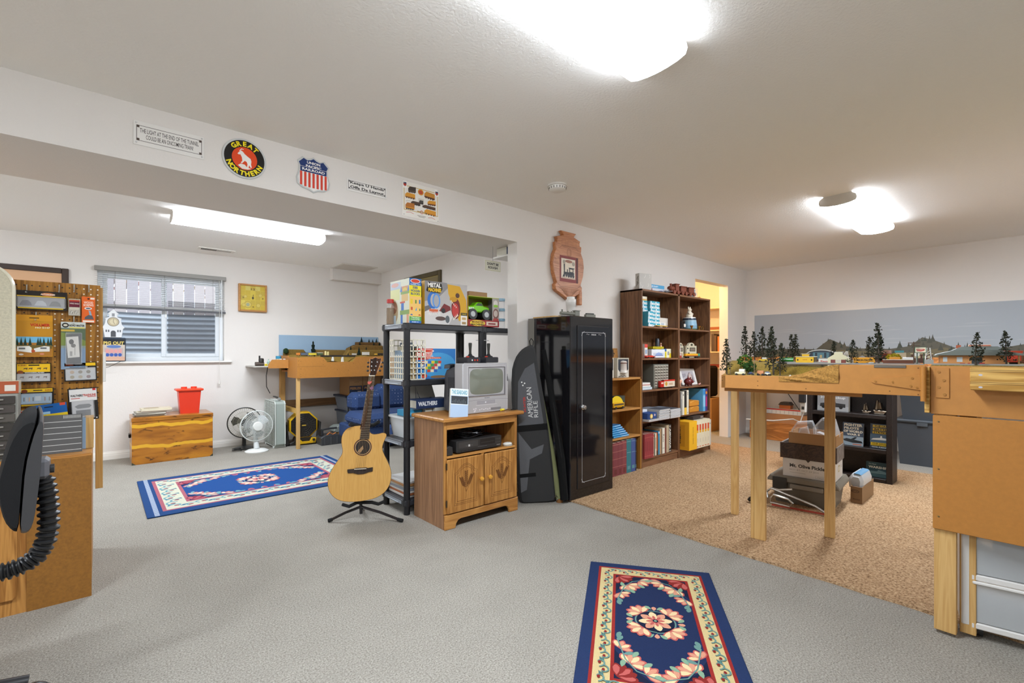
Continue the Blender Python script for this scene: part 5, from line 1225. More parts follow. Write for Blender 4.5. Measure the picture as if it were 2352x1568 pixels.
t=thing('wooden_relief','small carved wooden train relief leaning behind the boxed steins','wall plaque',(3.72,2.96,z),(-.08,0,0));g=bx(0,0,0,.36,.02,.295,'#a8804e',.004);ob('board',g,'honey_x',t);g=G();a=Art(g,(0,0,0)).size(.36,.295);a.rect(.3,.78,.85,.84,'#5a4228');a.rect(.62,.8,.8,.95,'#4a3824');a.ell(.38,.74,.05,.05,'#4a3824');a.ell(.55,.74,.05,.05,'#4a3824');a.ell(.74,.74,.06,.06,'#4a3824');a.frame(.03,.03,.97,.97,.004,'#8a6438');ob('relief',g,'card',t,smooth=False)
t=thing('eyeglasses','folded dark eyeglasses lying in front of the boxed stein','eyeglasses',(3.86,2.765,z));ob('frame',G().tube([(-.06,0,.012),(-.03,-.008,.02),(0,0,.014),(.03,-.008,.02),(.06,0,.012)],.004,'#2a2624',6),'gloss',t)
t=thing('model_bus_package','yellow model bus with its round yellow package in the low bookcase','model bus',(3.84,2.79,.6465));g=bx(-.11,-.016,.014,.07,.016,.06,'#dda624',.004);a=Art(g,(-.11,-.016,.014)).size(.18,.046);a.rect(.06,.5,.94,.85,'#5a5040');a.rect(0,.2,1,.26,'#2a2418');ob('bus_body',g,'gloss',t)
for x in(-.07,.04):ob('wheel',G().cyl((x,-.018,.013),(x,.018,.013),.013,'#222',12),'satin',t)
ob('round_card',G().prism([(.115*math.cos(PI*i/16)-.01,.01+.115*math.sin(PI*i/16))for i in range(17)],.02,.024,'#e8c81e','y'),'card',t);ob('backing_box',bx(-.03,.03,0,.14,.10,.12,'#3a4038',.002),'card',t)
rr=random.Random(11);z=.3715
for i in range(7):
 book_lab='small blue paperback in the slumped fan of blue books in the low bookcase'
 pass
proto=pbox('blue_paperback','glossy blue paperback from the slumped pile in the low bookcase','book',(3.72,2.765,z),.25,.16,.017,'#2f86c0',lambda a:(a.rect(0,.25,1,.85,'#5aaade'),a.rect(.5,.3,1,.8,'#9cc8e4')),group='slumped blue paperbacks',mat='gloss')
for i in range(1,6):dup(proto,(3.72-.014*i,2.765+.002*i,z+i*.0195),(0,0,.03*i))
pbox('blue_paperback','loose patterned blue paperback at the left of the slumped pile','book',(3.60,2.80,z),.09,.15,.05,'#3a5a8a',lambda a:(a.rect(.1,.2,.5,.6,'#8aa0c0'),a.rect(.6,.5,.9,.9,'#c8d0d8')))
x=3.52
for k,(c,w_,h,lab,grp)in enumerate((('#75322e',.077,.318,'row',1),('#7a3838',.077,.318,'',1),('#7c3a40',.075,.318,'',1),('#7a3a40',.068,.320,'',1),('#823e42',.070,.324,'',1),('#2f7078',.078,.328,'teal volume between the maroon and the blue ones on the floor',0),('#3f5288',.072,.326,'blue volume right of the teal one on the floor',0),('#1a2034',.018,.32,'very dark blue thin volume at the right end of the floor row',0))):
 f=(lambda a:(a.rect(0,.93,1,.95,'#a86a60'),a.rect(0,.72,1,.735,'#a86a60'),a.rect(0,.50,1,.515,'#a86a60'),a.rect(0,.27,1,.285,'#a86a60'),a.rect(.2,.04,.8,.2,'#6a2c2c')))if grp else(lambda a:(a.rect(.1,.93,.9,.94,'#8ab0b0'),a.rect(.1,.6,.9,.61,'#8ab0b0'),a.rect(.2,.1,.8,.2,'#5a8a90')))
 book('maroon bound volume with ridged spine standing on the floor' if grp else lab,(x,2.735,.0155),w_-.001,.24,h,c,f,group='maroon bound volumes' if grp else None);x+=w_

# ================================================================== closet contents seen through the doorway
t=thing('closet_shelving','warm-lit wooden shelves on the right wall of the closet','shelves',(7.42,3.16,0))
for z in(1.935,1.575,1.226,.968,.30):
 ob('shelf',bx(0,0,z-.02,.37,1.44,z,'#d8c4a4',.002),'satin',t)
ob('upright',bx(0,1.42,0,.37,1.44,2.0,'#d8c4a4'),'satin',t)
for k,(y,w_,h,c)in enumerate(((3.34,.04,.28,'#3a2a2a'),(3.385,.05,.24,'#a8622c'),(3.44,.055,.23,'#c87a2c'),(3.50,.05,.24,'#b86a28'),(3.555,.04,.26,'#5a4434'),(3.60,.045,.28,'#4a3a34'))):
 book('%s book on the lit closet shelf, %s from the doorway'%(('dark','rust','orange','amber','brown','blackish')[k],('nearest','second','third','fourth','fifth','sixth')[k]),(7.43,y,1.2275),w_,.2,h,c,rz=PI/2*0-PI/2)
pbox('brown_tray','brown flat basket on the upper closet shelf','tray',(7.44,3.42,1.5765),.25,.3,.045,'#8a4a24');pbox('red_tray','dark red flat box on the middle closet shelf','box',(7.44,3.42,.9695),.25,.3,.05,'#7a2a1c')
t=thing('black_suitcase','black upright suitcase on the closet floor','suitcase',(7.08,3.46,.50));ob('shell',bx(0,0,.02,.3,.22,.5,'#1f1b18',.03),'fabric',t);ob('handle',G().tube([(.1,.1,.5),(.1,.1,.53),(.2,.1,.53),(.2,.1,.5)],.008,'#2a2622',8),'plastic',t)
pbox('cardboard_carton','tan cardboard carton of odds and ends under the black suitcase in the closet','carton',(7.02,3.40,0),.40,.35,.50,'#b98a50')

# ================================================================== pegboard and work desk on the left
K=1.06
def pg(x0,x1,z0,z1):return x0*K,x1*K,1.185+(z0-1.185)*K,1.185+(z1-1.185)*K
PY=3.30
t=thing('work_desk','oak work desk with a brown hardboard end panel, left edge of the photo','desk',(0,0,0))
ob('desktop',bx(-1.75,3.10,.672,-.032,3.85,.70,'#ccc',.003),'oak_x',t)
ob('hardboard_panel',bx(-.257,3.095,.0,-.034,3.105,.688),'hardboard',t)
ob('front_panel',bx(-1.75,3.10,0,-.252,3.118,.672,'#ccc'),'oak_z',t)
ob('door',G().prism([(-.60,.07),(-.298,.07),(-.287,.085),(-.287,.64),(-.298,.655),(-.60,.655)],3.082,3.10,'#ccc','y',.006),'oak_z',t)
ob('side_panel',bx(-.056,3.106,0,-.036,3.84,.672),'oak_z',t)
t=thing('pegboard','brown woodgrain pegboard hung with model parts behind the desk','pegboard',(0,0,0))
x0,x1,z0,z1=pg(-.305,-.002,.885,1.526)
g=G().box(x0,PY,z0,x1,PY+.006,z1);ob('board',g,'peg',t)
g=G();a=Art(g,(0,PY,0)).size(1,1)
for i in range(12):
 for j in range(25):
  x=x0+.014+i*.0270;z=z1-.024-j*.0270
  if z>z0+.01:a.ell(x,z,.0034,.0034,'#e6ddcc' if(i>8 and j<17)or(i in(5,6)and 4<j<12)else '#1f140a',10)
ob('peg_holes',g,'card',t,smooth=False)
ob('batten',bx(-.022,PY+.007,.476,.008,PY+.05,z1-.01,'#ccc',.001),'stud',t)
solo('white_tube',bx(.0075,PY-.03,1.04,.020,PY-.01,1.195,'#dcdad4',.002),'plastic','white plastic strip sticking out at the pegboard right edge','strip')
def hook(x,z,label):
 t=thing('peg_hook',label,'hook',(x,PY,z));ob('shank',G().tube([(0,0,.008),(0,-.01,.008),(0,-.012,-.02),(0,-.02,-.03),(0,-.05,-.031)],.0028,'#c9c9c4',8),'metal',t)
for x,z,lab in((-.257,1.497,'chrome hook holding the left end of the long vehicle package'),(-.149,1.507,'chrome hook holding the right end of the long vehicle package'),(-.097,1.512,'chrome hook above the small nail pack'),(-.044,1.517,'chrome hook above the orange card'),(-.227,1.372,'chrome hook above the mustard caravan kit'),(-.098,1.36,'chrome hook above the grey green signal pack')):
 a_,b_,c_,d_=pg(x,x,z,z);hook(a_,c_,lab)
def card(name,label,x0,x1,z0,z1,col,painter,tilt=0,y=0,blister=None,col2=None):
 x0,x1,z0,z1=pg(x0,x1,z0,z1);W,H_=x1-x0,z1-z0
 t=thing(name,label,'package',(x0,PY-.020-y,z0),(0,tilt,0))
 g=bx(0,0,0,W,.0015,H_,col,.0005);painter(Art(g,(0,0,0)).size(W,H_));ob('card',g,'gloss',t)
 if blister:b=blister;ob('blister',bx(b[0]*W,-.014,b[1]*H_,b[2]*W,-.0005,b[3]*H_,'#ffffff',.004),'clear_plastic',t)
 return t
card('vehicle_package','long black and yellow blister pack of grey vehicles, top of the pegboard',-.295,-.121,1.390,1.478,'#2a2522',lambda a:(a.rect(.04,.68,.96,.74,'#d8b030'),a.rect(.06,.06,.92,.14,'#e0bc34'),a.ell(.62,.84,.13,.09,'#c8784a'),a.text('AUTOSCENES',.48,.80,.76,.88,'#e8e0d0',.03),a.rect(.06,.16,.94,.66,'#8c8a8c'),[a.poly([(.08+.28*i,.22),(.32+.28*i,.22),(.30+.28*i,.38),(.24+.28*i,.50),(.14+.28*i,.48)],['#4c4858','#b8b8bc','#5a5a58'][i])for i in range(3)]),blister=(.04,.12,.97,.68))
card('nail_package','small clear pack of wire nails with a dark red label',-.117,-.075,1.370,1.451,'#b5a98e',lambda a:(a.rect(.05,.5,.95,.88,'#6a2434'),a.rect(.05,.84,.95,.93,'#b8402c'),a.text('WIRE NAILS',.1,.68,.9,.76,'#d8ccc0',.02),a.rect(.1,.36,.9,.5,'#d9cca8'),[a.line([(.1+.1*(i%8),.08+.03*(i%5)),(.25+.08*(i%8),.3-.04*(i%4))],.0015,'#d8d4c4' if i%2 else '#6a6458')for i in range(16)]),blister=(.02,.02,.98,.5))
card('wood_screw_package','bright orange card with white lettering and a screw, top right',-.070,-.021,1.338,1.465,'#e0662a',lambda a:(a.rect(.64,.9,.95,.97,'#eee2d0'),a.ell(.5,.92,.09,.03,'#2a1a10'),a.text('WOOD',.15,.73,.85,.82,'#f6d8c4',.03),a.text('SCREWS',.12,.63,.88,.72,'#f6d8c4',.03),a.ell(.48,.55,.28,.05,'#f2e6da'),a.ell(.48,.55,.2,.025,'#4a5a6a'),a.poly([(.5,.48),(.66,.46),(.76,.26),(.58,.28)],'#8fa4b4'),a.poly([(.2,.13),(.9,.13),(.78,.28),(.5,.30),(.25,.22)],'#5a5a60'),a.rect(.08,.02,.92,.09,'#ecdccb')))
card('caravan_kit','mustard boxed kit showing two white caravans under trees',-.299,-.170,1.172,1.365,'#b87f1e',lambda a:(a.rect(0,.86,1,1,'#c98c22'),a.rect(.40,.92,.65,.94,'#3a2810'),a.rect(0,.5,1,.86,'#bd8420'),a.text('VOLLMER',.42,.73,.93,.80,'#b8341c',.05),a.text('HO 5147',.55,.68,.93,.72,'#e6d8b0',.03),
a.rect(.03,.02,.98,.48,'#a8702a'),a.rect(.03,.34,.98,.48,'#6fb0d0'),[a.poly([(x-.05,.26),(x+.05,.26),(x,.47)],'#23382a')for x in(.1,.2,.3,.42,.62,.68,.77,.88,.95)],a.rect(.03,.2,.98,.28,'#6a5a2a'),a.poly([(.1,.14),(.46,.10),(.46,.22),(.40,.26),(.1,.25)],'#e2e0d8'),a.poly([(.52,.12),(.92,.13),(.92,.25),(.78,.26),(.52,.20)],'#dedcd4'),a.rect(.14,.18,.3,.22,'#6a6a6a'),a.rect(.68,.19,.84,.23,'#6a6a6a'),a.ell(.5,.14,.05,.03,'#b8502c'),a.ell(.2,.06,.06,.02,'#d8d0c0'),a.ell(.72,.07,.06,.02,'#d0846a')),y=.012)
card('signal_package','grey green blister card with a signal part and white barcode label',-.143,-.056,1.112,1.339,'#8a9890',lambda a:(a.rect(0,.88,1,1,'#c8ccc4'),a.ell(.18,.93,.14,.05,'#1f1d1b'),a.ell(.18,.93,.09,.025,'#c8c4b0'),a.text('ROAD MASTER',.34,.905,.96,.95,'#2a2a26',.04),a.rect(.34,.87,.96,.89,'#d8c84a'),a.rect(0,.5,1,.86,'#5a6a52'),a.poly([(0,.78),(.5,.74),(1,.6),(1,.5),(0,.5)],'#7a8a4a'),a.rect(0,.8,.55,.84,'#c8a84a'),a.rect(0,0,1,.45,'#7f95ac'),a.poly([(.22,.12),(.80,.12),(.84,.76),(.2,.74)],'#4a4a48'),a.poly([(.28,.24),(.76,.26),(.70,.70),(.20,.68)],'#d4d0c8'),a.ell(.42,.58,.1,.055,'#4a4844'),a.ell(.5,.5,.1,.04,'#6a6660'),[a.rect(.36+.02*i,.28,.37+.02*i,.38,'#2a2a28')for i in range(5)],a.rect(.55,.3,.57,.5,'#8a867e')),blister=(.18,.1,.86,.78))
def deer(a,items,z0_):
 for x in items:a.poly([(x,z0_),(x+.02,z0_+.07),(x+.09,z0_+.08),(x+.10,z0_),(x+.12,z0_+.09),(x+.13,z0_+.14),(x+.02,z0_+.12)],'#5a4430')
card('deer_package','yellow and black blister card of small deer figures on the left',-.291,-.176,1.056,1.143,'#201c1a',lambda a:(a.rect(.03,.53,.97,.96,'#e6b81e'),a.rect(.35,.86,.66,.92,'#231d18'),a.text('SCENIC',.05,.85,.3,.93,'#8a3a1c',.03),deer(a,(.2,.34,.58,.76),.62),a.ell(.12,.52,.09,.1,'#8a4a1c'),a.text('WOODLAND',.24,.47,.8,.52,'#e6e2da',.04),a.rect(.03,.04,.97,.44,'#b5b4b2'),deer(a,(.1,.34,.54,.76),.16)),blister=(.03,.03,.97,.46))
card('parts_package','yellow and black blister card of six small brown parts on the right',-.131,-.014,1.053,1.144,'#201c1a',lambda a:(a.rect(.02,.80,.97,.96,'#e6b81e'),a.rect(.34,.84,.62,.89,'#231d18'),a.text('SCENIC',.05,.82,.3,.90,'#8a3a1c',.03),a.text('WOODLAND',.16,.72,.72,.77,'#e6e2da',.04),a.rect(.05,.06,.96,.70,'#b9b8b6'),[a.ell(.24+.25*(i%3),.22+.26*(i//3),.07,.09,['#8a7a4a','#9a8a6a','#6a3a34','#b0906a','#7a6a4a','#6a5a3a'][i],8)for i in range(6)]),tilt=-.03,blister=(.04,.05,.97,.72))
card('people_package','yellow and blue blister card of tiny people figures',-.281,-.167,.944,1.027,'#201c1a',lambda a:(a.rect(.04,.78,.96,.97,'#e0b41e'),a.rect(.4,.85,.66,.90,'#231d18'),a.ell(.15,.84,.09,.1,'#7a3a1c'),a.text('SCENIC',.74,.82,.95,.92,'#8a3a1c',.03),a.rect(.06,.14,.94,.70,'#8fb0c8'),a.rect(.06,.02,.94,.1,'#e0b41e'),[a.rect(x,.28,x+.035,.5,c)for x,c in((.12,'#3a3430'),(.2,'#c8c4bc'),(.27,'#d89a4a'),(.38,'#20242c'),(.72,'#8a5a4a'),(.85,'#3a3a44'))],a.rect(.45,.3,.62,.55,'#c9d4dc')),blister=(.05,.12,.95,.72))
card('track_parts_package','black and white blister card of dark track parts, lower right',-.113,-.007,.862,1.018,'#1f1c1b',lambda a:(a.rect(.05,.60,.98,.97,'#d9d6d2'),a.text('WALTHERS',.08,.74,.5,.81,'#2a2624',.04),a.text('TRAINLINE',.50,.74,.95,.81,'#b83a2c',.04),a.rect(.1,.68,.4,.70,'#b83a2c'),a.rect(.65,.71,.95,.73,'#b83a2c'),a.rect(.84,.91,.95,.97,'#c02a2a'),a.rect(.12,.06,.84,.60,'#b8b4b2'),a.poly([(.2,.44),(.35,.5),(.7,.5),(.78,.44),(.7,.38),(.3,.37)],'#4a4a48'),a.rect(.24,.14,.74,.32,'#2a2a2a'),a.ell(.93,.05,.03,.02,'#d0ccc8')),tilt=-.05,y=.012,blister=(.1,.05,.88,.62))
card('aircraft_card','blue and yellow header card of a small plane kit',-.230,-.113,.845,.947,'#23589a',lambda a:(a.rect(0,.72,1,1,'#1f5a9c'),a.rect(.35,.84,.6,.88,'#1a1c20'),a.rect(.8,.88,.96,1,'#c8503a'),a.rect(.04,.55,.5,.66,'#9ac0d8'),a.rect(0,.18,1,.54,'#d9b82a'),a.poly([(.1,.4),(.5,.3),(.55,.22),(.62,.32),(.9,.42),(.6,.4)],'#5a5a20'),a.rect(0,0,1,.16,'#4a5a74')),tilt=-.10,y=.022)
card('railcar_card','grey and red header card peeking out left of the plane kit',-.279,-.205,.836,.926,'#a8a29c',lambda a:(a.rect(0,.35,.35,.95,'#b83428'),a.text('HISCO',.03,.6,.33,.74,'#e8dcd4',.04),a.rect(.4,.72,.95,.84,'#c8c4be')),tilt=-.10,y=.008)
card('pen_package','white blister card with a slim grey pen and blue dots',-.205,-.120,.720,.854,'#d6d3cc',lambda a:(a.poly([(.55,0),(1,0),(1,.38)],'#232120'),a.text('1',.84,.10,.92,.2,'#e8e4dc',.05),a.ell(.68,.88,.11,.06,'#3a6aa8'),a.ell(.72,.70,.11,.06,'#3a6aa8'),a.poly([(.2,.92),(.27,.92),(.42,.1),(.33,.08)],'#8f8c88'),a.rect(.5,.25,.68,.55,'#c2bfb8')),tilt=-.08,y=.03,blister=(.16,.06,.7,.94))
t=thing('scribed_sheet','dark grey scribed plastic sheet leaning under the pegboard','sheet',(-.225,PY-.12,.7005),(-.28,.0,0));g=bx(0,0,0,.155,.004,.19,'#4a4846');a=Art(g,(0,0,0)).size(.155,.19)
for i in range(6):a.rect(.02,.06+i*.15,.98,.075+i*.15,'#b8b6b2')
for i in range(14):a.rect(.55+.03*i,.9,.56+.03*i,.98,'#c8c6c0')if i<14 else 0
ob('sheet',g,'satin',t)
solo('pale_blue_strip',bx(-.072,PY-.05,.7005,-.058,PY-.03,.86,'#8fa8c0',.001),'plastic','narrow pale blue plastic strip right of the scribed sheet','strip')
solo('pine_offcut',bx(-.060,PY-.045,.7005,-.028,PY-.027,.87,'#ccc',.001),'pine_z','upright pine offcut standing at the desk right corner','board')
# ---- cream case, drawer cabinet, papers
t=thing('cream_case','cream speckled metal case with rounded top corner at the left edge','case',(0,0,0))
P=[(-.75,.703),(-.308,.703),(-.308,1.46)]+[(-.408+.10*math.cos(PI/2*i/10),1.49+.115*math.sin(PI/2*i/10))for i in range(11)]+[(-.75,1.605)]
ob('shell',G().prism(P,3.225,3.292,'#c9c1a8','y',.004),'cream_speckle',t)
ob('rolled_edge',G().tube([(-.310,3.227,.71),(-.310,3.227,1.46)]+[(-.410+.10*math.cos(PI/2*i/10),3.227,1.49+.113*math.sin(PI/2*i/10))for i in range(11)],.007,'#d8d2bc',8),'gloss',t)
t=thing('small_parts_cabinet','small grey steel cabinet of dark drawers on the desk','drawer organizer',(-.62,2.99+.115,.7005))
ob('housing',bx(0,.012,0,.334,.112,.305,'#9a9a92',.003),'satin',t)
for k in range(7):ob('drawer',bx(.012,.0,.012+k*.041,.326,.012,.048+k*.041,['#3a3632','#4a4440','#3f3a36','#3a3632','#55504a','#4a4440','#3f3a36'][k],.002),'plastic',t)
for k in range(7):ob('pull',bx(.20,-.008,.03+k*.041,.29,.0,.036+k*.041,'#8f8a82',.001),'plastic',t)
pbox('small_carton','white and red-brown carton on top of the grey drawer cabinet','carton',(-.60,3.115,1.006),.316,.095,.055,'#d9cfbc',lambda a:(a.rect(.8,0,1,1,'#a8502c'),a.rect(.86,.2,.97,.7,'#d8d0c4'),a.rect(.1,.3,.7,.4,'#b8a890')))
solo('paper_sheet',bx(-.62,3.102,.7005,-.36,3.30-.20,.702,'#dcdcd6'),'card','loose white paper lying at the desk front edge','paper')if False else None

# ================================================================== office chair, cut by the left edge
t=thing('office_chair','black office chair at the left edge, its back seen from the side','office chair',(0,0,0))
shell=[(-.132,1.002),(-.129,.981),(-.134,.871),(-.142,.762),(-.152,.668),(-.161,.636),(-.173,.629),(-.185,.635),(-.18,.728),(-.173,.849),(-.156,.943),(-.14,1.001)]
pad=[(-.141,1.001),(-.157,.943),(-.174,.849),(-.181,.728),(-.186,.635),(-.199,.641),(-.217,.676),(-.228,.738),(-.233,.792),(-.218,.869),(-.202,.937),(-.179,.988),(-.156,1.004)]
def slab(poly,col,rnd):
 """profile swept across the chair's width, edges drawn in so the ends are rounded"""
 cx_=sum(p[0]for p in poly)/len(poly);cz_=sum(p[1]for p in poly)/len(poly);n=len(poly);g=G();vs=[];st=12
 for k in range(st+1):
  u=k/st;y=.42*u;e=abs(2*u-1);s_=(1-e**6*rnd)
  vs+=[(cx_+(p[0]-cx_)*s_-.085*y,2.03+y,cz_+(p[1]-cz_)*s_)for p in poly]
 fs=[(k*n+i,k*n+(i+1)%n,(k+1)*n+(i+1)%n,(k+1)*n+i)for k in range(st)for i in range(n)]+[tuple(range(n))[::-1],tuple(st*n+i for i in range(n))]
 return g.add(vs,fs,col)
ob('back_shell',slab(smooth_poly(shell,1),'#3c3c3e',.12),'plastic',t)
ob('back_pad',slab(smooth_poly(pad,1),'#232324',.15),'fabric',t)
ob('height_bracket',bx(-.153,2.06,.795,-.122,2.14,.858,'#5a5a5e',.010),'plastic',t)
ob('bracket_knob',G().cyl((-.121,2.10,.82),(-.112,2.10,.82),.014,'#2a2a2c',14),'plastic',t)
pts=[(-.137,.795),(-.129,.745),(-.125,.69),(-.125,.635),(-.133,.585),(-.15,.551),(-.178,.530),(-.21,.522),(-.245,.520),(-.285,.520),(-.33,.52)]
Q=[]
for i in range(len(pts)-1):
 for k in range(10):f_=k/10;Q.append((pts[i][0]+(pts[i+1][0]-pts[i][0])*f_,2.10,pts[i][1]+(pts[i+1][1]-pts[i][1])*f_))
ob('bellows',G().tube(Q,.02,'#1b1b1c',16,radii=[.0275 if(i//2)%2 else .0195 for i in range(len(Q))]),'plastic',t)
ob('seat',bx(-.86,1.85,.44,-.33,2.36,.53,'#232324',.03),'fabric',t);ob('seat_pan',bx(-.80,1.9,.41,-.40,2.3,.44,'#2f2f31',.01),'plastic',t)
ob('column',G().cyl((-.60,2.10,.10),(-.60,2.10,.41),.028,'#1d1d1e',16),'plastic',t)
for k in range(5):
 a_=-.02+2*PI*k/5;e=(-.60+.40*math.cos(a_),2.10+.40*math.sin(a_))
 ob('base_leg',G().tube([(-.60,2.10,.19),(-.60+.3*math.cos(a_),2.10+.3*math.sin(a_),.185),(e[0]+.03*math.cos(a_),e[1]+.03*math.sin(a_),.165)],.026,'#262628',12,radii=[.032,.024,.022]),'plastic',t)
 cs=ob('caster',G().cyl((e[0]-.012*math.sin(a_)+.05*math.cos(a_),e[1]+.012*math.cos(a_)+.05*math.sin(a_),.03),(e[0]-.036*math.sin(a_)+.05*math.cos(a_),e[1]+.036*math.cos(a_)+.05*math.sin(a_),.03),.029,'#18181a',16).cyl((e[0]+.036*math.sin(a_)+.05*math.cos(a_),e[1]-.036*math.cos(a_)+.05*math.sin(a_),.03),(e[0]+.012*math.sin(a_)+.05*math.cos(a_),e[1]-.012*math.cos(a_)+.05*math.sin(a_),.03),.029,'#18181a',16),'plastic',t)
 ob('caster_hood',G().ball((e[0]+.04*math.cos(a_),e[1]+.04*math.sin(a_),.115),(.045,.045,.04),'#1c1c1e',14,8).cyl((e[0]+.04*math.cos(a_),e[1]+.04*math.sin(a_),.03),(e[0]+.04*math.cos(a_),e[1]+.04*math.sin(a_),.12),.010,'#1c1c1e',8),'plastic',cs)

# ================================================================== back room: window sill, chest, clock, pictures
t=thing('pig_tin','square tin with cartoon pigs on the window sill, partly behind the pegboard','tin',(.005,6.925,1.101))
g=bx(0,0,0,.21,.095,.27,'#3a4450',.008);a=Art(g,(0,0,0)).size(.21,.27);a.rect(.04,.04,.96,.94,'#c2b8ac');a.rect(.04,.70,.96,.94,'#262c34');a.text("PIG OUT",.08,.70,.92,.84,'#d9c26a',.04);a.rect(.04,.04,.96,.2,'#d0a890');a.ell(.5,.62,.3,.06,'#5a78b0');a.rect(.12,.2,.88,.56,'#b8a8a8')
for i in range(4):a.ell(.24+i*.17,.43,.08,.09,'#d89a94',14);a.ell(.24+i*.17,.28,.08,.07,'#3f5fa8',14)
ob('tin',g,'gloss',t)
ob('sill_cable',G().tube([(.2,-.02,.003),(.16,-.045,-.0),(.06,-.05,-.06),(-.05,-.02,-.09)],.003,'#3a3a3a',6),'plastic',t)
t=thing('church_clock','white church-shaped clock standing on the tin at the window','clock',(.105,6.95,1.372))
P=[(-.072,0),(.072,0),(.086,.10),(.10,.108),(.074,.145),(.066,.20),(.074,.212),(.05,.222),(.036,.228),(.036,.255),(.05,.262),(0,.318),(-.05,.262),(-.036,.255),(-.036,.228),(-.05,.222),(-.074,.212),(-.066,.20),(-.074,.145),(-.10,.108),(-.086,.10)]
ob('body',G().prism(P,-.03,.03,'#d9dbdc','y',.003),'satin',t)
g=G();a=Art(g,(0,-.03,0)).size(1,1);a.ell(0,.175,.052,.052,'#77746a',28);a.ell(0,.175,.046,.046,'#b9ab8c',28);a.ell(0,.175,.03,.03,'#cfc4a4',24);a.line([(0,.175),(.012,.15)],.003,'#2a2824');a.line([(0,.175),(.004,.21)],.0024,'#2a2824')
a.ell(0,.055,.022,.022,'#4a4c50',16,0,PI);a.rect(-.022,.006,.022,.056,'#4a4c50');[a.rect(x-.006,.06,x+.006,.085,'#5a5c60')for x in(-.06,-.04,.04,.06)];a.rect(-.012,.235,.012,.27,'#8a8c90');ob('face',g,'card',t,smooth=False)

t=thing('cedar_chest','polished cedar chest with dark knots below the window','chest',(.247,6.42,0))
W,D,Hh=.735,.47,.502
ob('body',bx(0,0,.0,W,D,.455,'#ccc',.002),'cedar',t);ob('lid',bx(-.004,-.005,.457,W+.004,D+.003,Hh,'#ccc',.004),'cedar',t)
for x0,x1 in((-.001,.03),(W-.03,W+.001)):ob('corner_foot',G().prism([(x0,0),(x1,0),(x1 if x0<0 else x1,.03 if x0>0 else 0.004),(x0,.03 if x0<0 else .004)],-.002,.0,'#3a3a2a','y'),'card',t)
ob('handle',bx(-.02,.18,.27,-.001,.30,.31,'#2a2622',.004),'metal',t)
rr=random.Random(6)
for k in range(7):
 pbox('magazine','magazine on the cedar chest, %s in the loose stack'%['lowest','second from bottom','third from bottom','in the middle','third from top','second from top','topmost'][k],'magazine',(.262+rr.uniform(0,.03)+(.05 if k>3 else 0),6.49+rr.uniform(0,.03),.5025+k*.0115),.27,.21,.0110,['#c9c2b4','#6a6458','#d2ccc0','#8a8478','#b8b0a0','#d8d0bc','#cdc4a8'][k],rz=rr.uniform(-.06,.08),
top=lambda a:(a.rect(.05,.05,.95,.95,'#c8bfa8'),a.rect(.1,.3,.6,.8,'#9a8a6a')))
t=thing('red_bucket','red plastic storage bucket with studded lid on the cedar chest','bucket',(.775,6.62,.5025))
ob('body',tub_g(-.108,-.085,.108,.085,.255,.018,'#d2361c'),'plastic',t)
ob('lid',bx(-.132,-.105,.258,.132,.105,.282,'#dc4322',.006),'plastic',t)
for x in(-.05,.045):ob('stud',G().lathe([(0,.28),(.030,.28),(.030,.302),(.028,.304),(0,.304)],'#d83c1e',20,(x,-.02,0)),'plastic',t)

def picture(name,label,loc,rz,W,H_,fr,inner,col,painter,fw=.05):
 t=thing(name,label,'picture',loc,rz)
 g=G()
 for p in((0,0,fw,H_),(W-fw,0,W,H_),(fw,0,W-fw,fw),(fw,H_-fw,W-fw,H_)):g.box(p[0],-.026,p[1],p[2],0,p[3],fr,.005)
 ob('frame',g,'satin',t)
 g=bx(fw-.012,-.014,fw-.012,W-fw+.012,-.002,H_-fw+.012,inner);painter(Art(g,(fw-.012,-.014,fw-.012)).size(W-2*fw+.024,H_-2*fw+.024));ob('canvas',g,'card',t)
picture('dark_framed_picture','dark framed picture with a warm tan image, mostly behind the pegboard',(-1.18,YF-.001,1.40),0,.92,.70,'#3a2c24','#c79a72',None,lambda a:(a.rect(0,.5,1,1,'#d0a47c'),a.poly([(0,.5),(.4,.62),(.7,.55),(1,.65),(1,.4),(0,.4)],'#b4845c')),.055)
picture('gold_framed_painting','brown landscape painting in a dark gold frame on the end wall behind the toys',(XE-.001,6.08,1.62),-PI/2,.96,.645,'#4f4426','#6a5a34',None,lambda a:(a.frame(0,0,1,1,.03,'#8a7a44'),a.rect(.04,.5,.96,.95,'#7a6c48'),a.rect(.04,.05,.96,.5,'#5a4a2c'),a.ell(.4,.6,.2,.2,'#4a5a4a'),a.ell(.7,.5,.15,.25,'#4f4424')),.06)
t=thing('square_wall_clock','square oak wall clock with a yellow patchwork face beside the window','clock',(1.345,YF-.001,1.745))
W=.335;Hh=.36
g=G()
for p in((0,0,.022,Hh),(W-.022,0,W,Hh),(.022,0,W-.022,.022),(.022,Hh-.022,W-.022,Hh)):g.box(p[0],-.045,p[1],p[2],0,p[3],'#ccc',.004)
ob('frame',g,'honey_x',t)
g=bx(.02,-.03,.02,W-.02,-.004,Hh-.02,'#c9b23c');a=Art(g,(.02,-.03,.02)).size(W-.04,Hh-.04);rr=random.Random(8)
for i in range(5):
 for j in range(5):a.rect(i*.2+.01,j*.2+.01,i*.2+.19,j*.2+.19,rr.choice(['#cdb63c','#c4a930','#d4c052','#bda438','#c9bb5e']))if(i,j)!=(2,2)else 0
for x,z,r in((.3,.22,.15),(.14,.2,.08),(.72,.2,.09),(.2,.55,.07),(.8,.62,.08),(.62,.84,.06)):a.ell(x,z,r,r*.95,'#b09a3c',20);a.ell(x,z,r*.8,r*.75,'#ccb858',20)
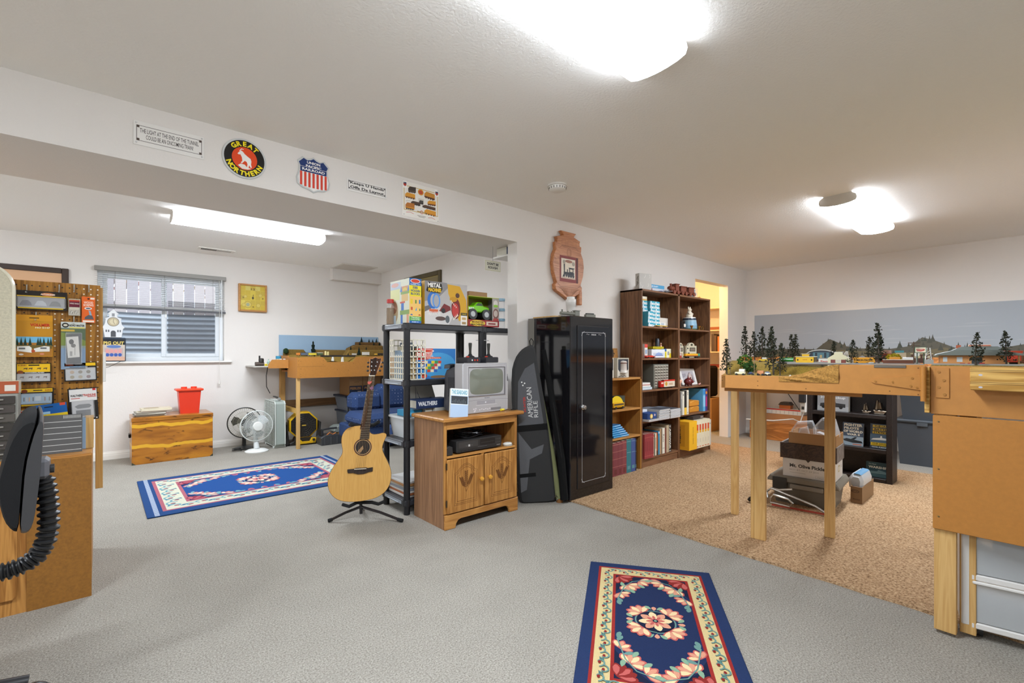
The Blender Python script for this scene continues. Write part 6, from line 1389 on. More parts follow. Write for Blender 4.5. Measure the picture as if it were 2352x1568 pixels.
a.ell(.3,.22,.07,.07,'#9aa080',16);a.text('12',.42,.82,.6,.9,'#6a5a1c',.03);a.text('3',.86,.46,.93,.53,'#6a5a1c',.03);a.text('9',.08,.46,.15,.53,'#6a5a1c',.03);a.text('6',.48,.1,.55,.17,'#6a5a1c',.03)
a.line([(.5,.5),(.52,.64)],.006,'#2a2418');a.line([(.5,.5),(.5,.42)],.006,'#2a2418');a.ell(.5,.5,.045,.04,'#2f2a1a',12)
ob('face',g,'card',t)

# ================================================================== fans
def guard(t,c,r,col,n=56,dome=.045):
 g=G().tube([(r*math.cos(2*PI*i/40),0,c+r*math.sin(2*PI*i/40))for i in range(40)],.006,col,8,True);ob('rim',g,'plastic',t)
 g=G()
 for sg in(-1,1):
  for i in range(n):
   a_=2*PI*i/n;g.tube([(q*r*math.cos(a_),sg*dome*(1-q**4),c+q*r*math.sin(a_))for q in(.26,.6,.86,1)],.0013,col,4,caps=False)
  for q in(.45,.72):g.tube([(q*r*math.cos(2*PI*i/36),sg*dome*(1-q**4),c+q*r*math.sin(2*PI*i/36))for i in range(36)],.0014,col,4,True)
 ob('wire_guard',g,'plastic',t)
def fan_blades(t,c,r,mat,col):
 for k in range(3):
  a0=2*PI*k/3+.4;P=[(math.cos(a0+w_)*q*r,(w_-.35)*.06-.0,c+math.sin(a0+w_)*q*r)for q,w_ in((.2,0),(.55,-.15),(.85,.0),(.88,.5),(.75,.95),(.4,.8),(.2,.6))]
  ob('blade',G().add(P+[(x,y+.003,z)for x,y,z in P],[tuple(range(7)),tuple(range(7,14))[::-1]]+[(i,(i+1)%7,7+(i+1)%7,7+i)for i in range(7)],col),mat,t)
t=thing('desk_fan','white round desk fan with clear blades standing on the floor','fan',(1.43,6.36,0),(0,0,.08))
guard(t,.31,.182,'#d5dad6');fan_blades(t,.31,.17,'fan_blade','#c8cecd')
ob('hub',G().lathe([(0,-.062),(.05,-.058),(.056,-.045),(.056,-.03),(0,-.03)],'#e3e5e0',26,(0,0,.31),'y'),'plastic',t)
ob('motor',G().lathe([(0,.05),(.05,.05),(.055,.09),(.03,.14),(0,.14)],'#cfd2d0',20,(0,0,.31),'y'),'plastic',t)
ob('neck',G().tube([(0,.08,.30),(0,.06,.2),(0,.03,.12),(0,.0,.03)],.024,'#c6cbca',14,radii=[.026,.024,.028,.034]),'plastic',t)
ob('base',G().lathe([(0,0),(.128,0),(.13,.01),(.10,.026),(.04,.035),(0,.036)],'#dfe0dc',32),'plastic',t)
t=thing('dark_fan','black and cream desk fan behind the white fan','fan',(1.36,6.66,0),(0,0,-.1))
guard(t,.325,.185,'#a8a48e',48);ob('black_rim',G().tube([(.188*math.cos(2*PI*i/40),-.004,.325+.188*math.sin(2*PI*i/40))for i in range(40)],.006,'#1c1b18',8,True),'plastic',t)
fan_blades(t,.325,.17,'plastic','#1e1e1e');ob('motor',G().lathe([(0,-.05),(.045,-.05),(.05,.09),(.03,.14),(0,.14)],'#232322',20,(0,0,.325),'y'),'plastic',t)
ob('neck',G().cyl((0,.06,.03),(0,.06,.25),.022,'#222220',12),'plastic',t);ob('base',G().lathe([(0,0),(.12,0),(.12,.012),(.06,.03),(0,.032)],'#222220',28),'plastic',t)
ob('power_cord',G().tube([(-.10+.05*math.cos(i*.7),-.16+.03*math.sin(i*.7),.008+.002*i)for i in range(18)],.005,'#1b1b1a',6),'plastic',t)
t=thing('box_fan','grey box fan standing on edge, its grille turned to the left','fan',(1.637,6.375,0))
ob('housing',G().prism([(.0,.05),(.03,.02),(.47,.02),(.50,.05),(.50,.555),(.47,.585),(.03,.585),(.0,.555)],.012,.118,'#98a29b','x',.008),'plastic',t)
g=G()
for x in(.008,.120):g.tube([(x,.0,.05),(x,.03,.02),(x,.47,.02),(x,.50,.05),(x,.50,.555),(x,.47,.585),(x,.03,.585),(x,0,.555)],.008,'#c3c9c2',8,True)
ob('trim_edge',g,'plastic',t)
g=G()
for k in range(36):g.box(.000,.03,.045+k*.0145,.006,.47,.050+k*.0145,'#cdd2ca')
for k in range(9):g.box(.001,.05+k*.05,.035,.007,.056+k*.05,.575,'#cdd2ca')
ob('grille',g,'plastic',t);ob('recess_shade',bx(.0065,.03,.04,.0115,.47,.565,'#4a4e4a'),'matte',t)  # dark sheet behind the grille paints in the shade of the hollow
for y in(.04,.42):ob('foot',bx(-.01,y,0,.14,y+.03,.022,'#c8ccc6',.004),'plastic',t)
ob('handle',bx(.03,.16,.585,.10,.34,.60,'#c8ccc6',.004),'plastic',t)
t=thing('cord_bundle','coil of black cord and plug lying on the box fan','cable',(1.69,6.52,.60));ob('coil',G().tube([(.035*math.cos(i*.6),.06*math.sin(i*.6),.01+.035*abs(math.sin(i*.31)))for i in range(40)],.004,'#3a3834',6),'plastic',t);ob('plug',bx(.0,-.10,.002,.03,-.05,.03,'#8a8a86',.005),'plastic',t)
t=thing('yellow_jobsite_fan','yellow and black jobsite fan behind the table leg','fan',(2.005,6.48,0),(0,0,-.12))
oc=[(.185*math.cos(PI/8+PI/4*i),.255+.185*math.sin(PI/8+PI/4*i))for i in range(8)]
ob('housing',G().prism(oc,-.06,.12,'#e0b010','y',.014),'plastic',t)
ob('front_ring',G().prism([(x*.9,.255+(z-.255)*.9)for x,z in oc],-.066,-.058,'#1f1d1a','y',.004),'plastic',t)
g=G()
for q in(.05,.075,.10,.125,.145):g.tube([(q*math.cos(2*PI*i/32),-.071,.255+q*math.sin(2*PI*i/32))for i in range(32)],.0022,'#3a342c',5,True)
for i in range(24):a_=2*PI*i/24;g.cyl((.03*math.cos(a_),-.071,.255+.03*math.sin(a_)),(.15*math.cos(a_),-.070,.255+.15*math.sin(a_)),.0018,'#3a342c',5)
ob('guard',g,'plastic',t);g=bx(-.025,-.074,.247,.025,-.070,.263,'#c8a43a');ob('badge',g,'card',t)
for sg in(-1,1):
 ob('side_arm',G().prism([(sg*.17,.02),(sg*.225,.0),(sg*.225,.06),(sg*.205,.16),(sg*.215,.28),(sg*.19,.30),(sg*.185,.16)],-.07,.08,'#211f1d','y',.008),'plastic',t)
ob('base',G().prism([(-.17,.0),(.17,.0),(.17,.03),(.12,.05),(.10,.10),(-.10,.10),(-.12,.05),(-.17,.03)],-.06,.08,'#26231f','y',.006),'plastic',t)
ob('battery_bay',G().prism([(-.06,.015),(.14,.02),(.15,.085),(.09,.09),(.07,.045),(-.02,.045),(-.05,.08),(-.09,.07)],-.095,-.055,'#e0b010','y',.004),'plastic',t)
ob('power_knob',G().cyl((.115,-.10,.065),(.115,-.112,.065),.016,'#1c1b1a',14),'plastic',t)

# ================================================================== things under and beside the back-room layout
t=thing('grey_toolbox','open dark grey toolbox on the floor beside the yellow fan','toolbox',(2.135,6.18,0))
ob('bin',G().prism([(.01,0),(.26,0),(.275,.10),(.22,.13),(.06,.13),(0,.10)],0,.20,'#3d3e40','y',.005),'plastic',t)
g=G()
for x in(.05,.13,.21):g.box(x-.006,-.005,.005,x+.006,.0,.105,'#4a4b4d',.002)
ob('ribs',g,'plastic',t);ob('handle_post',bx(.02,.05,.12,.05,.15,.195,'#2c2c2e',.004),'plastic',t);ob('handle_bar',G().tube([(.035,.1,.19),(.14,.1,.20),(.24,.1,.20)],.012,'#333335',8),'plastic',t)
ob('tools',G().tube([(.08,.04,.12),(.12,.02,.16),(.16,.03,.13),(.2,.02,.15)],.007,'#c8783a',6),'satin',t)
pbox('cardboard_box','small brown cardboard box beside the grey toolbox','carton',(2.43,6.34,0),.17,.2,.12,'#a8865a')
t=thing('grey_tool_case','pale grey plastic tool case lying on the small cardboard box','case',(2.37,6.36,.121));ob('case',G().prism([(0,.02),(.03,0),(.24,0),(.25,.03),(.24,.085),(.06,.09),(.01,.06)],0,.2,'#8f968f','y',.008),'plastic',t);ob('latch',bx(.10,-.008,.03,.14,.0,.06,'#6a706a',.003),'plastic',t)
def tote(label,loc,W,D,H_,body,lid,rz=0):
 t=thing('storage_tote',label,'tote',loc,rz);ob('bin',tub_g(0,0,W,D,H_,.03,body),'plastic',t)
 ob('lid',bx(-.02,-.02,H_+.004,W+.02,D+.02,H_+.03,lid,.008),'plastic',t)
 for y in(-.014,):ob('latch_lip',bx(W*.4,y-.004,H_-.03,W*.6,y,H_+.01,lid,.002),'plastic',t)
tote('grey storage tote on the floor under the back-room train table',(2.58,6.42,0),.60,.42,.36,'#6f757c','#2a3446')
tote('upper grey storage tote with dark blue lid, carrying the brown carton',(2.56,6.42,.391),.62,.42,.185,'#767b82','#2a3446')
pbox('peerless_carton','brown carton with dark blue band and capitals under the back-room layout','carton',(2.60,6.40,.6075),.46,.36,.265,'#a0794c',lambda a:(a.rect(0,.0,1,.50,'#22304c'),a.rect(.395,0,.43,1,'#8a6438'),a.text('PEERLESS',.47,.30,.92,.44,'#b98a58',.04),a.text('PEERLESS',.02,.30,.36,.44,'#b98a58',.04),a.rect(.25,.06,.36,.22,'#c8b8a0'),a.rect(.15,.68,.3,.72,'#8a6438'),a.rect(.55,.68,.7,.72,'#8a6438')))
t=thing('black_side_table','small black wire side table with white papers beside the armchair','side table',(2.545,6.10,0))
ob('top',bx(0,0,.455,.3,.25,.475,'#4a4c48',.003),'satin',t)
for x in(.012,.288):
 for y in(.012,.238):ob('leg',G().cyl((x,y,0),(x,y,.46),.009,'#151515',8),'satin',t)
ob('lattice',G().tube([(.02,.006,.44),(.06,.006,.40),(.10,.006,.44),(.14,.006,.40),(.18,.006,.44),(.22,.006,.40)],.005,'#151515',6),'satin',t)
pbox('paper_stack','stack of white papers on the small black side table','paper',(2.60,6.11,.4755),.2,.2,.045,'#d9d8d0',lambda a:(a.rect(0,.3,1,.4,'#b8b8b0'),a.rect(0,.6,1,.66,'#b8b8b0')))
m,tt,b=newmat('blue_fabric')
vo=N(tt,'ShaderNodeTexVoronoi');vo.inputs['Scale'].default_value=22;vo.inputs['Randomness'].default_value=.15;tt.links.new(coords(tt),vo.inputs['Vector'])
dots=ramp(tt,vo.outputs['Distance'],[(.10,'#a9b4cc'),(.16,'#2e4674')]);nz=noise(tt,coords(tt),60,3)
tt.links.new(mixc(tt,.35,dots,ramp(tt,nz,[(.3,'#707070'),(.7,'#ffffff')]),'MULTIPLY'),b.inputs['Base Color']);b.inputs['Roughness'].default_value=.95;bump(tt,b,nz,.3,.003)
t=thing('blue_armchair','blue dotted armchair behind the shelving unit in the back room','armchair',(2.40,5.50,0))
ob('skirt',bx(.01,.02,.03,.86,.80,.27,'#ccc',.02),'blue_fabric',t)
ob('seat_cushion',bx(.0,.0,.27,.87,.62,.44,'#ccc',.06),'blue_fabric',t)
ob('back_cushion',bx(.10,.52,.42,.52,.80,.67,'#ccc',.06),'blue_fabric',t)
ob('tall_back',bx(.46,.50,.42,.87,.82,.77,'#ccc',.07),'blue_fabric',t)
ob('footrest',bx(-.14+.42,-.14,.10,.76,.0,.30,'#ccc',.03),'blue_fabric',t)
for x,y in((.06,.06),(.80,.06),(.06,.76),(.80,.76)):ob('foot',G().cyl((x,y,0),(x,y,.035),.02,'#1c1a18',10),'satin',t)

# ================================================================== train layout in the back room
t=thing('back_train_table','ochre bench with a desert train layout against the far wall','train table',(0,0,0))
X0,X1,Y0,Y1=1.832,3.28,6.14,6.95
fa=[(X0,.883),(X1,.883),(X1,1.155),(2.62,1.150),(2.585,1.145),(2.555,1.10),(2.54,1.083),(2.20,1.083),(2.185,1.10),(2.16,1.135),(2.13,1.148),(1.88,1.145),(1.86,1.132),(X0,1.130)]
ob('fascia',G().prism(fa,Y0,Y0+.018,'#ccc','y'),'ochre',t)
ob('side_fascia',bx(X0,Y0+.018,.883,X0+.018,6.54,1.145),'ochre',t);ob('side_fascia',bx(X0,6.54,1.0,X0+.018,Y1,1.165),'ochre',t)
g=G();a=Art(g,(0,Y0,0)).size(1,1);a.line([(X0,1.028),(2.18,1.028)],.003,'#7a5424')
for x,z in((1.85,1.10),(1.875,1.095),(1.85,1.05),(1.875,1.0),(1.875,.93),(1.875,.90),(2.15,1.10),(2.15,1.05),(2.33,.98),(2.55,1.06),(2.48,.97)):a.ell(x,z,.004,.004,'#5f4018',10)
ob('screw_heads',g,'card',t,smooth=False)
def terr(i,j):
 x=X0+.02+(X1-X0-.02)*i;y=Y0+.018+(Y1-Y0-.03)*j
 z=1.142+.012*math.sin(x*9+y*4)+.008*math.sin(x*23)+.02*j
 if 2.14<x<2.60 and j<.55:z-=.065*min(1,(x-2.14)/.06,(2.60-x)/.06)*min(1,(.55-j)/.2)
 return(x,y,z)
ob('terrain',G().grid(60,24,terr,'#a8873c'),'ground',t)
ob('underside',bx(X0+.018,Y0+.018,.95,X1,Y1,.97),'plywood',t)
ob('leg',bx(1.836,6.165,0,1.876,6.205,.95,'#ccc',.002),'pine_z',t);ob('leg',bx(1.836,6.88,0,1.90,6.94,1.0,'#ccc',.002),'stud',t);ob('leg',bx(3.2,6.165,0,3.24,6.205,.95,'#ccc',.002),'pine_z',t)
ob('side_rail',bx(1.842,6.205,.44,1.862,6.88,.50),'pine_y',t);ob('back_rail',bx(1.90,6.90,.45,2.75,6.94,.55),'stud_x',t)
ob('backdrop',bx(1.835,6.944,1.14,X1,6.949,1.448,'#93aec6'),'card',t)
def mesa(pts,y0_,y1_,col,name='hill'):
 ob(name,G().prism(pts,y0_,y1_,col,'y',.012),'ground',t)
mesa([(1.88,1.16),(2.19,1.16),(2.13,1.248),(1.885,1.25)],6.84,6.94,'#8a7038');mesa([(2.25,1.16),(2.72,1.16),(2.70,1.245),(2.27,1.248)],6.80,6.90,'#8f7440')
mesa([(2.64,1.15),(3.27,1.15),(3.27,1.25),(2.70,1.245)],6.66,6.80,'#9a7c40');mesa([(2.68,1.16),(3.27,1.16),(3.27,1.315),(2.84,1.32),(2.74,1.27)],6.76,6.88,'#8a6a38');mesa([(2.88,1.2),(3.27,1.2),(3.27,1.365),(2.90,1.365)],6.84,6.94,'#7a5a34')
def cone_tree(label,x,y,z,h,r):
 q=thing('model_fir',label,'model tree',(x,y,z),0,'tiny fir trees on the back layout')
 n=5;prof=[(.0,0)]
 for i in range(n):f_=i/n;prof+=[(r*(1-f_),h*(.12+.88*f_)),(r*(1-f_)*.62,h*(.12+.88*(f_+.16)))]
 ob('foliage',G().lathe(prof+[(0,h)],'#22302a',10),'leaf',q);ob('trunk',G().cyl((0,0,0),(0,0,h*.2),r*.16,'#3a2a1c',6),'matte',q)
for x,y,z,h in((2.74,6.70,1.245,.06),(2.82,6.78,1.27,.055),(2.98,6.88,1.36,.085),(3.10,6.88,1.36,.06),(3.16,6.88,1.36,.055),(3.22,6.88,1.36,.07),(2.92,6.80,1.317,.06),(3.14,6.80,1.314,.06),(3.23,6.80,1.314,.06),(2.98,6.71,1.248,.05),(2.80,6.55,1.16,.13),(2.16,6.50,1.155,.05),(2.62,6.5,1.155,.05)):
 cone_tree('tiny dark fir on the desert hills of the back-room layout',x,y,z,h,h*.26)
q=thing('round_model_tree','small round green tree at the left corner of the back-room layout','model tree',(1.89,6.82,1.16));ob('crown',G().ball((0,0,.065),(.035,.035,.04),'#2c4426',14,10),'leaf',q);ob('trunk',G().cyl((0,0,0),(0,0,.04),.004,'#4a3826',6),'matte',q)
q=thing('tall_model_pine','tall dark pine in front of the sky backdrop of the back-room layout','model tree',(2.235,6.78,1.16));ob('crown',G().lathe([(0,.0),(.038,.01),(.03,.04),(.022,.045),(.03,.09),(.016,.1),(.024,.15),(.010,.16),(.012,.19),(0,.21)],'#1f2c24',12),'leaf',q);ob('trunk',G().cyl((0,0,-.0),(0,0,.1),.005,'#3a2a1c',6),'matte',q)
def mini(name,label,loc,L,H_,col,cat='model train',grp=None,roof=None,rz=0):
 q=thing(name,label,cat,loc,rz,grp);ob('body',bx(0,0,.008,L,.03,H_,col,.002),'satin',q)
 if roof:ob('roof',bx(-.002,-.002,H_,L+.002,.032,H_+.006,roof,.002),'satin',q)
 for x in(.15,.85):ob('wheel',G().cyl((L*x,.002,.006),(L*x,.028,.006),.006,'#1c1c1c',8),'satin',q)
TB=1.163
mini('model_hopper','orange model wagon at the left of the back-room train',(1.91,6.42,TB),.045,.038,'#c8782c');mini('model_boxcar','slate blue model boxcar in the back-room train',(1.965,6.42,TB),.085,.036,'#5a6474',roof='#3a4048');mini('model_boxcar','yellow model boxcar in the middle of the back-room train',(2.06,6.42,TB),.10,.036,'#d2be3c',roof='#8a8478');mini('model_boxcar','dark green and white model wagon right of the yellow boxcar',(2.175,6.42,TB),.07,.036,'#4a5a3a',roof='#d8d8d0')
mini('model_bus','white model motor home on the right of the back-room layout',(2.80,6.42,TB),.10,.045,'#d8d6ce','model vehicle',roof='#e8e6e0');mini('model_trailer','grey and white model trailer left of the motor home',(2.66,6.44,TB),.06,.032,'#b8b4ac','model vehicle');mini('model_coach','black model coach at the right end of the back-room layout',(3.05,6.44,TB),.07,.035,'#2a2826','model vehicle');mini('model_truck','yellow model truck left of the black coach',(2.985,6.42,TB),.035,.03,'#d8a83a','model vehicle')
q=thing('model_tank','pair of cream model storage tanks on the back-room layout','model tank',(2.265,6.38,TB));ob('tank',G().lathe([(0,0),(.014,0),(.014,.055),(.008,.062),(0,.062)],'#d8c88a',14),'satin',q);ob('tank',G().lathe([(0,0),(.014,0),(.014,.05),(.008,.056),(0,.056)],'#cfbf80',14,(.032,0,0)),'satin',q)
q=thing('model_bridge','dark model girder bridge across the notch of the back-room layout','model bridge',(2.15,6.22,1.148));ob('girder',bx(0,0,0,.46,.03,.022,'#26221e',.002),'satin',q)
for x in(.155,.285):ob('pier',G().prism([(x-.016,-.075),(x+.016,-.075),(x+.013,-.03),(x+.010,0),(x-.010,0),(x-.013,-.03)],.0,.03,'#dcdad2','y',.003),'satin',q)
t=thing('wall_ledge','small ochre ledge with parts at the left end of the back layout','shelf',(0,0,0))
ob('board',bx(1.43,6.50,1.018,1.83,6.955,1.034,'#b8b4ac',.002),'satin',t);ob('front_lip',G().prism([(1.59,1.004),(1.828,1.004),(1.828,1.115),(1.635,1.115),(1.59,1.05)],6.485,6.50,'#ccc','y'),'ochre_fascia',t)
ob('hanging_wire',G().tube([(1.66,6.8,1.018),(1.655,6.85,.9),(1.66,6.86,.75),(1.70,6.85,.66)],.005,'#2c2a28',6),'plastic',t)
t=thing('oil_can','black and rust model boiler standing on the wall ledge','model',(1.52,6.62,1.0345));ob('boiler',G().cyl((-.05,0,.025),(.05,0,.025),.025,'#4a3c34',16),'satin',t);ob('dome',G().lathe([(0,.045),(.03,.045),(.032,.075),(.028,.095),(0,.1)],'#26221f',16,(.02,0,0)),'satin',t);ob('stack',G().cyl((.0,0,.09),(.0,0,.13),.010,'#1c1a18',10),'satin',t)
t=thing('yellow_block','small yellow block on the wall ledge','block',(1.56,6.52,1.0345));ob('block',bx(0,0,0,.03,.03,.028,'#d8c02c',.002),'plastic',t);ob('hole',G().cyl((.015,-.001,.014),(.015,.0,.014),.006,'#6a5a14',10),'plastic',t)
t=thing('blue_lid_jar','small jar with a bright blue lid on the wall ledge','jar',(1.765,6.70,1.0345));ob('glass',G().lathe([(0,0),(.032,0),(.034,.07),(.03,.09),(0,.09)],'#b9b49a',18),'gloss',t);ob('lid',G().lathe([(0,.09),(.034,.09),(.034,.125),(0,.127)],'#2f86a8',18),'plastic',t)
t=thing('glass_figure','small greenish glass bottle on the wall ledge','bottle',(1.62,6.60,1.0345));ob('bottle',G().lathe([(0,0),(.018,0),(.02,.05),(.007,.07),(.007,.085),(0,.085)],'#9ab0a4',14),'gloss',t);ob('cap',G().cyl((0,0,.085),(0,0,.095),.009,'#d8d8d0',10),'plastic',t)
t=thing('white_cups','two tiny white cups standing at the right end of the wall ledge','cup',(1.80,6.56,1.0345));ob('cup',G().lathe([(0,0),(.012,0),(.016,.09),(0,.09)],'#e0deda',14),'plastic',t);ob('cup',G().lathe([(0,0),(.012,0),(.016,.09),(0,.09)],'#e0deda',14,(-.04,.02,0)),'plastic',t)

# ================================================================== rugs and carpet remnant
g=G();n=60
def edge(i,j):return(2.84+3.26*i+(.004*math.sin(j*90)if i in(0,1)else 0),-1.0+3.98*j,.014)
g.grid(1,n,edge,'#ccc');g.grid(1,n,lambda i,j:(2.84+.004*math.sin(j*90),-1.0+3.98*j,.0+.014*i),'#ccc');g.grid(1,4,lambda i,j:(6.1,-1.0+3.98*j,.014*i),'#ccc')
solo('carpet_remnant',g,'tan_carpet','large tan shag carpet piece on the grey floor under the train table and bookcases','carpet')
def rug(name,label,loc,rz,L,W,c):
 g=G().box(0,0,0,L,W,.009,c['edge'],.003);a=Art(g,(0,0,.009),(1,0,0),(0,1,0),e=.00008).size(1,1);rr=random.Random(5)
 b0,b1,b2,b3=c['b']
 a.rect(b0,b0,L-b0,W-b0,c['line']);a.rect(b1,b1,L-b1,W-b1,c['border']);a.rect(b2,b2,L-b2,W-b2,c['line']);a.rect(b3,b3,L-b3,W-b3,c['field'])
 if c.get('end'):
  for x in(b0*.45,L-b0*.75):
   for i in range(60):a.rect(x,W*(i+.15)/60,x+b0*.3,W*(i+.8)/60,'#b4c0d0')
 m=(b1+b2)/2;s=(b2-b1)
 def spiral(x,y,d,fl):
  P=[]
  for i in range(12):
   t_=i/11*4.2;r=s*.40*(1-i/14);P.append((x+math.cos(d+fl*t_)*r,y+math.sin(d+fl*t_)*r))
  a.line(P,s*.10,c['vine']);a.ell(x,y,s*.13,s*.09,c['red'],10)
  a.poly([(x+math.cos(d+2)*s*.30,y+math.sin(d+2)*s*.30),(x+math.cos(d+2.6)*s*.48,y+math.sin(d+2.6)*s*.46),(x+math.cos(d+3.1)*s*.32,y+math.sin(d+3.1)*s*.32)],c['vine2'])
 k=int((L-2*m)/(s*.62))
 for i in range(k+1):
  x=m+(L-2*m)*i/k
  for y in(m,W-m):spiral(x,y+s*.12*(-1)**i,(0 if i%2 else PI),1 if i%2 else-1)
 k=int((W-2*m)/(s*.62))
 for i in range(1,k):
  y=m+(W-2*m)*i/k
  for x in(m,L-m):spiral(x+s*.12*(-1)**i,y,(PI/2 if i%2 else-PI/2),1 if i%2 else-1)
 def petal(x,y,d,r,w_,col):
  a.poly([(x+math.cos(d)*r*q+math.cos(d+PI/2)*w_*p,y+math.sin(d)*r*q+math.sin(d+PI/2)*w_*p)for q,p in((0,0),(.35,.8),(.7,1),(.92,.5),(1.0,0),(.92,-.5),(.7,-1),(.35,-.8))],col)
 def flower(x,y,r,d0,n_,spread,out,inn,mid):
  for i in range(n_):petal(x,y,d0+spread*(i/max(1,n_-1)-.5),r,r*.26,out)
  for i in range(n_):petal(x+math.cos(d0+spread*(i/max(1,n_-1)-.5))*r*.12,y+math.sin(d0+spread*(i/max(1,n_-1)-.5))*r*.12,d0+spread*(i/max(1,n_-1)-.5),r*.76,r*.17,inn if i%2==0 else mid)
 U=c['u'];cx_,cy_=L/2,W/2
 for i in range(28):a.line([(cx_+U*.92*math.cos(2*PI*i/28),cy_+U*.92*math.sin(2*PI*i/28)),(cx_+U*.92*math.cos(2*PI*(i+1)/28),cy_+U*.92*math.sin(2*PI*(i+1)/28))],U*.07,c['vine'])
 for i in range(4):
  d=PI/4+PI/2*i;flower(cx_+U*.85*math.cos(d),cy_+U*.85*math.sin(d),U*.78,d,5,2.2,c['pink'],c['cream'],c['peach'])
  d=PI/2*i
  for sg in(-1,1):petal(cx_+U*1.05*math.cos(d+sg*.12),cy_+U*1.05*math.sin(d+sg*.12),d+sg*.8,U*.42,U*.11,c['leaf'])
  petal(cx_+U*1.0*math.cos(d),cy_+U*1.0*math.sin(d),d,U*.36,U*.12,c['peach'])
 a.ell(cx_,cy_,U*.86,U*.86,c['dark'],28)
 for i in range(8):petal(cx_,cy_,2*PI*i/8+.2,U*.80,U*.19,c['peach']if i%2 else c['cream'])
 for i in range(8):petal(cx_,cy_,2*PI*i/8+.2,U*.45,U*.07,c['pink'])
 a.ell(cx_,cy_,U*.13,U*.13,c['dark'],12);a.ell(cx_,cy_,U*.07,U*.07,c['leaf'],10)
 for sx in(0,1):
  for sy in(0,1):
   X=lambda v:b3+v if not sx else L-b3-v
   Y=lambda v:b3+v if not sy else W-b3-v
   D=lambda t_:math.atan2(math.sin(t_)*(1 if not sy else-1),math.cos(t_)*(1 if not sx else-1))
   a.poly([(X(0),Y(0)),(X(U*1.9),Y(0)),(X(U*1.0),Y(U*.5)),(X(U*.5),Y(U*1.0)),(X(0),Y(U*1.5))],c['dark'])
   flower(X(U*.12),Y(U*.12),U*.85,D(PI/4),5,1.7,c['red'],c['pink'],c['red'])
   flower(X(U*1.0),Y(U*.62),U*.75,D(.65),5,2.3,c['pink'],c['cream'],c['peach']);flower(X(U*.45),Y(U*1.25),U*.7,D(1.1),4,1.9,c['pink'],c['peach'],c['cream'])
   flower(X(U*2.0),Y(U*.18),U*.62,D(.7),4,2.0,c['pink'],c['peach'],c['cream'])
   for x,y,d in((1.45,.75,.5),(1.6,.35,1.2),(.9,1.15,.9),(.3,1.7,1.3),(2.5,.1,.5),(.75,.3,.2),(2.75,.1,.3)):petal(X(U*x),Y(U*y),D(d),U*.5,U*.12,c['leaf']if x<1.5 else c['vine'])
   a.line([(X(0.02),Y(U*1.9)),(X(U*.6),Y(U*.9)),(X(U*1.3),Y(U*.45)),(X(U*2.7),Y(.01))],U*.06,c['vine'])
 if c.get('end'):
  for i in range(8):
   for sy in(0,1):
    x=L*.38+L*.03*i;y=b3+.01 if not sy else W-b3-.01;petal(x,y,(1.0 if i%2 else 2.1)*(1 if not sy else-1),U*.5,U*.12,c['pink']if i%3 else c['leaf'])
 return solo(name,g,c['mat'],label,'rug',loc,rz)
vcmat('rug_pile',.95,0,500,.5,.2,.3)
def rug_at(far_l,far_r,L,name,label,c):
 """rug whose far short edge runs between two floor points, length L towards the camera"""
 d=Vector((far_r[0]-far_l[0],far_r[1]-far_l[1]));W=d.length;d.normalize();n_=Vector((d.y,-d.x))
 if n_.dot(Vector(far_l))>0:n_=-n_
 return rug(name,label,(far_l[0],far_l[1],.0005)if n_.cross(d)>0 else(far_r[0],far_r[1],.0005),math.atan2(n_.y,n_.x),L,W,c)
rug_at((2.095,1.716),(2.463,1.205),1.10,'floor_rug','navy floral rug with cream border in the foreground, cut by the bottom edge',
dict(mat='rug_pile',edge='#24355c',line='#982c28',border='#d2bd88',field='#1f2d52',vine='#6a9088',vine2='#4f7a78',red='#8a2c28',pink='#c0605a',cream='#ead0a0',peach='#d8987c',leaf='#86a88c',dark='#17203a',b=(.050,.063,.128,.142),u=.092))
rug('floor_rug','bright blue floral rug with pale scrolled border on the floor beside the cedar chest',(.25,4.26,.0005),0,1.73,1.29,
dict(mat='rug_pile',edge='#1f4478',line='#a8606c',border='#c9c9b4',field='#1c4a8a',vine='#6a9aa4',vine2='#4a7a90',red='#8a3448',pink='#b4606a',cream='#dccbb8',peach='#cf9a90',leaf='#7aa4a8',dark='#17305c',b=(.10,.125,.265,.29),u=.125,end=True))

# ================================================================== near train layout: hinged gate with its landscape
O=(2.491,1.152);RZ=math.atan2(-.984,.177)
def L2W(x,y):return(O[0]+.177*x+.984*y,O[1]-.984*x+.177*y)
def hz(x,y):
 f_=max((x-.30)/.22,(y-.20)/.22);f_=min(1,max(0,f_));return 1.072+.063*f_*f_*(3-2*f_)
t=thing('train_table','ochre hinged train table section on pine legs, long fascia facing the room','train table',(O[0],O[1],0),RZ)
ob('fascia',G().prism([(0,1.006),(.818,1.005),(.818,1.139),(.53,1.136),(.47,1.128),(.42,1.112),(.365,1.088),(.31,1.075),(0,1.073)],0,.022,'#ccc','y',.001),'ochre_fascia',t)
g=G();a=Art(g,(0,0,0)).size(1,1)
for x,z in((.175,1.047),(.175,1.024),(.385,1.018),(.005,1.06),(.005,1.045),(.70,1.022),(.795,1.012),(.795,1.125)):a.ell(x,z,.0028,.0028,'#6a4418',10)
ob('screw_heads',g,'card',t,smooth=False)
rr=random.Random(12)
ob('plaster_rock',G().grid(30,14,lambda i,j:(.27+.245*i,-.003-.012*math.sin(PI*min(1,j*1.2))*(.5+.5*math.sin(i*17+j*9))*min(1,i*4)*rr.uniform(.5,1),(1.049+.0*i)+(hz(.27+.245*i,0)+.002-1.049)*j),'#b98a48'),'ground',t)
ob('joint_plate',bx(.645,-.003,1.124,.755,.0,1.137,'#8c8a84',.001),'metal',t)
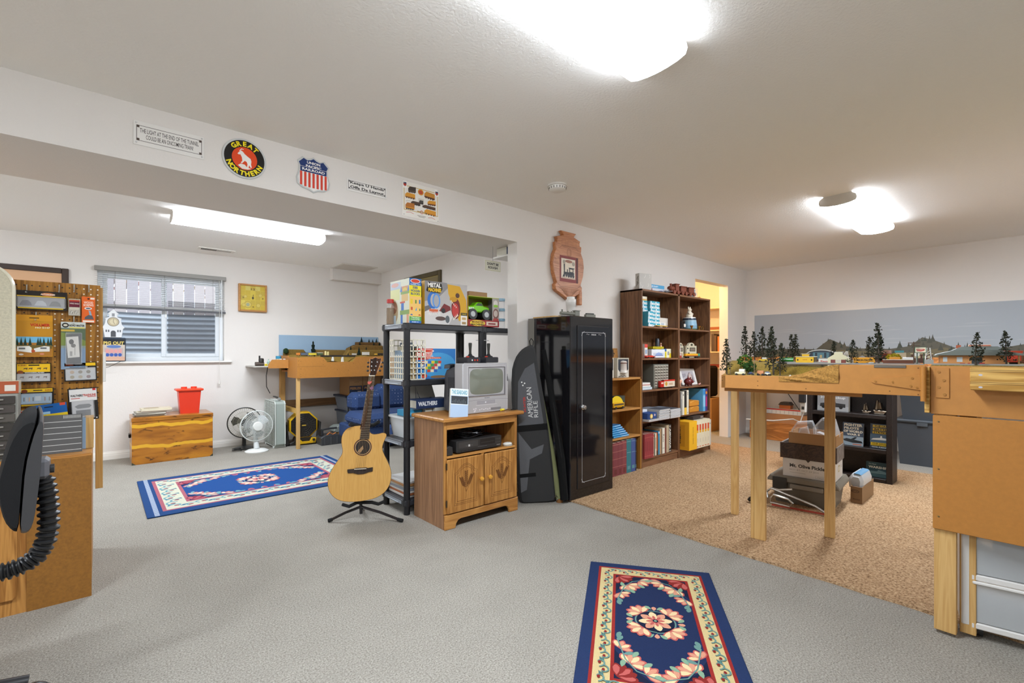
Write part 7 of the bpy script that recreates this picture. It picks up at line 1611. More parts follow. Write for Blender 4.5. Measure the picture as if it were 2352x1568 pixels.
ob('terrain',G().grid(48,40,lambda i,j:(-.24*j+(.818+.24*j+1.0*0)*i,.02+1.23*j,hz(-.24*j+(.818+.24*j)*i,1.25*j)+.003*math.sin(40*i+31*j)),'#a08436'),'ground',t)
ob('left_fascia',G().prism([(0,0),(.02,0),(-.22,1.25),(-.24,1.25)],1.006,1.073,'#ccc','z'),'ochre_fascia',t)
ob('end_board',G().prism([(-.01,.50),(.085,.52),(.08,.54),(-.015,.52)],1.06,1.135,'#ccc','z'),'ochre',t)
ob('deck',G().prism([(0,.022),(.815,.022),(.815,1.25),(-.23,1.25)],1.03,1.045,'#ccc','z'),'plywood',t)
ob('cross_rail',bx(.0,.06,.985,.60,.10,1.005),'ochre',t)
for(wx,wy,w1,w2)in((3.477,1.515,.045,.05),(3.124,1.202,.065,.038),(3.495,.923,.055,.05)):
 dx,dy=wx-O[0],wy-O[1];lx,ly=dx*.177-dy*.984,dx*.984+dy*.177
 ob('leg',bx(lx-w1/2,ly,.0145,lx+w1/2,ly+w2,1.03,'#ccc',.002),'pine_z',t)
 if w1>.06:ob('leg_brace',bx(lx-w1/2-.02,ly+.002,.0145,lx-w1/2-.001,ly+.05,1.03,'#ccc',.002),'pine_z',t)
def track(t,x0,x1,y,z):
 ob('track',G().box(x0,y-.014,z,x1,y-.010,z+.006,'#8a8680').box(x0,y+.008,z,x1,y+.012,z+.006,'#8a8680').box(x0,y-.022,z-.004,x1,y+.02,z,'#4a4238'),'satin',t)
track(t,.30,.815,.05,1.137);track(t,.20,.815,.36,1.137)
# right-hand section with the big panel
XP=2.67
t=thing('train_table','ochre train table section with a large flat panel at the right edge','train table',(0,0,0))
ob('upper_fascia',bx(XP,-1.2,.931,XP+.018,.335,1.135,'#ccc',.001),'ochre_fascia',t);ob('panel',bx(XP-.008,-1.2,.446,XP+.006,.327,.926,'#ccc',.002),'ochre',t)
ob('side_rail',bx(XP+.018,.275,.93,XP+1.2,.335,1.01,'#ccc',.001),'ochre',t)
ob('terrain',bx(XP+.002,-1.2,1.10,XP+1.3,.335,1.139,'#8a7a48',.002),'ground',t)
ob('end_block',bx(XP-.02,.336,.935,XP+.09,.352,1.130,'#ccc',.001),'pine_y',t)
ob('post',bx(XP+.008,.255,.0145,XP+.048,.325,.93,'#ccc',.002),'pine_z',t);ob('inner_post',bx(XP+.06,.20,.0145,XP+.10,.25,.93,'#ccc',.002),'pine_z',t);ob('leg',bx(3.72,.25,.0145,3.77,.30,1.1,'#ccc',.002),'pine_z',t)
pb=ob('pine_ledge',bx(XP-.075,-1.2,1.043,XP,.208,1.133,'#ccc',.003),'pine_y',t)
g=G();a=Art(g,(XP-.075,.208,1.043),(0,-1,0)).size(1,1)
for z in(.024,.030,.072,.078):a.rect(0,z,1.4,z+.0018,'#6a4a18')
a.ell(.03,.012,.006,.004,'#b8b8c0',10);a.ell(.03,.060,.006,.004,'#b8b8c0',10);ob('grooves_and_nails',g,'satin',pb,smooth=False)
track(t,0,0,0,0)if False else ob('track',bx(XP+.03,-1.2,1.1392,XP+.034,.335,1.145,'#8f8b84').box(XP+.05,-1.2,1.1392,XP+.054,.335,1.145,'#8f8b84'),'satin',t)
g=G();a=Art(g,(XP-.008,.327,0),(0,-1,0)).size(1,1)
for y,z in((.018,.90),(.018,.70),(.018,.50)):a.ell(y,z,.0045,.0045,'#8a6a34',10);a.ell(y+.002,z-.001,.003,.003,'#4a3210',8)
ob('screw_heads',g,'card',t,smooth=False)
t=thing('strap_hinge','large ochre painted strap hinge joining gate and right-hand panel','hinge',(0,0,0))
g=G();c0=L2W(.812,-.006)
ob('pin',G().cyl((c0[0]-.006,c0[1],.985),(c0[0]-.006,c0[1],1.132),.010,'#b8803a',16),'ochre',t)
p=[L2W(x,-.003)for x in(.60,.81)]
def on_fascia(pts,y0_,y1_):
 n_=len(pts);vs=[(*L2W(x,y0_),z)for x,z in pts]+[(*L2W(x,y1_),z)for x,z in pts]
 return G().add(vs,[tuple(range(n_)),tuple(range(n_,2*n_))[::-1]]+[(i,(i+1)%n_,n_+(i+1)%n_,n_+i)for i in range(n_)],'#ccc')
ob('strap',on_fascia([(.635,1.062),(.645,1.055),(.808,1.030),(.808,1.095),(.645,1.074),(.636,1.070)],-.006,0),'ochre_fascia',t)
ob('butt_leaf',bx(XP-.005,.275,1.0,XP,.318,1.126,'#ccc',.001),'ochre_fascia',t)
for x,z in((.65,1.064),(.71,1.063),(.775,1.082),(.77,1.048),(.79,1.042)):
 q=L2W(x,-.006);ob('screw',G().cyl((q[0],q[1],z),(q[0]-.0025,q[1]-.0005,z),.0045,'#a06c28',10),'satin',t)
for y,z in((.308,1.110),(.292,1.075),(.308,1.045),(.29,1.015)):ob('screw',G().cyl((XP-.005,y,z),(XP-.0075,y,z),.0055,'#a06c28',10),'satin',t)

# ---- trees and models on the near layout
def put(x,y):return(*L2W(x,y),hz(x,y)-.001 if x<.82 else 1.139)
rr=random.Random(21)
def pine_proto(seed):
 r_=random.Random(seed);q=thing('model_pine','','model tree',(0,0,0),0,'model pines on the near layout')
 g=G();off=0
 for k in range(11):
  f_=k/10;z=.18+.80*f_;off+=r_.uniform(-.025,.025);r=(.135*(1-f_)**.7+.03)*r_.uniform(.75,1.2)
  for i in range(26):
   a_=r_.uniform(0,2*PI);d=r*math.sqrt(r_.random());s_=r_.uniform(.02,.045)
   p=Vector((off+d*math.cos(a_),d*math.sin(a_),z+r_.uniform(-.05,.05)))
   v=[p+Vector((r_.uniform(-1,1),r_.uniform(-1,1),r_.uniform(-1,1)))*s_ for _ in range(4)]
   g.add(v,[(0,1,2),(0,2,3),(0,3,1),(1,3,2)],r_.choice(['#3c4230','#4a4c3a','#2e3426','#565644']))
 ob('foliage',g,'leaf',q);ob('trunk',G().tube([(0,0,0),(.01,0,.3),(off*.7,0,.8)],.018,'#4a4034',6,radii=[.022,.018,.008]),'matte',q);return q
protos=[pine_proto(s_)for s_ in(1,2,3)]
pines=[(-.011,.15,.19,'tall pine alone at the left front corner of the train table'),(.213,.20,.23,'taller of two pines planted at the front edge of the camp'),(.252,.15,.165,'shorter of two pines planted at the front edge of the camp'),(.66,.06,.185,'tallest dark pine standing at the front of the town, before the brick wall'),(.558,.10,.115,'pine just right of the cream gabled factory'),(.455,.55,.12,'pine behind the left roof slope of the cream factory'),(.974,.03,.130,'dark pine in front of the tan depot right end'),(1.071,.10,.135,'pine at the red end of the yellow boxcar'),
(None,0,0,'T3'),]
def far(u,y):return u
fars=[(-.075,.9,.235,'tall pine at the left of the hilltop grove behind the camp'),(-.03,.95,.20,'second pine of the hilltop grove, shorter'),(.055,.75,.22,'tall pine of the hilltop grove nearest the camp'),(.205,.80,.17,'left of the twin pines behind the green tank car'),(.232,.82,.17,'right of the twin pines behind the green tank car'),(.60,.9,.15,'bushy pine behind the union trailer'),(.66,1.0,.16,'pale-tipped pine behind the brown cabin'),(.115,.7,.215,'pine standing close behind the camp hill top')]
k=0
for x,y,h,lab in[p for p in pines if p[0]is not None]+fars:
 P_=protos[k%3];o=P_ if k<3 else dup(P_,(0,0,0));o.location=put(x,y);o.scale=(h*(1.0 if h>.16 else 1.15),)*2+(h,);o.rotation_euler=(0,0,k*1.3);o['label']=lab;k+=1
for x,y,r,h,c,lab in((.048,.30,.036,.078,'#4f7a2c','bright green round tree, larger of two by the camper truck'),(.085,.25,.030,.056,'#3c5f2c','darker green round tree, smaller of two by the camper truck'),(.72,.80,.03,.05,'#c9b42c','yellow round tree in the middle of the town')):
 q=thing('round_model_tree',lab,'model tree',put(x,y));r_=random.Random(int(h*999));g=G()
 for i in range(150):
  a_,b_=r_.uniform(0,6.28),math.acos(r_.uniform(-1,1));p=Vector((r*math.sin(b_)*math.cos(a_),r*math.sin(b_)*math.sin(a_),h*.58+h*.42*math.cos(b_)))
  v=[p+Vector((r_.uniform(-1,1),r_.uniform(-1,1),r_.uniform(-1,1)))*.009 for _ in range(4)];g.add(v,[(0,1,2),(0,2,3),(0,3,1),(1,3,2)],c)
 ob('crown',g,'leaf',q);ob('trunk',G().cyl((0,0,0),(0,0,h*.5),.003,'#4a3826',6),'matte',q)
def mod(name,label,cat,x,y,builder,rz=0):
 q=thing(name,label,cat,put(x,y),RZ+rz);builder(q);return q
def veh(L,H_,col,top=None,W=.024,wheels=2,sign=None,signcol='#222'):
 def f(q):
  g=bx(0,-W/2,.006,L,W/2,H_,col,.002)
  if sign:a=Art(g,(0,-W/2,.006)).size(L,H_-.006);a.text(sign,.08,.35,.92,.72,signcol,.04)
  ob('body',g,'satin',q)
  if top:ob('cab' if len(top)>4 else 'roof',bx(top[0],-W/2+.001,H_,top[1],W/2-.001,H_+top[2],top[3],.002),'satin',q)
  for i in range(wheels):
   for sx in((.15,.85)if wheels==2 else(.12,.24,.76,.88)[i::2]):pass
  for sx in(.16,.84):ob('wheel',G().cyl((L*sx,-W/2-.001,.006),(L*sx,W/2+.001,.006),.006,'#1d1c1b',10),'satin',q)
 return f
mod('camper_truck','cream model pickup with a white camper at the camp','model vehicle',.05,.08,veh(.05,.018,'#d4cfae',(.02,.048,.016,'#dcdad0')))
mod('model_car','tiny dark blue model car behind the camper truck','model vehicle',.105,.11,veh(.03,.012,'#34406a',(.008,.022,.006,'#4a5270')))
mod('model_trailer','small orange model box trailer at the camp','model vehicle',.150,.12,veh(.032,.026,'#c8875a'))
mod('model_van','small white and blue model van at the camp','model vehicle',.190,.10,veh(.026,.017,'#d2d2c4',(.003,.02,.005,'#4a5a8a')))
mod('model_tent','tiny white model tent at the foot of the slope','model tent',.305,.045,lambda q:(ob('canvas',G().prism([(0,0),(.016,0),(.008,.011)],-.008,.008,'#d8d6cc','y'),'card',q),ob('opening',G().prism([(.005,0),(.011,0),(.008,.006)],-.009,-.008,'#14120f','y'),'card',q)))
mod('yellow_truck','yellow and white model truck on the hilltop road','model vehicle',.045,.70,veh(.05,.018,'#d8b62a',(.02,.05,.012,'#d6d4ca')))
mod('tank_car','green and black model tank car coupled behind the yellow caboose','model train',.215,.36,lambda q:(ob('tank',G().cyl((0,0,.030),(.07,0,.030),.014,'#2f7a30',16),'gloss',q),ob('frame',bx(-.004,-.01,.008,.074,.01,.016,'#1c1c1a'),'satin',q),ob('dome',G().cyl((.035,0,.042),(.035,0,.05),.006,'#3a3a36',10),'satin',q),[ob('wheel',G().cyl((x,-.011,.012),(x,.011,.012),.006,'#1c1c1a',8),'satin',q)for x in(.01,.022,.05,.062)]))
mod('caboose','bright yellow model caboose with cupola on the hill track','model train',.292,.36,lambda q:(ob('body',(lambda g:(Art(g,(.004,-.014,.014)).size(.085,.032).rect(.08,.4,.16,.65,'#2a2418').rect(.84,.4,.92,.65,'#2a2418').text('CABOOSE',.38,.5,.64,.62,'#a83a1c',.03),g)[1])(bx(.004,-.014,.014,.089,.014,.046,'#e0b018',.001)),'satin',q),ob('roof',bx(0,-.016,.046,.104,.016,.050,'#cfc6a8',.001),'satin',q),ob('cupola',bx(.034,-.012,.05,.066,.012,.062,'#e0b018',.001).box(.031,-.014,.062,.07,.014,.065,'#c8bfa0'),'satin',q),ob('porch',bx(.09,-.012,.012,.102,.012,.044,'#5a4a2c'),'satin',q),[ob('wheel',G().cyl((x,-.012,.012),(x,.012,.012),.006,'#2a2826',8),'satin',q)for x in(.012,.026,.07,.084)]))
mod('reefer_car','white model boxcar with red lettering between caboose and factory','model train',.402,.36,veh(.10,.038,'#cfccc2',(-.002,.102,.004,'#7a7670'),sign='Santa Fe',signcol='#b83a2a'))
def beige(q):
 P=[(0,0),(.088,0),(.088,.042),(.062,.060),(.062,.068),(.052,.072),(.036,.072),(.026,.068),(.026,.060),(0,.042)]
 g=G().prism(P,0,.008,'#c9c2a0','y',.001);a=Art(g,(0,0,0)).size(.088,.072)
 for x0_,x1_ in((.14,.36),(.62,.84)):a.rect(x0_,.12,x1_,.48,'#7a3a30');a.frame(x0_,.12,x1_,.48,.0012,'#5a2a24')
 a.rect(.40,.0,.58,.26,'#7a3a30');a.rect(.4,.34,.6,.46,'#b8b0a4')
 ob('front_wall',g,'card',q);ob('hall',G().prism([(.0,0),(.088,0),(.088,.042),(.044,.058),(0,.042)],.008,.09,'#b5ae90','y'),'card',q);ob('roof',G().prism([(-.003,.042),(.044,.062),(.044,.058),(.0,.04)],.006,.092,'#8f918c','y').prism([(.091,.042),(.044,.062),(.044,.058),(.088,.04)],.006,.092,'#8f918c','y'),'card',q);ob('roof_monitor',bx(.03,.02,.056,.06,.08,.070,'#6a2e28').box(.027,.018,.070,.063,.082,.073,'#b4b6b2'),'card',q)
mod('model_factory','cream gabled model factory with dark red doors on the front edge','model building',.462,.12,beige)
mod('union_trailer','orange-yellow model trailer with black capitals in the town','model vehicle',.560,.25,veh(.085,.034,'#dc9a1c',sign='UNION PACIFIC',signcol='#2a2418'))
mod('white_model_car','white model sedan parked at the front edge','model vehicle',.612,.08,veh(.042,.009,'#d8d8d4',(.012,.032,.004,'#a8b0b4')))
def wallb(q):
 ob('wall',bx(0,0,0,.115,.012,.022,'#6a3f2c').box(-.003,-.002,.022,.118,.014,.025,'#cfc8b8'),'card',q)
mod('brick_wall','long low brown model brick building behind the front tree','model building',.675,.30,wallb)
def house(L,D,H_,wall,roof):
 def f(q):ob('walls',bx(0,0,0,L,D,H_,wall),'card',q);ob('roof',G().prism([(-.004,H_),(L+.004,H_),(L/2,H_+L*.35)],-.003,D+.003,roof,'y'),'card',q)
 return f
mod('model_cabin','brown model cabin with pale roof edge behind the trailer','model building',.61,.6,house(.05,.06,.03,'#5a3626','#4a3a34'));mod('grey_roof_house','brown model house with grey peaked roof left of the cabin','model building',.545,.85,house(.055,.06,.022,'#4a3430','#8f8f94'))
def theatre(q):
 n_=10;P=[(.0,0),(.15,0),(.15,.05)]+[(.075+.075*math.cos(PI*i/n_),.05+.025*math.sin(PI*i/n_))for i in range(n_+1)]
 g=G().prism(P,0,.10,'#3f4a5a','y',.002);a=Art(g,(0,0,0)).size(.15,.075);a.rect(.2,.2,.8,.82,'#5a8494');a.rect(.28,.2,.36,.8,'#2c3a48');a.rect(.62,.2,.7,.8,'#2c3a48');a.rect(.46,.2,.54,.6,'#c8b07a');a.rect(.1,0,.9,.18,'#6a2c28');ob('hall',g,'card',q)
 ob('arch',G().tube([(.075+.08*math.cos(PI*i/n_),-.004,.048+.03*math.sin(PI*i/n_))for i in range(n_+1)],.004,'#c9ccce',6),'satin',q)
mod('model_theatre','blue glass model hall with a pale arched roof at the back of the town','model building',.27,1.08,theatre)
mod('white_scaffold','white model ski-jump truss behind the cream factory','model structure',.43,1.15,lambda q:([ob('strut',G().cyl((x0_,0,0),(x1_,0,z1_),.003,'#d2d2d0',6),'satin',q)for x0_,x1_,z1_ in((0,.05,.07),(.02,.052,.07),(.04,.054,.07),(.062,.056,.07))],ob('deck',bx(-.02,-.01,.0,.10,.02,.012,'#9a9a98'),'satin',q)))
mod('brick_storefront','brown brick model storefront with cream arches near the billboard','model building',.80,.9,lambda q:(ob('walls',(lambda g:(([Art(g,(0,0,0)).size(.09,.05).rect(.08+.23*i,.55,.2+.23*i,.85,'#cbbf9a')for i in range(4)]),g)[1])(bx(0,0,0,.09,.06,.05,'#5a3a2e')),'card',q),ob('cornice',bx(-.003,-.003,.05,.093,.063,.055,'#c8bb98'),'card',q)))
mod('pink_building','pink and red model building behind the front pine','model building',.655,1.1,lambda q:(ob('walls',bx(0,0,0,.06,.05,.055,'#a8483a'),'card',q),ob('upper_floor',bx(.004,.004,.055,.056,.046,.075,'#c8a498'),'card',q)))
mod('cream_building','cream model building with a teal roof in the town','model building',.73,1.05,lambda q:(ob('walls',bx(0,0,0,.05,.05,.06,'#cbbba0'),'card',q),ob('roof',bx(-.003,-.003,.06,.04,.053,.072,'#4a9aa8'),'card',q)))
mod('orange_store','orange and yellow model store right of the front pine','model building',.70,.62,lambda q:(ob('walls',bx(0,0,0,.045,.04,.035,'#d8962a'),'card',q),ob('sign_board',bx(.004,-.003,.012,.04,0,.024,'#e0702a'),'card',q)))
mod('white_tanks','white model tank and disc sign in the middle of the town','model structure',.755,.62,lambda q:(ob('tank',G().cyl((0,0,.018),(.045,0,.018),.016,'#d4d6d6',14),'satin',q),ob('pole',bx(.055,0,0,.062,.006,.045,'#c8c8c4'),'satin',q),ob('disc',G().cyl((.058,-.003,.05),(.058,0,.05),.012,'#dcdcd8',16),'card',q)))
def billboard(q):
 for x in(.006,.028):ob('post',G().cyl((x,0,0),(x,0,.06),.0018,'#2c4a34',6),'satin',q)
 g=bx(-.003,-.003,.056,.037,.003,.082,'#2f5a40',.001);a=Art(g,(-.003,-.003,.056)).size(.04,.026);a.rect(.06,.08,.94,.92,'#e4dcc4');a.poly([(.14,.68),(.86,.68),(.80,.36),(.5,.24),(.2,.36)],'#c23a30');a.text('KRISPY',.22,.44,.78,.60,'#e8dcc8',.03);ob('board',g,'card',q)
mod('billboard','green framed model billboard with a red badge near the hinge','model sign',.788,.07,billboard)
mod('utility_pole','brown model utility pole at the front edge by the billboard','model pole',.782,.045,lambda q:(ob('pole',G().cyl((0,0,0),(0,0,.105),.0022,'#4a3626',6),'satin',q),ob('crossarm',bx(-.02,-.001,.098,.022,.001,.101,'#4a3626'),'satin',q),ob('crossarm',bx(-.018,-.001,.086,.02,.001,.089,'#4a3626'),'satin',q)))
mod('utility_pole','thin model utility pole at the camp left of the trailer','model pole',.145,.07,lambda q:(ob('pole',G().cyl((0,0,0),(0,0,.085),.0016,'#8a7458',6),'satin',q),ob('crossarm',bx(-.012,-.001,.078,.014,.001,.080,'#8a7458'),'satin',q)))
mod('utility_pole','thin model utility pole beside the lone left pine','model pole',.015,.12,lambda q:(ob('pole',G().cyl((0,0,0),(0,0,.075),.0014,'#6a5a48',6),'satin',q),ob('crossarm',bx(-.010,-.001,.070,.012,.001,.072,'#6a5a48'),'satin',q)))
mod('lattice_tower','white lattice model tower beside the tan depot','model tower',.828,.25,lambda q:([ob('leg',G().cyl((x,y,0),(.013+(x-.013)*.4,.013+(y-.013)*.4,.075),.0018,'#d2d2cc',6),'satin',q)for x in(0,.026)for y in(0,.026)],[ob('brace',G().cyl((.0+.002*i,0,.012*i+.005),(.026-.002*i,0,.012*i+.015),.0012,'#c4c4be',5),'satin',q)for i in range(5)],ob('base',bx(-.004,-.004,-.0,.03,.03,.02,'#a8a8a2'),'satin',q)))
def depot(q):
 g=bx(0,0,0,.20,.07,.042,'#c98c52');a=Art(g,(0,0,0)).size(.2,.042);a.rect(.05,.3,.12,.8,'#c4ccd0');a.rect(.27,.3,.36,.8,'#c4ccd0');a.rect(.50,0,.66,.78,'#3a3a38');a.rect(.32,0,.40,.18,'#b8342a');a.rect(.44,0,.48,.2,'#b8342a');a.rect(.62,0,.70,.22,'#b83028');ob('walls',g,'card',q)
 ob('eaves',G().prism([(-.016,.040),(.285,.040),(.26,.046),(.175,.062),(.045,.062),(-.01,.046)],-.018,.088,'#6f756e','y',.001),'card',q);ob('upper_roof',G().prism([(.04,.062),(.21,.062),(.18,.078),(.07,.078)],.01,.065,'#7a807a','y',.001),'card',q);ob('roof_sign',bx(.09,.006,.078,.16,.010,.086,'#e0cbb4',.001).box(.092,.0055,.080,.158,.006,.084,'#c0604a'),'card',q);ob('chimney',bx(.055,.03,.07,.07,.045,.085,'#a8583a'),'card',q)
 for x in(.235,.27):ob('post',bx(x,-.01,0,x+.005,-.005,.042,'#b98a52'),'card',q)
mod('model_depot','tan model train depot with grey hipped roof at the right of the layout','model building',.872,.13,depot)
mod('red_yellow_boxcar','yellow and orange-red model boxcar right behind the depot','model train',1.02,.30,lambda q:(ob('body',bx(0,-.018,.01,.075,.018,.055,'#d8a41e',.001).box(.0755,-.018,.01,.125,.018,.055,'#c8442a',.001),'satin',q),ob('roof',bx(-.001,-.019,.055,.127,.019,.060,'#c04a30',.001),'satin',q),[ob('wheel',G().cyl((x,-.013,.008),(x,.013,.008),.008,'#1c1b1a',8),'satin',q)for x in(.015,.03,.095,.11)]))
mod('log_car','brown model log wagon at the far right of the layout','model train',1.13,.28,veh(.16,.018,'#7a4a30',(.01,.15,.022,'#6a4428')))

# ================================================================== wall-side layout, mural, things under the table
t=thing('train_table','ochre train table along the right wall below the sky mural','train table',(0,0,0))
ob('fascia',bx(6.30,-1.5,1.045,6.32,2.68,1.150,'#ccc',.001),'plywood',t);ob('end_fascia',bx(6.32,2.66,1.045,7.32,2.68,1.150),'plywood',t);ob('terrain',bx(6.302,-1.5,1.09,7.325,2.675,1.152,'#6a5438',.003),'ground',t)
for x,y in((6.90,2.60),(6.76,.93),(6.4,-1.3),(7.2,.9)):ob('leg',bx(x,y,0,x+.06,y+.05,1.09,'#ccc',.002),'pine_z',t)
t=thing('sky_mural','long printed grey sky mural with forested hills on the right wall','mural',(XR-.001,2.893,1.04))
L,Hh=4.4,.717
g=G().box(-.002,-L,0,0,0,Hh,'#a4abb2');a=Art(g,(-.002,0,0),(0,-1,0)).size(1,1);rr=random.Random(17)
for i in range(26):x,z,w_=rr.uniform(0,4),rr.uniform(.27,.5),rr.uniform(.1,.45);a.poly([(x,z),(x+w_*.5,z+.012),(x+w_,z+.004),(x+w_*.6,z-.004)],'#acb2b7')
a.poly([(0,.15),(2.15,.2),(2.35,.24),(2.55,.21),(3.0,.20),(3.3,.26),(3.8,.22),(4.4,.25),(4.4,.1),(0,.1)],'#8f9494')
ridge=[(0,.19),(.3,.21),(.5,.22),(.8,.21),(.88,.28),(.96,.345),(1.05,.30),(1.2,.22),(1.6,.21),(1.78,.24),(1.90,.345),(2.02,.30),(2.2,.21),(2.5,.20),(2.72,.25),(3.2,.24),(3.8,.26),(4.4,.25)]
a.poly(ridge+[(4.4,0),(0,0)],'#5a5648');a.poly([(0,.12),(.6,.16),(1.1,.2),(1.7,.15),(2.1,.22),(2.6,.13),(3.4,.17),(4.4,.15),(4.4,0),(0,0)],'#6e6448')
for i in range(150):
 x=rr.uniform(.02,4.35)
 for(xa,za),(xb,zb)in zip(ridge,ridge[1:]):
  if xa<=x<=xb:z=za+(zb-za)*(x-xa)/(xb-xa)
 z-=rr.uniform(0,.10);h=rr.choice([.03,.04,.05,.06,.09]);w_=h*.3
 a.poly([(x-w_,z),(x+w_,z),(x+w_*.25,z+h*.6),(x,z+h),(x-w_*.25,z+h*.6)],rr.choice(['#3f4438','#4a4a3e','#55503f','#3a4038']))
ob('print',g,'satin',t,smooth=False)
for y,z in((.0,1.155),(.12,1.155),(.27,1.155),(.36,1.155)):
 pass
P_=None
for k,(x,y,h,lab)in enumerate(((6.5,2.62,.13,'small dark pine at the left end of the wall-side layout'),(6.5,2.57,.15,'second small dark pine from the end of the wall-side layout'),(6.5,2.50,.13,'third small dark pine on the wall-side layout'),(6.5,2.46,.10,'shortest dark pine on the wall-side layout'))):
 q=dup(protos[k%3],(x,y,1.15),k*1.1,lab,'small pines on the wall-side layout');q.scale=(h*.9,h*.9,h)

# ---- black bookcase under the table, its front towards the camera side
t=thing('low_black_bookcase','low dark brown bookcase with three open shelves under the train table','bookcase',(5.33,1.60,.0145),-PI/2)
W,D,Hh=.675,.20,.98
for xa in(0,W-.045):ob('side_panel',bx(xa,0,0,xa+.045,D,Hh,'#ccc',.003),'espresso',t)
for z in(.035,.30,.612,Hh):ob('shelf',bx(.045,.003,z-.035,W-.045,D-.01,z,'#ccc',.002),'espresso',t)
ob('back_panel',bx(.045,D-.012,0,W-.045,D-.004,Hh),'espresso',t)
def facing(name,label,x,z,W,H_,th,col,painter,cat='book',lean=-.12):
 """flat book or box shown cover-on in that bookcase"""
 q=thing(name,label,cat,(5.33+.05,1.60-x,z+.0155),(lean,0,-PI/2))
 ob('pages',bx(.003,.002,.003,W-.002,th-.002,H_-.003,'#cfc6b0'),'card',q)
 g=G().box(0,0,0,W,.002,H_,col).box(0,th-.002,0,W,th,H_,col).box(0,.002,0,.002,th-.002,H_,col);painter(Art(g,(0,0,0)).size(W,H_));ob('cover',g,'gloss',q)
facing('picture_box','grey boxed model pickup truck poster on the top shelf of the low black bookcase',.075,.613,.26,.16,.05,'#8f8f90',lambda a:(a.rect(0,.0,1,.3,'#a4a4a4'),a.text('3100 Pickup',.1,.72,.9,.9,'#d8d8d8',.03),a.poly([(.08,.25),(.1,.45),(.3,.5),(.38,.65),(.58,.65),(.6,.5),(.9,.46),(.9,.25)],'#2c2c2e'),a.ell(.2,.25,.06,.1,'#1a1a1a',14),a.ell(.76,.25,.06,.1,'#1a1a1a',14)),'kit box',-.05)
facing('fighter_book','blue-grey hardback with cream capitals and a fighter plane',.285,.301,.165,.215,.022,'#3c4a5c',lambda a:(a.text('FIGHTER',.06,.84,.94,.96,'#d8d2c0',.05),a.text('PILOTS',.06,.70,.78,.81,'#d8d2c0',.05),a.text('OF WORLD',.04,.56,.96,.67,'#d8d2c0',.05),a.text('WAR II',.2,.44,.82,.53,'#d8d2c0',.05),a.rect(0,0,1,.4,'#8fa0ac'),a.poly([(.02,.24),(.2,.30),(.9,.22),(.98,.14),(.5,.12),(.1,.18)],'#1c2024'),a.poly([(.3,.22),(.6,.38),(.7,.37),(.5,.2)],'#23282c'),a.rect(.5,.04,.92,.08,'#c06a4a')))
facing('battle_book','dark hardback with yellow lettering bands and a white ship',.50,.301,.15,.225,.022,'#2c3a48',lambda a:([a.rect(.12,z,.97,z+.095,'#c9a82c')for z in(.86,.73,.60)],a.text('THE LAST',.2,.87,.93,.945,'#1f1a12',.04),a.text('BATTLE',.2,.74,.93,.815,'#1f1a12',.04),a.text('STATION',.16,.61,.95,.685,'#1f1a12',.04),a.rect(0,.24,1,.58,'#4a5f70'),a.poly([(.05,.34),(.95,.36),(.9,.42),(.6,.44),(.58,.52),(.52,.52),(.5,.44),(.15,.4)],'#cfcfc8'),a.rect(.04,.11,.96,.24,'#c9a82c'),a.text('THE SAGA',.1,.18,.9,.225,'#3a3010',.03),a.text('HOUSTON',.1,.125,.9,.165,'#3a3010',.03),a.text('NAVAL ALMANAC',.1,.03,.9,.08,'#c8ccc8',.03)))
facing('warships_book','wide teal hardback with white capitals on the bottom shelf of the black bookcase',.47,.036,.185,.135,.02,'#2f4a54',lambda a:(a.text('WARSHIPS',.1,.58,.92,.74,'#d0d4cc',.03),a.text('The Naval',.1,.82,.4,.89,'#9ab0b4',.02),a.rect(0,0,1,.4,'#3f5c62'),a.poly([(.1,.3),(.9,.32),(.75,.42),(.5,.5),(.45,.4),(.2,.38)],'#5f7a80'),a.line([(.05,.26),(.95,.3)],.003,'#8fa8a8')))
def sloop(x,s_,lab):
 q=thing('silver_ship',lab,'ornament',(5.41,1.60-x,.6275),-PI/2)
 ob('base',bx(-.03*s_,-.012,0,.03*s_,.012,.008,'#6a645c',.002),'metal',q);ob('hull',G().prism([(-.035*s_,.03*s_),(.045*s_,.026*s_),(.03*s_,.008),(-.025*s_,.008)],-.01,.01,'#a89a88','y',.003),'metal',q);ob('mast',G().cyl((0,0,.02),(0,0,.11*s_),.002,'#b8b0a4',6),'metal',q)
 for a0,a1,w_ in((.035,.10,-.03),(.04,.085,.026)):
  ob('sail',G().grid(8,6,lambda i,j:(w_*s_*i*(1-.4*j),-.018*math.sin(PI*i),(a0+(a1-a0)*j)*s_),'#b4a896'),'metal',q)
sloop(.465,.9,'smaller silver sailing ship ornament on the black bookcase');sloop(.565,1.3,'larger silver sailing ship ornament on the black bookcase')
t=thing('power_strip','white outlet strip with a black adapter at the left of the black bookcase','power strip',(5.31,1.625,.60))
ob('strip',bx(-.02,-.025,0,.02,.025,.20,'#d6d2ca',.006),'plastic',t);ob('adapter',bx(-.055,-.03,.10,-.0205,.03,.19,'#232122',.006),'plastic',t);ob('outlet',bx(-.022,-.012,.03,-.0195,.012,.06,'#3a3632'),'plastic',t);ob('cord',G().tube([(0,0,0),(.0,.03,-.10),(.02,.10,-.08),(.05,.3,-.12),(.1,.6,-.14)],.006,'#d0ccc4',8),'plastic',t)
t=thing('hanging_wires','thin dark wires drooping under the train table','cable',(0,0,0))
for P in([(5.0,1.75,1.03),(5.1,1.7,.8),(5.3,1.66,.62)],[(4.6,2.0,1.03),(5.0,2.0,.90),(5.6,2.1,.80)],[(4.2,1.9,1.03),(4.6,2.0,.93),(5.2,2.2,.90)]):ob('wire',G().tube(P,.004,'#2a2826',6),'plastic',t)

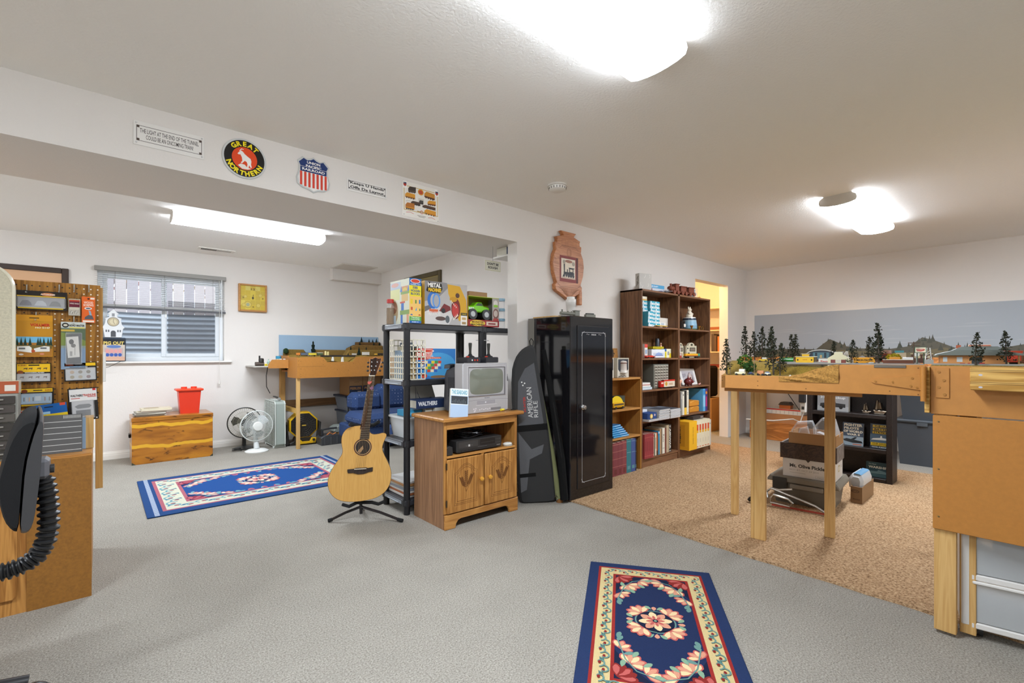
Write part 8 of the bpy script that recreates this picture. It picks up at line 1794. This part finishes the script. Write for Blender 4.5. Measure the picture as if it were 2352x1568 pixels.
# ---- stack under the table
SO=Vector((4.074,1.031,.0145));SR=math.radians(-85)
def SP(x,y,z):return tuple(SO+Matrix.Rotation(SR,3,'Z')@Vector((x,y,z)))
def tray(t,W,D,H_,col,mat,th=.008,names=('front_board','end_board')):
 for nm,p in(('front',(0,0,W,th)),('back',(0,D-th,W,D)),('left_end',(0,th,th,D-th)),('right_end',(W-th,th,W,D-th))):ob(nm,bx(p[0],p[1],0,p[2],p[3],H_,col,.001),mat if isinstance(mat,str)else mat[nm.endswith('end')],t)
 ob('bottom',bx(th,th,0,W-th,D-th,.006,col),mat if isinstance(mat,str)else mat[0],t)
t=thing('grey_storage_box','olive-grey lidded storage box at the bottom of the stack under the table','storage box',SP(-.44,0,0),SR)
ob('bin',tub_g(0.01,.01,.43,.38,.165,.02,'#6b655a'),'plastic',t);ob('lid',G().prism([(-.02,.168),(.46,.168),(.46,.185),(.44,.215),(.0,.215),(-.02,.185)],-.02,.40,'#746d60','y',.008),'plastic',t);ob('latch',bx(.02,-.032,.11,.12,-.02,.205,'#26241f',.004),'plastic',t);ob('handle',bx(.14,-.03,.13,.36,-.012,.165,'#7d766a',.006),'plastic',t)
t=thing('pickle_carton','white open carton with bold black lettering on the grey storage box','carton',SP(-.358,.02,.2155),SR)
tray(t,.345,.30,.142,'#cfcac2','card',.004)
g=G();a=Art(g,(0,0,0)).size(.345,.142);a.text('Mt. Olive Pickles!',.14,.52,.88,.72,'#2a2826',.035);a.text('BEST BY: OCT 24 2015',.14,.34,.70,.43,'#8f8a84',.0);a.rect(.14,.22,.45,.25,'#b0aaa2');a.frame(.64,.08,.98,.22,.0012,'#8a847c');a.text('NO. 10',.68,.12,.9,.18,'#8a847c');a.poly([(.45,1),(.55,1),(.5,.85)],'#3a3028')
a=Art(g,(.345,0,0),(0,1,0)).size(.30,.142);a.rect(.4,.4,.6,.75,'#a8965c');a.rect(.44,.45,.56,.68,'#d8d2c0');a.text('32',.72,.55,.9,.68,'#7a746c');ob('lettering',g,'card',t,smooth=False)
ob('contents',G().ball((.09,.15,.11),(.06,.08,.035),'#8a8a3a',14,8).ball((.23,.16,.10),(.07,.09,.03),'#2c2824',14,8),'satin',t)
t=thing('dark_wooden_tray','dark brown wooden drawer stacked on the white carton','drawer',SP(-.372,.0,.3585),SR)
tray(t,.372,.31,.118,'#ccc',('barn','greywood'),.014)
t=thing('cardboard_tray','shallow cardboard tray on the dark wooden drawer','carton',SP(-.315,.01,.4775),SR)
tray(t,.31,.29,.085,'#9f7646','card',.004)
t=thing('plastic_clamshell','large clear plastic clamshell packaging heaped on the left of the cardboard tray','packaging',SP(-.30,.04,.485),SR+.1);ob('shell',G().prism([(.0,0),(.15,0),(.155,.10),(.13,.165),(.03,.15),(-.005,.09)],0,.12,'#dfe2e2','y',.012),'clear_plastic',t);ob('fold',G().prism([(.02,.0),(.12,.02),(.10,.12),(.05,.10)],.01,.09,'#dfe2e2','y',.01),'clear_plastic',t)
t=thing('plastic_clamshell','clear plastic clamshell packaging heaped on the right of the cardboard tray','packaging',SP(-.155,.05,.485),SR-.12);ob('shell',G().prism([(0,0),(.13,0),(.14,.08),(.11,.19),(.05,.20),(-.01,.12)],0,.14,'#dfe2e2','y',.014),'clear_plastic',t);ob('fold',G().prism([(.01,.0),(.10,.0),(.12,.06),(.02,.09)],-.01,.08,'#dfe2e2','y',.01),'clear_plastic',t)
t=thing('hacksaw','chrome hacksaw with black grip lying against the storage box','hacksaw',SP(-.45,-.16,.002),SR+.06)
ob('frame',G().tube([(.03,0,.06),(.02,.02,.10),(.05,.03,.13),(.34,.03,.05),(.42,.0,.015)],.009,'#b8b4ac',10),'metal',t);ob('arm',G().tube([(.05,.03,.13),(.10,.035,.125),(.19,.04,.145)],.008,'#c4c0b8',10),'metal',t)
ob('hand_loop',G().tube([(.05,0,.03),(.18,.0,.022),(.20,.0,.05),(.17,.0,.075),(.07,0,.09),(.05,0,.06)],.009,'#bcb8b0',10,True),'metal',t);ob('grip',G().tube([(.02,.0,.06),(-.04,.0,.055),(-.09,.0,.025),(-.105,0,.012)],.014,'#26241f',10,radii=[.013,.018,.018,.012]),'plastic',t);ob('blade',bx(.06,-.004,.006,.42,-.0025,.020,'#a03a2a'),'satin',t)
t=thing('small_cardboard_box','small open cardboard box right of the stack on the tan carpet','carton',(4.46,1.035,.0145),-PI/2+.02);tray(t,.075,.40,.13,'#8a6a48','card',.004)
g=G();a=Art(g,(0,0,0)).size(.075,.13);a.ell(.4,.72,.35,.09,'#3a2c20');a.ell(.4,.72,.3,.065,'#8a6a48');a.text('FUTURA',.16,.70,.64,.75,'#3a2c20',.02);a.text('FRAGILE',.2,.2,.8,.28,'#4a3a2a',.02);ob('marks',g,'card',t,smooth=False)
t=thing('bread_bag','white and pale blue plastic package sticking out of the small cardboard box','package',(4.50,1.03,.10),-PI/2);ob('bag',G().prism([(-.03,.02),(.06,0),(.066,.08),(.05,.125),(-.01,.13),(-.035,.09)],.01,.30,'#c3c6c8','y',.02),'gloss',t);ob('band',G().prism([(.0,.131),(.05,.126),(.04,.134),(.005,.137)],.02,.28,'#6a94b4','y'),'gloss',t)
# ---- against the right wall under the layout
t=thing('plywood_crate','orange plywood crate against the right wall under the layout','crate',(6.965,2.815,0),-PI/2-.0);tray(t,.74,.34,.245,'#ccc','plywood',.012)
pbox('brown_carton','flat brown carton resting across the plywood crate','carton',(6.97,2.66,.246),.60,.34,.12,'#a8764c',rz=-PI/2)
pbox('game_box','white and red flat game box on the brown carton','game box',(6.98,2.60,.367),.44,.30,.07,'#d4d2cc',lambda a:(a.rect(0,.75,1,1,'#b8342c'),[a.rect(.04+.12*i,.1,.06+.12*i,.7,'#b4b2ae')for i in range(8)]),rz=-PI/2)
t=thing('model_cottage','orange brick model cottage with dark roof on the game box','model building',(7.03,2.45,.4385),-PI/2);ob('walls',bx(0,0,0,.14,.10,.05,'#b8642c'),'card',t);ob('roof',G().prism([(-.012,.05),(.152,.05),(.12,.09),(.02,.09)],-.012,.112,'#3f342c','y',.002),'card',t)
tote('lower grey storage tote under the right end of the layout',(6.50,1.10,0),.44,.42,.455,'#43474c','#4a4f54',-PI/2);tote('upper grey storage tote under the right end of the layout',(6.52,1.08,.486),.42,.38,.40,'#43474c','#4a4f54',-PI/2)
tote('grey storage tote at the far right under the layout, behind the panel edge',(6.45,.45,0),.46,.42,.455,'#3c4044','#464a4e',-PI/2)

# ---- white drawer tower at the right edge
t=thing('drawer_tower','white plastic drawer tower with cloudy drawers at the right edge of the photo','drawer tower',(2.725,.245,0),RZ)
W,D=.40,.36
for nm,p in(('side_frame',(0,0,.03,D)),('side_frame',(W-.03,0,W,D))):ob(nm,bx(p[0],p[1],.05,p[2],p[3],.86,'#d6d4d0',.006),'plastic',t)
for z in(.045,.245,.455,.655,.84):ob('cross_rail',bx(.03,-.002,z,W-.03,D,z+.025,'#dcdad6',.004),'plastic',t)
for k,z in enumerate((.072,.272,.482,.682)):
 d=ob('drawer',bx(.034,.004,z,W-.034,.010,z+.168,'#c8cccd',.003),'frosted',t);ob('drawer_side',bx(.036,.012,z,.040,D-.02,z+.13,'#c8cccd').box(W-.040,.012,z,W-.036,D-.02,z+.13,'#c8cccd').box(.036,.012,z,W-.036,D-.02,z+.004,'#c8cccd'),'frosted',d)
 ob('handle_lip',bx(.034,-.008,z+.160,W-.034,.006,z+.172,'#dedcd8',.003),'plastic',d)
for x in(.05,W-.05):
 for y in(.05,D-.05):ob('caster',G().cyl((x-.02,y,.024),(x+.02,y,.024),.0235,'#1c1b1b',14).box(x-.012,y-.012,.024,x+.012,y+.012,.052,'#1c1b1b'),'plastic',t)
t=thing('wire_coil','coil of tan and dark wire inside the lowest cloudy drawer','wire',SP(0,0,0));t.location=(*[(2.725+.177*.16+.984*.03),(.245-.984*.16+.177*.03)],.078);t.rotation_euler=(0,0,RZ)
ob('tan_wire',G().tube([(-.09,0,.10),(-.08,0,.05),(-.05,.01,.03),(-.03,0,.09),(0,0,.11),(.02,.0,.05),(.05,0,.03),(.08,0,.08),(.10,0,.05)],.005,'#b8804a',8),'plastic',t)
ob('dark_coil',G().tube([(.11+.05*math.cos(i*.5),.05+.01*(i%3),.055+.05*math.sin(i*.5))for i in range(40)],.005,'#2a2c30',6),'plastic',t)
pbox('dark_gear','dark grey gadget in the second cloudy drawer','gadget',(2.76,.13,.2785),.12,.2,.09,'#4a4e54',rz=RZ);pbox('label_boxes','pale boxes inside the second cloudy drawer','box',(2.78,.22,.2785),.08,.2,.05,'#a8a89a',rz=RZ)
